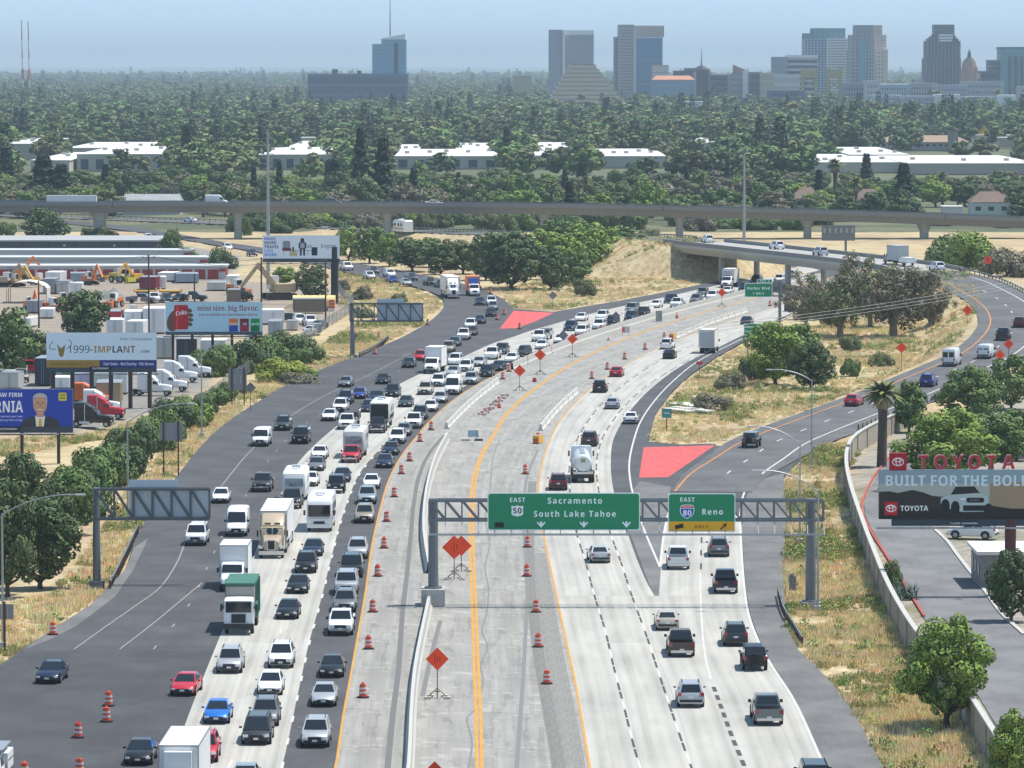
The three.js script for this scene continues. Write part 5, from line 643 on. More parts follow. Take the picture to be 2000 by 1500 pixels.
// leaf clumps through the outer part of overlapping lobes; every clump its own tone
function crownGeo(lobes, n, size, r, opt = {}) {
  const pos = [], nor = [], col = [], W = lobes.map((l) => l[3] * l[3]), tot = W.reduce((a, b) => a + b, 0), tint = opt.tint ?? 0.5;
  let made = 0, guard = 0;
  while (made < n && guard++ < n * 6) {
    let t = r() * tot, k = 0; while ((t -= W[k]) > 0 && k < W.length - 1) k++;
    const [cx, cy, cz, R, sy = 0.85] = lobes[k], u = r() * 2 - 1, a = r() * Math.PI * 2, s = Math.sqrt(1 - u * u), d = V(s * Math.cos(a), u, s * Math.sin(a)), f = 1 - (opt.depth ?? 0.5) * r() * r();
    const p = V(cx + d.x * R * f, cy + d.y * R * sy * f, cz + d.z * R * f);
    if (p.y < (opt.floor ?? 0.1)) continue;
    let deep = false; for (let j = 0; j < lobes.length && !deep; j++) if (j !== k) { const q = lobes[j], e = Math.hypot(p.x - q[0], (p.y - q[1]) / (q[4] ?? 0.85), p.z - q[2]); if (e < q[3] * 0.62) deep = true; }
    if (deep) continue; made++;
    const nn = V(d.x + (r() - 0.5) * 1.3, d.y + 0.25 + (r() - 0.5) * 1.3, d.z + (r() - 0.5) * 1.3).normalize(), e1 = V(r() - 0.5, r() - 0.5, r() - 0.5).cross(nn).normalize(), e2 = nn.clone().cross(e1), z = size * (0.55 + 0.9 * r()), w = z * (0.5 + 0.3 * r());
    const A = p.clone().addScaledVector(e1,-z), B = p.clone().addScaledVector(e2, w).addScaledVector(nn, z * 0.22), C = p.clone().addScaledVector(e1, z), E = p.clone().addScaledVector(e2,-w).addScaledVector(nn, z * 0.12);
    const sn = nn.clone().multiplyScalar(0.75).addScaledVector(d, 0.5).normalize(), g = 1 - tint * 0.5 + tint * r(), yel = 1 + (r() - 0.5) * 0.35;
    for (const q of [A, C, B, A, E, C]) { pos.push(q.x, q.y, q.z); nor.push(sn.x, sn.y, sn.z); col.push(g * yel, g, g * (2 - yel) * 0.95); }
  }
  const G_ = new THREE.BufferGeometry(); G_.setAttribute('position', new THREE.Float32BufferAttribute(pos, 3)); G_.setAttribute('normal', new THREE.Float32BufferAttribute(nor, 3)); G_.setAttribute('color', new THREE.Float32BufferAttribute(col, 3)); return G_;
}
function broadleaf(seed, n, size, o = {}) {                // about 10 m high, 9 m wide
  const r = rng(seed), lobes = [], H = 10, base = o.base ?? 2.6, k = o.lobes ?? 15;
  for (let i = 0; i < k; i++) { const t = (i + 0.5) / k, y = base + 0.9 + (H - base - 2.2) * t, prof = (o.prof ?? ((q) => Math.sin(Math.PI * (0.18 + 0.72 * q))))(t), a = i * 2.4 + r() * 0.9, rad = 3.0 * prof * (0.6 + 0.5 * r()); lobes.push([Math.cos(a) * rad * 1.12, y + (r() - 0.5) * 0.9, Math.sin(a) * rad * 1.12, (o.lobeR ?? 1) * (0.8 + 1.1 * r() * prof + 0.2), 0.72 + 0.25 * r()]); }
  lobes.push([0, (H + base) / 2 + 0.2,0,2.0,0.95]);
  const t = new MB(); t.cyl(V(0,-0.5,0), V(0.1, base, 0), 0.34,0.24,9, false); for (const l of lobes.slice(0,9)) { const f = V(0.1, base * 0.75 + r() * 0.8,0), m = V(l[0] * 0.5, (f.y + l[1]) / 2 - 0.2, l[2] * 0.5); t.cyl(f, m, 0.17,0.11,6, false); t.cyl(m, V(l[0] * 0.9, l[1], l[2] * 0.9), 0.11,0.04,5, false); }
  return { crown: crownGeo(lobes, n, size, r, { depth: o.depth, floor: o.floor ?? base * 0.55, tint: o.tint }), trunk: t.geom(), h: H, w: 9 };
}
function shrub(seed, n, size) { const r = rng(seed), lobes = []; for (let i = 0; i < 11; i++) { const a = i * 2.4 + r(), d = 0.5 + 1.9 * Math.sqrt(r()); lobes.push([Math.cos(a) * d, 0.9 + r() * 1.9 - d * 0.3, Math.sin(a) * d, 0.75 + 0.6 * r(), 0.9]); } lobes.push([0,1.4,0,1.5,1]); const t = new MB(); for (let i = 0; i < 5; i++) t.cyl(V(0,-0.3,0), V((r() - 0.5) * 2,1.8, (r() - 0.5) * 2), 0.09,0.04,5, false); return { crown: crownGeo(lobes, n, size, r, { floor: 0.02, depth: 0.6 }), trunk: t.geom(), h: 3.6, w: 5 }; }
function conifer(seed, n, H = 16, R = 3.2, droop = 0.25) {
  const r = rng(seed), pos = [], nor = [], col = []; for (let i = 0; i < n; i++) {
    const t = Math.pow(r(), 0.75), y = 1.2 + (H - 1.2) * t, tier = 0.75 + 0.3 * Math.sin(y * 2.6 + seed), rad = R * (1 - t) * tier * Math.sqrt(0.12 + 0.88 * r()) + 0.12, a = r() * 6.283, d = V(Math.cos(a), 0, Math.sin(a)), p = V(d.x * rad, y - rad * droop + (r() - 0.5) * 0.4, d.z * rad), L = 0.5 + 0.5 * r(), w = 0.28 + 0.2 * r(), e = d.clone().cross(V(0,1,0)), nn = V(d.x * 0.55 + (r() - 0.5) * 0.5,0.75, d.z * 0.55 + (r() - 0.5) * 0.5).normalize(), g = 0.7 + 0.6 * r();
    const A = p.clone(), B = p.clone().addScaledVector(d, L).add(V(0,-L * 0.45,0)), c1 = p.clone().addScaledVector(d, L * 0.5).addScaledVector(e, w).add(V(0, (r() - 0.5) * 0.3,0)), c2 = p.clone().addScaledVector(d, L * 0.5).addScaledVector(e, -w).add(V(0,-(r() - 0.5) * 0.3,0)); for (const q of [A, c1, B, A, B, c2]) { pos.push(q.x, q.y, q.z); nor.push(nn.x, nn.y, nn.z); col.push(g, g, g); }
  }
  const G_ = new THREE.BufferGeometry(); G_.setAttribute('position', new THREE.Float32BufferAttribute(pos, 3)); G_.setAttribute('normal', new THREE.Float32BufferAttribute(nor, 3)); G_.setAttribute('color', new THREE.Float32BufferAttribute(col, 3));
  return { crown: G_, trunk: new MB().cyl(V(0,-0.5,0), V(0, H * 0.96,0), 0.3,0.04,7, false).geom(), h: H, w: R * 2 };
}
function palmTree(seed, H = 10) {
  const r = rng(seed), t = new MB(), f = new MB(), s = new MB(); t.cyl(V(0,-0.5,0), V(0.1, H * 0.55,0), 0.5,0.42,10, false); t.cyl(V(0.1, H * 0.55,0), V(0.15, H - 1,0), 0.42,0.5,10, false);
  const frond = (mb, a, up, L) => { const d = V(Math.cos(a), 0, Math.sin(a)), e = V(-d.z, 0, d.x); let p = V(0.15, H - 0.9,0), v = d.clone().multiplyScalar(Math.cos(up)).add(V(0, Math.sin(up), 0)); const g = 0.75 + 0.5 * r(); mb.color = [g, g, g]; for (let k = 0; k < 5; k++) { const w = [0.05,0.1,0.2,0.26,0.16][k], w2 = [0.1,0.2,0.26,0.16,0.02][k], q = p.clone().addScaledVector(v, L / 5); for (const sd of [-1,1]) mb.quad(p, q, q.clone().addScaledVector(e, sd * w2).add(V(0,-w2 * 0.4,0)), p.clone().addScaledVector(e, sd * w).add(V(0,-w * 0.4,0))); p = q; v.y -= 0.24; v.normalize(); } };
  for (let i = 0; i < 90; i++) frond(f, r() * 6.283,-0.3 + 1.5 * r(), 1.9 + 0.7 * r()); for (let i = 0; i < 60; i++) frond(s, r() * 6.283,-1.3 + 0.6 * r(), 1.8 + 0.5 * r());
  return { crown: f.geom(), trunk: t.geom(), skirt: s.geom(), h: H + 1.2, w: 4.6 };
}
function gumTree(seed, n, size) {                          // open grey-green crown on leaning limbs
  const r = rng(seed), lobes = [], t = new MB(), H = 12; t.cyl(V(0,-0.5,0), V(-0.2,2.2,0), 0.55,0.45,9, false);
  for (let i = 0; i < 9; i++) { const a = i * 0.7 + r() * 0.5, lean = 0.35 + 0.55 * r(), L = 5 + 4.5 * r(), d = V(Math.cos(a) * lean * 1.4,1, Math.sin(a) * lean).normalize(), m = V(-0.2,2,0).addScaledVector(d, L * 0.5), e = V(-0.2,2,0).addScaledVector(d, L); t.cyl(V(-0.2,1.9,0), m, 0.3,0.18,7, false); t.cyl(m, e, 0.18,0.06,6, false); for (let k = 0; k < 10; k++) { const f = 0.35 + 0.7 * r(); lobes.push([e.x * f + (r() - 0.5) * 4,1.6 + (e.y - 2) * f + (r() - 0.55) * 3.4, e.z * f + (r() - 0.5) * 4,0.6 + 0.65 * r(), 0.95]); } }
  return { crown: crownGeo(lobes, n, size, r, { depth: 0.9, floor: 0.5, tint: 0.8 }), trunk: t.geom(), h: 10, w: 12 };
}
const PROTO = { oak: [broadleaf(11,7500,0.2, { lobes: 34, base: 0.7, floor: 0, lobeR: 0.8, tint: 0.7 }), broadleaf(12,7500,0.2, { lobes: 30, base: 0.9, floor: 0, lobeR: 0.85, tint: 0.7 })], near: [broadleaf(21,11000,0.165, { lobes: 38, base: 1.3, floor: 0.6, lobeR: 0.72, tint: 0.7 }), broadleaf(22,11000,0.165, { lobes: 34, base: 1.5, floor: 0.8, lobeR: 0.78, tint: 0.7 })], tree: [broadleaf(31,3000,0.31, { base: 1.1, floor: 0.1, lobes: 19 }), broadleaf(32,3000,0.31, { lobes: 24, lobeR: 0.9, base: 1.2, floor: 0.2 }), broadleaf(33,3000,0.31, { lobes: 15, base: 0.8, floor: 0.1 }), broadleaf(34,3000,0.31, { lobes: 22, base: 0.4, floor: 0 }), broadleaf(35,2600,0.33, { lobes: 13, base: 1.6, prof: (q) => 0.55 + 0.45 * Math.sin(Math.PI * q * 0.9) })], shrub: [shrub(41,3600,0.15), shrub(42,3600,0.15), shrub(43,3600,0.15)], conifer: [conifer(51,1500), conifer(52,1500,16,3.6,0.35), conifer(53,1100,16,2.2,0.15)], palm: [palmTree(61), palmTree(62,12)], gum: [gumTree(71,10000,0.18), gumTree(72,9000,0.18)] };
const KIND = { oak: ['oak_tree', 'tree'], near: ['leafy_tree', 'tree'], tree: ['broadleaf_tree', 'tree'], shrub: ['shrub', 'shrub'], conifer: ['conifer_tree', 'tree'], palm: ['palm_tree', 'palm'], gum: ['gum_tree', 'tree'] };
let treeSeed = rng(500);
// base pixel on the ground, top pixel row, width in pixels
function plantAt(kind, leaf, pos, height, width, label, group, variant) {
  const set = PROTO[kind], p = set[variant ?? Math.floor(treeSeed() * set.length)],[nm, cat] = KIND[kind], o = thing(nm, label, cat, group, pos);
  const sy = height / p.h, sx = width / p.w, ry = treeSeed() * 6.283;
  const c = put(o, 'crown', p.crown, LEAF[leaf]), t = put(o, 'trunk', p.trunk, kind === 'gum' ? paleBark : barkMat), all = [c, t]; if (p.skirt) all.push(put(o, 'dead_fronds', p.skirt, LEAF.straw));
  for (const m of all) { m.scale.set(sx, sy, sx); m.rotation.y = ry; }
  return o;
}
function plant(kind, leaf, x, y, topY, w, label, group, variant) {
  let h = 0; for (let k = 0; k < 4; k++) { const q = G(x, y, h); h = clamp(groundH(q.x, q.z), -0.3,8); }
  const b = G(x, y, h), Z = -b.z, height = D(x, topY, Z).y - h; return plantAt(kind, leaf, b, Math.max(0.6, height), w * Z / FOCAL, label, group, variant);
}
const S = (list, group) => list.forEach((a) => plant(a[0], a[1], a[2], a[3], a[4], a[5], a[6], group, a[7]));
S([['oak', 'oak', 78,1150,955,175, 'broad dark roadside oak beside the nearest street lamp', 0],['oak', 'oak', 15,1165,920,150, 'dark oak cut by the frame edge behind the nearest street lamp', 1],['oak', 'oak', 40,1050,868,140, 'dark oak rising behind the two roadside oaks', 0],['oak', 'green', 135,1045,905,130, 'leafy green tree left of the nearer cantilever sign', 1],['shrub', 'green', 175,1000,880,115, 'tall green shrub behind the nearer cantilever sign post'],['shrub', 'green', 205,955,845,110, 'green shrub on the bank beside the grey diamond sign back'],['shrub', 'green', 180,930,858,80, 'small green shrub at the field edge behind the bank'],['shrub', 'oak', 268,905,815,95, 'dark shrub on the bank below the lawyer billboard'],['shrub', 'green', 300,880,795,90, 'green shrub on the bank left of the square sign back'],['shrub', 'oak', 330,845,770,85, 'dark shrub behind the square sign back'],['shrub', 'bright', 372,835,772,80, 'bright shrub right of the square sign back'],['shrub', 'green', 410,800,755,70, 'green shrub by the lamp near the truck yard'],['shrub', 'green', 440,785,748,50, 'small shrub beside the grey sign pair'],['shrub', 'oak', 150,1015,900,120, 'dark shrub wedged among the oaks and bank shrubs'],['shrub', 'oak', 228,945,850,90, 'dark shrub behind the grey diamond sign back'],['shrub', 'green', 250,890,822,90, 'green shrub between the bank shrubs below the lawyer billboard'],['shrub', 'green', 318,862,785,80, 'green shrub filling the bank left of the square sign'],['shrub', 'green', 350,820,768,80, 'green shrub behind the square sign by the yard fence'],['shrub', 'oak', 392,812,762,70, 'dark shrub by the yard fence lamp'],['oak', 'oak', 100,1095,930,120, 'dark oak low beside the broad roadside oak', 1],['shrub', 'oak', 455,772,738,50, 'dark shrub under the grey sign pair'],['tree', 'oak', 163,668,558,118, 'dense dark tree standing among the yard machines', 1],['tree', 'green', 22,735,596,115, 'green tree at the frame edge behind the implant billboard', 3],['tree', 'dull', 78,725,640,80, 'dull green tree just left of the implant billboard', 0],['shrub', 'green', 425,735,665,85, 'green shrub below the soda billboard'],['shrub', 'oak', 478,728,648,95, 'dark shrub below the right end of the soda billboard'],['shrub', 'green', 520,722,635,90, 'green shrub between soda billboard and parked trucks'],['shrub', 'oak', 558,705,640,90, 'dark shrub left of the farther cantilever post'],['shrub', 'green', 598,712,668,65, 'low green shrub beside the straw verge'],['shrub', 'lime', 545,745,695,90, 'yellow-green shrub at the foot of the verge bushes'],['shrub', 'bright', 588,740,705,60, 'bright low shrub nearest the merge lanes verge'],['shrub', 'grey', 590,752,722,75, 'straw-grey brush on the merge lane verge']], 'roadside trees and shrubs on the bank');
S([['tree', 'bright', 555,556,520,60, 'bright tree below the travel billboard', 3],['tree', 'oak', 610,585,512,78, 'dark tree under the right half of the travel billboard', 3],['shrub', 'grey', 707,585,552,42, 'grey-green shrub in the dry grass by the ramp'],['shrub', 'grey', 668,568,540,30, 'small grey shrub by the travel billboard post'],['shrub', 'dull', 775,592,568,36, 'shrub near the orange marker of the ramp'],['shrub', 'dull', 715,620,596,46, 'shrub seen through the farther cantilever truss'],['tree', 'bright', 680,508,440,62, 'bright tree just right of the travel billboard', 3],['tree', 'green', 722,515,436,72, 'green tree second right of the travel billboard', 1],['tree', 'bright', 760,520,452,66, 'bright tree behind the grey diamond sign', 3],['tree', 'oak', 806,530,460,92, 'dark round tree behind the ramp traffic', 0],['tree', 'oak', 862,536,472,74, 'olive dark tree right of the round one behind the ramp', 3],['tree', 'dull', 905,535,468,80, 'dull tree between the dark ramp trees', 2],['tree', 'oak', 948,548,455,80, 'dark tree left of the large oak', 3],['oak', 'oak', 1000,565,442,150, 'large dark oak standing behind the red gore wedge', 0],['tree', 'oak', 1075,565,478,88, 'dark tree right of the large oak', 3],['tree', 'bright', 1098,545,452,105, 'bright green tree on the embankment, left one', 1],['tree', 'bright', 1150,530,432,110, 'bright green tree on the embankment, middle one', 3],['tree', 'green', 1130,500,425,90, 'green tree behind the embankment trees'],['tree', 'green', 1205,512,436,96, 'green tree on the embankment, right one', 0],['tree', 'dull', 1243,498,455,60, 'dull tree beside the bridge approach', 3],['tree', 'green', 838,522,462,70, 'green tree filling the gap behind the dark ramp trees', 2],['tree', 'oak', 885,525,465,76, 'dark tree behind the dull ramp tree', 3],['tree', 'oak', 970,540,450,90, 'dark tree just behind the large oak', 3],['tree', 'bright', 1060,520,446,90, 'bright tree behind the dark tree right of the oak', 2],['tree', 'green', 1125,556,490,70, 'green tree at the foot of the embankment', 3],['tree', 'bright', 1180,520,440,90, 'bright tree between the embankment trees', 3],['tree', 'green', 1085,480,428,90, 'green tree high behind the bright embankment trees', 3],['tree', 'oak', 1225,515,462,56, 'dark tree at the right end of the embankment trees', 3],['tree', 'green', 745,500,448,60, 'green tree behind the bright ones near the travel billboard', 3],['shrub', 'dull', 1140,578,534,46, 'lone dark shrub in the straw grass below the embankment'],['shrub', 'grey', 1292,503,486,18, 'tiny shrub on the bare embankment slope'],['shrub', 'dull', 1270,482,468,30, 'low shrub at the top of the embankment']], 'trees between the ramps');
S([['gum', 'grey', 1745,658,500,190, 'grey-brown gum tree with forked pale limbs inside the loop', 0],['gum', 'dull', 1640,660,535,150, 'sparse grey gum tree left of the forked one', 1],['gum', 'grey', 1575,640,560,90, 'thin grey gum tree beside the exit sign post', 1],['gum', 'grey', 1815,645,550,80, 'slender grey gum tree near the loop inner bend', 1],['gum', 'dull', 1700,640,515,120, 'dull gum tree behind the forked one', 0],['gum', 'dull', 1690,605,503,130, 'gum tree in front of the bridge right end', 1],['gum', 'grey', 1608,622,532,120, 'leaning gum tree between exit sign and bridge end', 0],['oak', 'bright', 1515,752,618,135, 'bright green tree hiding the distance sign', 1],['oak', 'oak', 1585,760,660,110, 'dark tree right of the bright one in the loop', 0],['tree', 'green', 1560,705,625,90, 'green tree behind the bright one in the loop', 1],['shrub', 'oak', 1470,745,690,50, 'dark shrub left of the bright tree'],['shrub', 'dull', 1660,686,650,40, 'small shrub in the loop, higher of two'],['shrub', 'green', 1660,735,690,38, 'small round tree in the loop, lower of two'],['shrub', 'dull', 1722,716,682,46, 'low wide shrub in the loop grass'],['shrub', 'grey', 1425,760,720,60, 'grey brush by the red marker in the loop'],['shrub', 'grey', 1385,800,765,70, 'grey weeds above the red wedge in the loop'],['palm', 'palm', 1722,912,735,96, 'fan palm with dead skirt beside the sound wall', 0],['tree', 'green', 1775,845,735,80, 'green tree right behind the fan palm', 1],['near', 'green', 1895,850,705,150, 'broad green tree between ramp and the big car billboard'],['near', 'green', 1935,925,795,190, 'green tree right of the bright one above the billboard', 1],['near', 'bright', 1845,960,788,220, 'bright broad tree above the car billboard'],['tree', 'green', 1975,800,690,100, 'green tree at the right frame edge by the ramp', 2],['tree', 'green', 1985,900,790,90, 'green tree at the frame edge above the car billboard', 1],['near', 'bright', 1848,1425,1190,205, 'large bright green tree growing against the sound wall', 0],['near', 'bright', 1990,1570,1378,150, 'bright tree in the lower right corner', 0],['oak', 'oak', 1975,1215,1060,110, 'dark tree at the frame edge by the small white building', 0],['shrub', 'green', 1738,1150,1080,45, 'dark pointed shrub between sound wall and street', 1]], 'trees on the right side of the freeway');
S([['shrub', 'green', 1855,520,440,100, 'bright thicket right of the flyover column, left one'],['shrub', 'bright', 1905,525,435,110, 'bright thicket right of the flyover column, middle one'],['shrub', 'grey', 1965,540,470,110, 'grey-green thicket at the right frame edge'],['tree', 'oak', 82,470,404,98, 'dark round tree in front of the flyover at left', 3],['shrub', 'green', 10,462,425,40, 'shrub at the left frame edge under the flyover'],['shrub', 'dull', 200,466,438,55, 'brush around the left flyover column'],['shrub', 'oak', 175,462,440,28, 'dark brush left of the flyover column'],['tree', 'green', 336,505,445,48, 'green tree at the corner of the grey warehouse', 3],['shrub', 'green', 365,512,476,44, 'green shrub right of the grey warehouse'],['shrub', 'oak', 430,525,475,62, 'dark shrub right of the red-doored storage units', 1],['shrub', 'oak', 545,455,428,52, 'dark bush above the travel billboard'],['shrub', 'green', 478,460,420,26, 'bare shrub beside the second flyover column'],['shrub', 'dull', 1270,470,440,44, 'brush behind the bridge approach rail']], 'trees around the flyover');
{ // the spiky blue-green plant by the wall
  const b = G(1768,1168), o = thing('agave_plant', 'spiky blue-green agave clump between sound wall and street', 'plant', null, b), r = rng(3), m = new MB(); for (let i = 0; i < 130; i++) { const a = r() * 6.283, up = 0.2 + r() * 1.2, L = 1 + r() * 0.9, q = V((r() - 0.5) * 1.6,0, (r() - 0.5) * 3.4), d = V(Math.cos(a) * Math.cos(up), Math.sin(up), Math.sin(a) * Math.cos(up)), e = V(-Math.sin(a), 0, Math.cos(a)).multiplyScalar(0.09), g = 0.7 + 0.6 * r(); m.color = [g, g, g]; m.tri(q.clone().add(e), q.clone().sub(e), q.clone().addScaledVector(d, L)); } m.build('leaves', leafMat(0.1,0.15,0.12), o);
}
// belts of trees behind the flyover: each tree its own, then the wood beyond as one mass
const houseSpots = [];
const belt = (list, zone) => list.forEach(([kind, leaf, x, z, h, w]) => { const p = V(x, -0.4,-z); plantAt(kind, leaf, p, h, w, { tree: `${{ oak: 'dark', green: 'green', bright: 'bright green', lime: 'yellow-green', grey: 'greyish', dull: 'olive' }[leaf] ?? 'green'} round tree ${zone}`, shrub: `${{ oak: 'dark', green: 'green', bright: 'bright green', grey: 'greyish', dull: 'olive' }[leaf]} bushy shrub ${zone}`, conifer: `dark pointed conifer ${zone}`, palm: `tall palm ${zone}` }[kind], 'trees ' + zone); });
{
  const r = rng(77), leaf = () => ['oak', 'green', 'green', 'dull', 'bright', 'oak', 'grey', 'dull'][Math.floor(r() * 8)];
  S([['conifer', 'pine', 705,405,247,62, 'tallest dark conifer behind the flyover', 1],['conifer', 'pine', 748,405,268,66, 'dark conifer right of the tallest one', 0],['conifer', 'pine', 85,405,302,105, 'broad dark conifer behind the flyover at left', 1],['conifer', 'pine', 120,405,320,80, 'dark conifer right of the broad one at left', 0],['conifer', 'pine', 12,370,286,50, 'dark conifer at the left frame edge'],['conifer', 'pine', 990,330,246,46, 'dark conifer left of the white roofs at centre'],['conifer', 'pine', 1128,345,285,60, 'dark bushy conifer between white roofs', 1],['conifer', 'pine', 1765,420,318,74, 'broad grey-dark conifer near the brown-roofed house', 1],['conifer', 'pine', 1692,372,300,34, 'slim dark conifer in front of white sheds', 2],['palm', 'palm', 1632,408,305,44, 'tall shaggy palm behind the flyover', 1],['tree', 'oak', 1500,412,332,90, 'large dark round tree right of the light mast', 3],['palm', 'palm', 1375,350,300,22, 'thin palm by the centre white roofs', 1],['conifer', 'pine', 655,392,310,60, 'dark conifer left of the tallest one', 0],['conifer', 'pine', 365,345,245,50, 'dark conifer among the left white sheds', 0]], 'tall trees behind the flyover');
  const near = []; for (let x = 470; x < 1980; x += 13) { const px_ = x + (r() - 0.5) * 14, z = 1292 + r() * 95; if ((px_ > 1230 && px_ < 1325) || (px_ > 1700 && r() < 0.75)) continue; near.push(['shrub', leaf(), (px_ - 1000) / FOCAL * z, z, 4 + 3.5 * r() - (px_ > 1690 ? 1.5 : 0), 6 + 4 * r()]); }
  belt(near.filter((n) => !(n[2] > 88 && n[2] < 120) && !hides(n[2], n[3], n[4])), 'under and just behind the flyover');
  const mid = []; for (let x = -30; x < 2050; x += 21) for (const zz of [1420,1540,1700]) { const z = zz + (r() - 0.5) * 110, q = x + (r() - 0.5) * 20, k = r(); mid.push([k < 0.08 ? 'conifer' : k < 0.11 ? 'palm' : 'tree', leaf(), (q - 1000) / FOCAL * z, z, (zz < 1500 ? 8 : zz < 1600 ? 7.4 : 6.4) + 3.5 * r() * r() + (r() < 0.1 ? 3 : 0), 7.5 + 5 * r()]); }
  mid.forEach((m) => { if (m[0] === 'conifer') { m[1] = 'pine'; m[4] += 4; m[5] = 5; } if (m[0] === 'palm') { m[1] = 'palm'; m[4] += 3; m[5] = 4.5; } });
  const clear = [[-84,1470,16],[112,1480,14],[140,1500,14],[-25,1700,10],[92,1475,14],[128,1440,26]]; belt(mid.filter((m) => (!hides(m[2], m[3], m[4]) || r() < 0.02) && clear.every(([x, z, d]) => Math.hypot(m[2] - x, (m[3] - z) * 0.6) > d)), 'in the belt between flyover and white sheds');
}
// the wood that fills the plain: one mass nobody could count
{
  const r = rng(123), far = [broadleaf(81,480,0.66, { lobes: 9 }), broadleaf(82,480,0.66, { lobes: 13, base: 1.5 }), broadleaf(83,480,0.7, { lobes: 7, base: 2 }), conifer(84,380,16,3.4,0.3), palmTree(85,13)].map((p) => p.crown), mats = [LEAF.green, LEAF.oak, LEAF.dull, LEAF.pine, LEAF.palm], M = far.map(() => []), C = far.map(() => []);
  const blocked = (x, z) => { for (const [x0, x1, z0, z1] of SHEDS) if (x > x0 - 3 && x < x1 + 3 && z > z0 - 14 && z < z1 + 4) return true; return false; };
  let z = 1850; while (z < 14500) {
    const step = 6.5 + (z - 1850) * 0.0042, half = 0.135 * z + 60, sp = step * (z > 6000 ? 1.2 : 1.05);
    for (let x = -half; x < half; x += sp) {
      const X = x + (r() - 0.5) * sp * 1.6, Zz = z + (r() - 0.5) * step * 1.8, dens = fbm(X * 0.008, Zz * 0.004,3); if (dens < 0.36 && Zz > 2400) continue; if (blocked(X, Zz)) continue; if (Zz < 2450 && dens < 0.45) continue;
      const q = r(), k = q < 0.045 ? 3 : q < 0.06 && Zz < 4500 ? 4 : Math.floor(r() * 3), s = (k === 3 ? 0.6 + 0.8 * r() : 0.5 + 0.55 * r() + 0.75 * Math.pow(fbm(X * 0.02 + 90, Zz * 0.012,3), 1.5)) * (1 + (z - 1850) * 0.00003); if (hides(X, Zz, s * (k > 2 ? 17 : 10.8)) && r() < 0.965) continue; const m = new THREE.Matrix4().compose(V(X, -0.6,-Zz), new THREE.Quaternion().setFromAxisAngle(V(0,1,0), r() * 6.283), V(s * (1.15 + 0.7 * r()), s * 1.12, s * (1.15 + 0.7 * r()))); M[k].push(m); const g = 0.42 + 1.15 * fbm(X * 0.03 + 5, Zz * 0.015,3) + 0.45 * (r() - 0.5); C[k].push([g * (0.9 + 0.3 * r()), g, g * 0.95]);
    }
    z += step * 2.1;
  }
  far.forEach((g, k) => { const im = new THREE.InstancedMesh(g, mats[k], M[k].length), c = new THREE.Color(); M[k].forEach((m, i) => { im.setMatrixAt(i, m); im.setColorAt(i, c.setRGB(...C[k][i])); }); top(im, 'far_woodland', ['green', 'dark', 'olive', 'conifer', 'palm'][k] + ' trees of the wooded plain reaching to the horizon', 'woodland', null, 'stuff'); });
  console.log('woodland', M.map((m) => m.length).join(' '));
}
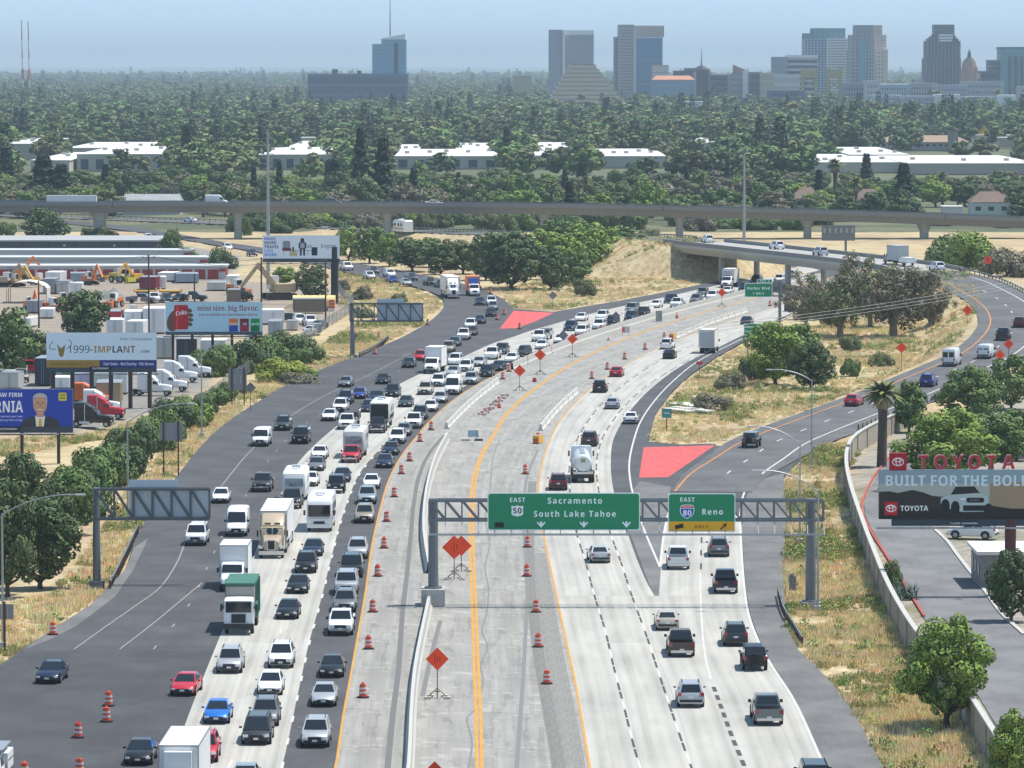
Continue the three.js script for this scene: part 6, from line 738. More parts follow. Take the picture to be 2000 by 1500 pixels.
// dry grass and weeds beside the road
{
  const r = rng(321), blade = (n, h, sp) => { const b = new MB(); for (let i = 0; i < n; i++) { const a = r() * 6.283, q = V((r() - 0.5) * sp, 0, (r() - 0.5) * sp), d = V((r() - 0.5) * 0.5,1, (r() - 0.5) * 0.5).normalize(), e = V(Math.cos(a), 0, Math.sin(a)).multiplyScalar(0.045), g = 0.7 + 0.6 * r(); b.color = [g, g, g]; b.tri(q.clone().add(e), q.clone().sub(e), q.clone().addScaledVector(d, h * (0.6 + 0.6 * r()))); } return b.geom(); };
  const tuft = blade(26,0.42,0.8), weed = crownGeo([[0,0.25,0,0.38],[0.3,0.2,0.1,0.28],[-0.25,0.2,-0.2,0.3]],60,0.09, r, { floor: 0 }), M = [[],[]], C = [[],[]];
  const zones = [[px([[1537,1010],[1526,1115],[1540,1235],[1600,1305],[1675,1402],[1725,1500],[1780,1600],[1990,1600],[1925,1480],[1875,1400],[1785,1290],[1735,1205],[1700,1120],[1675,1050],[1655,985],[1648,930],[1690,865],[1600,872],[1532,935]]), 9000,0.12],[px([[0,1300],[110,1222],[210,1150],[260,1050],[310,970],[380,880],[480,795],[560,750],[720,684],[830,630],[790,600],[680,640],[540,720],[420,800],[330,870],[250,950],[180,1060],[100,1150],[-60,1200],[-60,1330]]), 8000,0.06],[px([[1270,862],[1390,866],[1500,832],[1700,765],[1870,692],[1920,640],[1880,580],[1780,600],[1560,640],[1450,672],[1350,735],[1285,810]]), 9000,0.1],[px([[1003,603],[1080,606],[1200,586],[1370,552],[1400,500],[1290,480],[1200,500],[1000,560],[930,560]]), 5000,0.08],[px([[870,590],[780,548],[650,525],[660,600],[780,600],[830,625]]), 2500,0.1],[px([[0,890],[240,850],[330,810],[140,850],[-60,860]]), 1500,0.2]];
  for (const [ring, n, green] of zones) { const xs = ring.map((p) => p.x), zs = ring.map((p) => p.z), x0 = Math.min(...xs), x1 = Math.max(...xs), z0 = Math.min(...zs), z1 = Math.max(...zs); let made = 0, g = 0; while (made < n && g++ < n * 8) { const x = x0 + r() * (x1 - x0), z = z0 + r() * (z1 - z0); if (!inside(ring, x, z) || inside(pavedRing, x, z)) continue; const d = fbm(x * 0.12, z * 0.12,3); if (r() > d * 1.7 - 0.35) continue; made++; const gr = fbm(x * 0.07 + 50, z * 0.07,3) > 0.6 || r() < green, k = gr && r() < 0.28 ? 1 : 0, s = 0.5 + 1.0 * r() * r(); M[k].push(new THREE.Matrix4().compose(V(x, groundH(x, z) - 0.03, z), new THREE.Quaternion().setFromAxisAngle(V(0,1,0), r() * 6.283), V(s, s * (k ? 1.4 : 0.8 + 0.5 * r()), s))); C[k].push(k ? [0.6 + 0.6 * r(), 0.8 + 0.4 * r(), 0.6] : gr ? [0.6,0.62,0.42] : [0.85 + 0.3 * r(), 0.85 + 0.25 * r(), 0.72 + 0.25 * r()]); } }
  [tuft, weed].forEach((g, k) => { const im = new THREE.InstancedMesh(g, k ? leafMat(0.30,0.32,0.17) : leafMat(0.80,0.68,0.44), M[k].length), c = new THREE.Color(); M[k].forEach((m, i) => { im.setMatrixAt(i, m); im.setColorAt(i, c.setRGB(...C[k][i])); }); top(im, k ? 'roadside_weeds' : 'dry_grass', k ? 'green weeds scattered over the dry verges' : 'straw-coloured dry grass on the verges and embankments', 'grass', null, 'stuff'); });
}

// ---------------------------------------------------------------- low sheds and houses behind the flyover
const whiteRoof = std(0.8,0.79,0.76,0.8, { map: wallTex }), shedWall = std(0.55,0.52,0.47,0.85, { map: wallTex }), greyRoof = std(0.36,0.37,0.38,0.85, { map: wallTex }), brownRoof = std(0.2,0.14,0.11,0.9, { map: wallTex }), paneDark = phys(0.03,0.04,0.05,0.15), darkDoor = std(0.06,0.08,0.12,0.7);
function shed(label, x0, x1, yTop, yBot, z, depth, o = {}) {
  const a = D(x0, yTop, z), b = D(x1, yTop, z), g = thing(o.name ?? 'warehouse', label, 'building', 'low buildings behind the flyover', V((a.x + b.x) / 2,0,-z)), w = b.x - a.x, h = Math.max(3, a.y), m = new MB();
  m.box(0, h / 2 - 0.4,-depth / 2, w, h - 0.1, depth); m.build('wall', o.wall ?? shedWall, g);
  const r = new MB(); if (o.gable) { const e = o.gable; r.quad(V(-w / 2 - 0.5, h - 0.4,0.5), V(w / 2 + 0.5, h - 0.4,0.5), V(w / 2 - (o.hip ?? 0), h + e, -depth / 2), V(-w / 2 + (o.hip ?? 0), h + e, -depth / 2)); r.quad(V(w / 2 + 0.5, h - 0.4,-depth - 0.5), V(-w / 2 - 0.5, h - 0.4,-depth - 0.5), V(-w / 2 + (o.hip ?? 0), h + e, -depth / 2), V(w / 2 - (o.hip ?? 0), h + e, -depth / 2)); r.tri(V(w / 2 + 0.5, h - 0.4,0.5), V(w / 2 + 0.5, h - 0.4,-depth - 0.5), V(w / 2 - (o.hip ?? 0), h + e, -depth / 2)); r.tri(V(-w / 2 - 0.5, h - 0.4,-depth - 0.5), V(-w / 2 - 0.5, h - 0.4,0.5), V(-w / 2 + (o.hip ?? 0), h + e, -depth / 2)); } else r.box(0, h - 0.3,-depth / 2, w + 0.6,0.35, depth + 0.6);
  r.build('roof', o.roof ?? whiteRoof, g);
  if (o.doors) for (let k = 0; k < o.doors; k++) new MB().box(-w / 2 + w * (k + 0.5) / o.doors, h * 0.36,0.03, w / o.doors * 0.5, h * 0.6,0.1).build('door', darkDoor, g);
  if (o.windows) for (let k = 0; k < o.windows; k++) new MB().box(-w / 2 + w * (k + 0.5) / o.windows, h * 0.55,0.04, Math.min(1.6, w / o.windows * 0.5), 1.2,0.1).build('window', paneDark, g);
  if (o.units) for (let k = 0; k < o.units; k++) new MB().box(-w / 2 + w * (k + 0.3 + 0.3 * R0()) / o.units, h + 0.4,-depth * (0.2 + 0.5 * R0()), 2,1.2,2).build('roof_unit', shedWall, g);
  return g;
}
{
  const W = ['far left', 'left by the broad conifer', 'wide with dark doors at left', 'behind the wide left one', 'wide left of the tall conifers', 'small behind the left wide one', 'long right of the tall conifers', 'small domed behind the conifers', 'small upper centre', 'narrow centre', 'centre with parked vans', 'centre upper', 'pale box among centre trees', 'right, lowest row', 'right, upper row', 'long far right', 'motel', 'temple', 'small right'];
  shedPx.forEach(([x0, x1, , yT, z], i) => { if (i === 16 || i === 17) return; shed('low white-roofed shed, ' + W[i], x0, x1, yT, 0, z, 165 + (i % 3) * 10, { doors: [2,4,6,9,14].includes(i) ? 6 : 0, units: i % 2 ? 3 : 5, wall: i % 4 === 1 ? std(0.5,0.46,0.4,0.9) : shedWall }); });
  shed('brown-roofed motel with long hipped roof beneath downtown', 1720,1892,276,0,2480,20, { name: 'motel_building', gable: 3, hip: 6, roof: std(0.3,0.21,0.15,0.9), wall: std(0.3,0.3,0.32,0.9), windows: 14 });
  const t = thing('tower_house', 'small square tower with brown roof beside the motel', 'building', null, D(1861,300,2470).setY(0)); new MB().box(0,5.2,0,5,10.8,5).build('wall', std(0.28,0.24,0.22,0.9), t); new MB().cyl(V(0,10.4,0), V(0,12.4,0), 4.4,0.3,4).build('roof', brownRoof, t);
  const d = thing('domed_temple', 'pale building with a golden dome behind the right trees', 'building', null, D(1945,290,2620).setY(0)); new MB().box(0,2.6,0,22,6.4,18).build('wall', std(0.6,0.56,0.5,0.8), d); for (let k = 0; k < 6; k++) new MB().box(-9 + k * 3.6,2.8,9.1,1,2.2,0.1).build('window', paneDark, d); const dm = new MB(); let pr = 3.3, py = 6; for (const [y, rr] of [[6.6,3.4],[7.8,3.0],[8.9,2.0],[9.6,0.9],[11.4,0.12]]) { dm.cyl(V(-7, py, 3), V(-7, y, 3), pr, rr, 14, false); pr = rr; py = y; } dm.build('dome', std(0.75,0.42,0.08,0.35, { metalness: 0.6 }), d);
  // houses
  shed('house with brown hipped roof behind the flyover at right', 1898,1974,392,0,1400,12, { name: 'house', gable: 2.6, hip: 3, roof: brownRoof, wall: std(0.5,0.54,0.5,0.9), windows: 3 });
  shed('house with wide brown roof left of the grey conifer', 1665,1735,392,0,1440,12, { name: 'house', gable: 3.4, hip: 3.5, roof: brownRoof, wall: std(0.5,0.5,0.48,0.9), windows: 3 });
  shed('brown roof among the trees right of the light mast', 1548,1605,385,0,1480,11, { name: 'house', gable: 3, hip: 3, roof: brownRoof, wall: shedWall, windows: 2 });
  shed('grey-roofed house behind the flyover van', 238,352,394,0,1440,12, { name: 'house', gable: 2.2, hip: 0.5, roof: greyRoof, wall: std(0.5,0.5,0.48,0.9), windows: 4 });
  shed('brown roof among trees at centre behind the flyover', 888,945,374,0,1560,11, { name: 'house', gable: 2.2, hip: 3, roof: std(0.26,0.2,0.17,0.9), wall: shedWall, windows: 2 });
  shed('brown roof behind the centre trees', 1272,1325,378,0,1600,10, { name: 'house', gable: 2, hip: 3, roof: std(0.26,0.2,0.17,0.9), wall: shedWall, windows: 2 });
  shed('white carport beside the brown hipped house', 1842,1880,402,0,1395,8, { name: 'carport', wall: whiteRoof });
  // grey warehouse and red-doored storage units at the left
  const wh = shed('long grey panel warehouse behind the storage units', -60,306,468,0,1110,30, { wall: std(0.11,0.115,0.125,0.8, { map: wallTex }), roof: std(0.42,0.43,0.44,0.8, { map: wallTex }) }); for (let k = 1; k < 7; k++) new MB().box(-21.8 + k * 6.2,2.1,0.05,0.14,4.4,0.1).build('panel_joint', black, wh); for (const k of [0.35,12]) new MB().box(k, 3.2,0.2,0.5,0.4,0.4).build('wall_lamp', whiteRoof, wh);
  const redDoor = std(0.32,0.035,0.035,0.6);
  for (const [x1, yT, z, lab] of [[370,506,1092, 'rearmost of three'],[402,512,1052, 'middle of three'],[440,522,1008, 'front row with red doors']]) {
    const s = shed('long white-roofed storage building, ' + lab, -60, x1, yT, 0, z, 9, { name: 'storage_building', wall: std(0.5,0.5,0.5,0.8), roof: std(0.66,0.68,0.7,0.7, { map: wallTex }) }), w = (x1 + 60) / FOCAL * z;
    if (z < 1020) for (let k = 0; k < 19; k++) new MB().box(-w / 2 + 1.6 + k * 2.78,1.02,0.05,2.2,2.0,0.12).build('roller_door', redDoor, s); new MB().box(w / 2 - 0.6,1.9,-4.5,1.4,0.6,9.4).build('red_trim', redDoor, s);
    if (z < 1020) for (const k of [0,1,2]) new MB().box(w / 2 + 0.06,1.0,-1.5 - k * 2.6,0.12,2,1.3).build('roller_door', redDoor, s);
  }
}
// ---------------------------------------------------------------- downtown
const glassBlue = std(0.20,0.36,0.48,0.22, { metalness: 0.1 }), glassDark = std(0.035,0.05,0.075,0.15, { metalness: 0.4 }), glassTeal = std(0.10,0.30,0.34,0.22, { metalness: 0.1 }), stoneGrey = std(0.4,0.39,0.4,0.9), stonePale = std(0.62,0.6,0.56,0.85), stonePink = std(0.68,0.54,0.48,0.9), stoneTan = std(0.48,0.40,0.29,0.9), stoneDark = std(0.085,0.085,0.1,0.7), whiteCap = std(0.82,0.82,0.8,0.6);
// a tower body: dark glass core, with floor bands and piers standing proud of it (front and right faces)
function block(g, x0, x1, yTop, z, depth, o = {}) {
  const a = D(x0, yTop, z), b = D(x1, yTop, z), w = b.x - a.x, h = o.hBase ? a.y - o.hBase : a.y, y0 = o.hBase ?? 0, cx = (a.x + b.x) / 2, cz = -z - depth / 2;
  new MB().box(cx, y0 + h / 2, cz, w, h, depth).build(o.coreName ?? 'core', o.core ?? glassDark, g);
  const fl = o.floors ?? 0, pr = o.piers ?? 0, t = o.proud ?? 0.5;
  if (fl) { const m = new MB(); for (let k = 0; k <= fl; k++) m.box(cx, y0 + h * k / fl - h / fl * (o.band ?? 0.4) / 2, cz, w + t, h / fl * (o.band ?? 0.4), depth + t); const q = m.build('floor_bands', o.wall ?? stoneGrey, g); q.userData.kind = 'stuff'; }
  if (pr) { const m = new MB(); const pw = w / pr * (o.pierW ?? 0.45); for (let k = 0; k <= pr; k++) { const x = cx - w / 2 + w * k / pr; m.box(clamp(x, cx - w / 2 + pw / 2, cx + w / 2 - pw / 2), y0 + h / 2,-z + t / 2 + 0.06, pw, h, t + 0.1); } const nd = Math.max(2, Math.round(depth / (w / pr))); for (let k = 0; k <= nd; k++) for (const s of [-1,1]) m.box(cx + s * (w / 2 + t / 2 + 0.05), y0 + h / 2,-z - depth * k / nd, t + 0.1, h, pw); const q = m.build('piers', o.pier ?? o.wall ?? stoneGrey, g); q.userData.kind = 'stuff'; }
  if (o.cap) new MB().box(cx, y0 + h + o.cap / 2, cz, w + 1, o.cap, depth + 1).build('roof_cap', o.capMat ?? o.wall ?? stoneGrey, g);
  return { cx, w, h: y0 + h, cz };
}
const bld = (name, label) => thing(name, label, 'building', 'downtown skyline');
{
  let g = bld('glass_tower', 'blue glass office tower with white slanted roof and tall mast'); const Z = 4300, at = (x, y) => D(x, y, Z);
  block(g, 745,793,77, Z, 36, { core: glassBlue, floors: 19, band: 0.12, wall: std(0.26,0.4,0.5,0.4), piers: 0 }); block(g, 727,746,86, Z + 1,34, { core: glassBlue, floors: 17, band: 0.14, wall: std(0.3,0.44,0.52,0.4), coreName: 'side_wing' }); new MB().box(at(773.5,0).x, at(0,118).y, -Z + 0.6,3.2, at(0,84).y - at(0,152).y, 1).build('dark_slot', glassDark, g);
  { const r = new MB(), A = at(745,77), B = at(792,77), t = at(0,66).y, zb = -Z - 36; r.quad(V(A.x, A.y, -Z), V(B.x, B.y, -Z), V(B.x, t, -Z), V(A.x, A.y + 0.8,-Z)); r.quad(V(A.x, A.y + 0.8,-Z), V(B.x, t, -Z), V(B.x, t, zb), V(A.x, A.y + 0.8, zb)); r.quad(V(B.x, B.y, -Z), V(B.x, B.y, zb), V(B.x, t, zb), V(B.x, t, -Z)); r.build('slanted_roof', whiteCap, g); const mb = at(762,70); new MB().cyl(mb, V(mb.x, at(0,-8).y, -Z), 0.7,0.25,6).build('mast', steelGrey, g); }
  block(g, 602,795,144, Z - 20,40, { core: std(0.08,0.11,0.17,0.3), coreName: 'podium', floors: 4, band: 0.3, wall: std(0.15,0.19,0.27,0.6), piers: 34, pierW: 0.35, pier: std(0.15,0.19,0.27,0.6) }); for (const [x0, x1, y] of [[648,659,137],[697,705,140]]) { const a = at(x0, y), b = at(x1, y); new MB().box((a.x + b.x) / 2, a.y - 1.6,-Z - 10, b.x - a.x, 5,6).build('plant_room', stoneDark, g); }
  g = bld('slab_tower', 'pale grey slab tower with white roof band and ribbed front'); block(g, 1072,1100,58,4850,40, { core: std(0.36,0.36,0.41,0.7), floors: 24, band: 0.08, wall: std(0.33,0.33,0.38,0.7), proud: 0.3 }); block(g, 1100,1159,68,4850,40, { core: std(0.24,0.24,0.29,0.6), coreName: 'ribbed_front', piers: 30, pierW: 0.45, pier: std(0.6,0.58,0.6,0.8), cap: 4.6, capMat: whiteCap }); { const a = D(1099,60,4849), b = D(1103.5,60,4849); new MB().box((a.x + b.x) / 2, a.y / 2,-4847, b.x - a.x, a.y, 4).build('white_fin', whiteCap, g); }
  g = bld('ziggurat_building', 'stepped pyramid office building with pale terraces'); { const Zz = 4300, m = 11, top_ = D(0,126, Zz).y; for (let k = 0; k < m; k++) { const t = k / (m - 1), yb = top_ * k / m, x0 = 1062 + (1112 - 1062) * t, x1 = 1232 + (1166 - 1232) * t, a = D(x0,0, Zz).x, b = D(x1,0, Zz).x, dz = 30 * (1 - t); new MB().box((a + b) / 2, yb + top_ / m / 2 - 0.25,-Zz - 30 + dz / 2 - 20, b - a, top_ / m - 0.5,40 + dz * 1.2).build('terrace', std(0.66,0.50,0.34,0.85), g); new MB().box((a + b) / 2, yb + top_ / m - 0.25,-Zz - 30 + dz / 2 - 20, b - a - 1.6,0.5,38 + dz * 1.2).build('window_band', glassDark, g); } }
  g = bld('stone_tower', 'grey and glass tower with pinkish crown beside the pyramid'); block(g, 1209,1238,48,4900,45, { core: glassDark, floors: 26, band: 0.55, piers: 6, pierW: 0.55, wall: std(0.42,0.39,0.4,0.85) }); block(g, 1201,1210,72,4902,40, { core: glassDark, floors: 22, band: 0.5, piers: 2, pierW: 0.5, wall: std(0.25,0.24,0.26,0.85), coreName: 'side_wing' }); block(g, 1238,1293,73,4900,42, { core: std(0.10,0.25,0.42,0.2, { metalness: 0.1 }), coreName: 'glass_front', floors: 3, band: 0.03, wall: std(0.3,0.35,0.38,0.5), piers: 16, pierW: 0.1, pier: std(0.15,0.3,0.46,0.4) }); block(g, 1238,1296,50,4901,42, { hBase: D(0,72,4901).y, core: stonePink, coreName: 'crown', piers: 18, pierW: 0.3, pier: std(0.46,0.38,0.36,0.9) }); { const a = D(1240,60,4898); new MB().box(a.x, a.y / 2,-4897,2.4, a.y, 4).build('corner_pier', stonePale, g); }
  g = bld('pink_block', 'plain pinkish block right of the stone tower'); block(g, 1275,1306,127,4700,26, { core: stonePink, floors: 6, band: 0.1, wall: std(0.44,0.36,0.34,0.9) });
  g = bld('tile_roof_building', 'low blue glass building with orange tiled roof'); { const q = block(g, 1274,1356,156,4550,30, { core: glassBlue, floors: 5, band: 0.2, piers: 14, pierW: 0.15, wall: std(0.3,0.33,0.38,0.8) }), r = new MB(); r.quad(V(q.cx - q.w / 2 - 1, q.h, -4549), V(q.cx + q.w / 2 + 1, q.h, -4549), V(q.cx + q.w / 2 - 4, q.h + 4,-4560), V(q.cx - q.w / 2 + 4, q.h + 4,-4560)); r.box(q.cx, q.h + 0.2,-4565, q.w + 1,0.6,30); r.build('roof', std(0.48,0.22,0.14,0.9), g); }
  g = bld('dark_block', 'small dark block behind the tiled roof building'); block(g, 1316,1342,138,4800,20, { core: stoneDark, floors: 4, band: 0.3, wall: std(0.2,0.13,0.13,0.9) }); block(g, 1338,1360,133,4790,20, { core: stoneDark, floors: 6, band: 0.4, wall: std(0.2,0.17,0.18,0.9), coreName: 'wing' });
  g = bld('spire_tower', 'dark central tower with pyramid roof and antenna'); block(g, 1360,1386,136,4750,24, { core: glassDark, piers: 8, pierW: 0.25, wall: std(0.1,0.1,0.13,0.8) }); { const a = D(1371,136,4750), m = new MB(); m.cyl(V(a.x, a.y, -4762), V(a.x, a.y + 4,-4762), 9.5,2,4); m.build('pyramid_roof', std(0.28,0.2,0.19,0.9), g); new MB().cyl(V(a.x, a.y + 3,-4762), V(a.x, D(0,92,4762).y, -4762), 0.9,0.15,6).build('antenna', steelGrey, g); for (const x of [1357,1387]) { const p = D(x, 140,4749); new MB().box(p.x, p.y / 2,-4748,2.6, p.y, 5).build('corner_pier', std(0.42,0.36,0.32,0.9), g); } }
  g = bld('blue_grey_block', 'blue-grey mid-rise right of the antenna tower'); block(g, 1388,1421,146,4600,25, { core: glassDark, floors: 6, band: 0.35, wall: std(0.12,0.13,0.17,0.8) });
  g = bld('sloped_roof_block', 'block with slanted reddish roof and white stair tower'); { const q = block(g, 1431,1462,142,4650,22, { core: stoneGrey, floors: 6, band: 0.3, wall: std(0.28,0.25,0.25,0.9) }), m = new MB(), t = D(0,126,4650).y; m.quad(V(q.cx - q.w / 2, q.h, -4650), V(q.cx + q.w / 2, q.h, -4650), V(q.cx + q.w / 2, q.h + 1.5,-4650), V(q.cx - q.w / 2, t, -4650)); m.quad(V(q.cx - q.w / 2, t, -4650), V(q.cx + q.w / 2, q.h + 1.5,-4650), V(q.cx + q.w / 2, q.h + 1.5,-4672), V(q.cx - q.w / 2, t, -4672)); m.build('slanted_roof', std(0.4,0.22,0.18,0.9), g); const a = D(1456,138,4640); new MB().box(a.x, a.y / 2,-4640,5, a.y, 8).build('stair_tower', whiteCap, g); }
  g = bld('tan_block', 'tan low block between the sloped roof and the striped offices'); block(g, 1486,1512,142,4620,24, { core: stoneTan, floors: 5, band: 0.4, wall: std(0.52,0.45,0.36,0.9) }); block(g, 1463,1487,141,4640,20, { core: stoneDark, floors: 5, band: 0.3, wall: std(0.16,0.15,0.18,0.9), coreName: 'wing' }); block(g, 1421,1431,145,4660,14, { core: stoneTan, coreName: 'wing' });
  g = bld('striped_offices', 'wide office block with grey end panel and white striped floors'); block(g, 1537,1596,112,4800,30, { core: glassDark, floors: 9, band: 0.45, wall: std(0.5,0.5,0.5,0.8), cap: 2.4, capMat: whiteCap }); block(g, 1509,1538,111,4798,30, { core: std(0.26,0.3,0.34,0.7), coreName: 'end_panel' }); block(g, 1500,1562,145,4700,24, { core: std(0.5,0.48,0.44,0.9), coreName: 'podium', floors: 4, band: 0.4, wall: stonePale });
  for (const [x0, x1, yT, lab] of [[1565,1597,136, 'left'],[1615,1645,137, 'right']]) { const t = thing('bridge_tower', `golden lift bridge tower below downtown, ${lab} one`, 'bridge tower', 'lift bridge towers'), Zt = 4400, a = D(x0, yT, Zt), b = D(x1, yT, Zt), gold = std(0.42,0.33,0.12,0.6); for (const x of [a.x + 1.4, b.x - 1.4]) for (const z of [-Zt, -Zt - 8]) new MB().box(x, a.y / 2 + 1, z, 2.8, a.y + 2,2.8).build('leg', gold, t); for (const z of [-Zt, -Zt - 8]) { new MB().box((a.x + b.x) / 2, a.y - 4, z, b.x - a.x - 5,7,1.6).build('portal_beam', gold, t); const m = new MB(); for (const [y0, y1] of [[a.y - 17, a.y - 9]]) { m.bar(V(a.x + 2, y0, z), V(b.x - 2, y1, z), 0.9); m.bar(V(a.x + 2, y1, z), V(b.x - 2, y0, z), 0.9); } m.build('cross_brace', gold, t); } }
  g = bld('white_grid_tower', 'tower with teal hipped top, blue left face and white grid'); { block(g, 1571,1616,76,5000,34, { core: std(0.08,0.16,0.26,0.2, { metalness: 0.1 }), floors: 25, band: 0.35, piers: 7, pierW: 0.3, wall: std(0.42,0.48,0.56,0.7) }); block(g, 1616,1655,75,4996,34, { core: glassDark, coreName: 'white_face', floors: 25, band: 0.5, piers: 10, pierW: 0.4, wall: std(0.85,0.83,0.79,0.8) }); const teal = std(0.16,0.34,0.37,0.5); for (const [x0, x1, y] of [[1571,1590,65],[1587,1650,55]]) block(g, x0, x1, y, 5000,32, { hBase: D(0,77,5000).y, core: teal, coreName: 'teal_top', piers: 6, pierW: 0.2, pier: std(0.13,0.26,0.28,0.5) }); }
  g = bld('stepped_stone_tower', 'stepped stone tower with grey front and pinkish side'); { const st = { core: glassDark, band: 0.4, piers: 9, pierW: 0.5, wall: std(0.42,0.38,0.38,0.9) }, sp = { core: std(0.2,0.16,0.15,0.5), band: 0.5, piers: 4, pierW: 0.6, wall: std(0.74,0.6,0.5,0.9) }; block(g, 1659,1708,97,4900,30, { ...st, floors: 16 }); block(g, 1661,1707,68,4905,28, { ...st, floors: 6, hBase: D(0,98,4905).y, coreName: 'mid_tier' }); block(g, 1670,1706,49,4910,24, { ...st, floors: 4, hBase: D(0,69,4910).y, coreName: 'top_tier' }); block(g, 1708,1733,97,4904,30, { ...sp, floors: 14, coreName: 'side_face' }); block(g, 1707,1730,68,4908,28, { ...sp, floors: 5, hBase: D(0,98,4908).y, coreName: 'side_mid_tier' }); block(g, 1706,1722,49,4912,24, { ...sp, floors: 3, hBase: D(0,69,4912).y, coreName: 'side_top_tier' }); { const a = D(1685,66,4898); new MB().box(a.x, a.y / 2 - 2,-4898,8, a.y - 8,3).build('glass_bay', glassTeal, g); } }
  g = bld('dark_round_tower', 'dark tower with rounded shoulders and square top'); { const o = { core: glassDark, piers: 9, pierW: 0.4, wall: std(0.17,0.16,0.2,0.7) }; block(g, 1808,1876,114,4950,40, { ...o, floors: 14, band: 0.15 }); block(g, 1811,1875,80,4952,38, { ...o, hBase: D(0,115,4952).y, coreName: 'body' }); [[1814,1872,75],[1819,1868,71],[1824,1865,67]].forEach(([a, b, y], i) => block(g, a, b, y, 4954 + i, 34, { core: stoneDark, hBase: D(0,82,4954).y, coreName: 'shoulder' })); block(g, 1825,1864,48,4956,28, { core: std(0.12,0.13,0.16,0.6), hBase: D(0,68,4956).y, coreName: 'top_block', floors: 3, band: 0.2, wall: stoneDark }); const a = D(1847,74,4948); for (const [dy, w] of [[5,15],[0,15],[-5,13]]) new MB().box(a.x, a.y + dy * 0.55,-4947.5, w, 1.8,1.2).build('steel_canopy', std(0.75,0.75,0.78,0.3, { metalness: 0.5 }), g); }
  g = bld('domed_cathedral', 'brick cathedral drum with domes and dark cupola'); { const a = D(1893,126,4850), Zc = 4850, m = std(0.45,0.25,0.18,0.9); new MB().cyl(V(a.x, 0,-Zc), V(a.x, a.y, -Zc), 7.6,7.4,16).build('drum', m, g); const dm = new MB(); let pr = 7.4, py = a.y; for (const [y, rr] of [[2.5,6.8],[5,5.2],[7,2.6]]) { dm.cyl(V(a.x, py, -Zc), V(a.x, a.y + y, -Zc), pr, rr, 16); pr = rr; py = a.y + y; } dm.build('dome', std(0.42,0.27,0.2,0.8), g); const c = new MB(); c.cyl(V(a.x, a.y + 6.5,-Zc), V(a.x, a.y + 11,-Zc), 2.2,1.8,8); c.cyl(V(a.x, a.y + 11,-Zc), V(a.x, a.y + 16,-Zc), 1.8,0.1,8); c.build('cupola', stoneDark, g); for (const s of [-1,1]) { const t = new MB(); t.cyl(V(a.x + s * 6.4,0,-Zc + 4), V(a.x + s * 6.4, a.y - 5,-Zc + 4), 2.4,2.4,10); t.cyl(V(a.x + s * 6.4, a.y - 5,-Zc + 4), V(a.x + s * 6.4, a.y - 1,-Zc + 4), 2.4,0.6,10); t.build('turret', m, g); } }
  g = bld('teal_tower', 'teal glass tower cut by the right frame edge'); block(g, 1955,2030,95,4700,40, { core: glassTeal, floors: 14, band: 0.12, wall: std(0.09,0.22,0.25,0.4), piers: 0, cap: 1.6, capMat: stoneDark }); { for (const x of [1972,1984,1996]) { const a = D(x, 108,4699); new MB().box(a.x, a.y / 2,-4698.6,2.2, a.y - 2,1.2).build('dark_slot', glassDark, g); } } block(g, 1932,1956,117,4710,30, { core: stoneDark, coreName: 'side_block', floors: 9, band: 0.3, wall: std(0.25,0.25,0.28,0.8) });
  g = bld('dark_offices', 'dark blue offices left of the teal tower'); block(g, 1915,1950,139,4600,26, { core: glassDark, floors: 5, band: 0.3, wall: std(0.1,0.1,0.14,0.8) }); block(g, 1889,1935,161,4450,26, { core: glassDark, floors: 4, band: 0.3, wall: std(0.1,0.12,0.17,0.8), coreName: 'front_wing' });
  // low rise frontage below the towers
  const low = [[1646,1692,166,4350,[0.22,0.24,0.3], 'grey-blue terrace right of the bridge tower'],[1690,1718,160,4330,[0.42,0.4,0.42], 'pale block with dark piers below the stepped tower'],[1716,1775,166,4380,[0.3,0.36,0.42], 'long pale-roofed hall below downtown'],[1774,1830,164,4400,[0.34,0.3,0.3], 'reddish terrace below the dark tower'],[1828,1890,168,4360,[0.32,0.31,0.36], 'grey terrace under the dark tower'],[1705,1760,187,4000,[0.4,0.42,0.48], 'pale apartment block, left of the front row'],[1758,1830,189,3990,[0.36,0.36,0.4], 'grey apartment block, middle of the front row'],[1828,1875,186,3980,[0.66,0.64,0.6], 'white apartment block, middle right of the front row'],[1874,1945,190,4010,[0.3,0.33,0.4], 'blue-grey apartment block of the front row'],[1953,1983,187,3970,[0.68,0.66,0.62], 'white apartment block at the right end'],[1880,1960,160,4420,[0.34,0.34,0.36], 'grey flat-roofed hall left of the teal tower'],[1502,1572,178,4200,[0.09,0.11,0.16], 'dark low building left of the lift bridge'],[1340,1378,200,3800,[0.44,0.45,0.48], 'pale apartment block below the antenna tower'],[1990,2040,170,4300,[0.4,0.38,0.36], 'block at the right frame edge']];
  low.forEach(([x0, x1, y, z, c, lab], i) => { const q = bld('low_rise', lab); block(q, x0, x1, y, z, 22, { core: glassDark, floors: 5, band: 0.55, piers: Math.max(4, Math.round((x1 - x0) / 5)), pierW: 0.6, wall: std(...c.map((v) => Math.min(0.85, v * 1.3)), 0.85), proud: 0.35, cap: i < 5 ? 1 : 0.6, capMat: i === 2 ? whiteCap : std(...c.map((v) => v * 1.2), 0.85) }); });
  [[1020,148,4700,30,10, 'tan tower far behind the wood'],[848,149,5600,11,22, 'tan silo-like block right of the glass tower']].forEach(([x, y, z, w, h, lab]) => { const q = bld('far_block', lab); const a = D(x, y, z); new MB().box(a.x, a.y / 2,-z, w * 0.6, a.y, 14).build('wall', stoneTan, q); new MB().box(a.x, a.y + 0.5,-z, w * 0.6 + 1,1,15).build('roof', stonePale, q); });
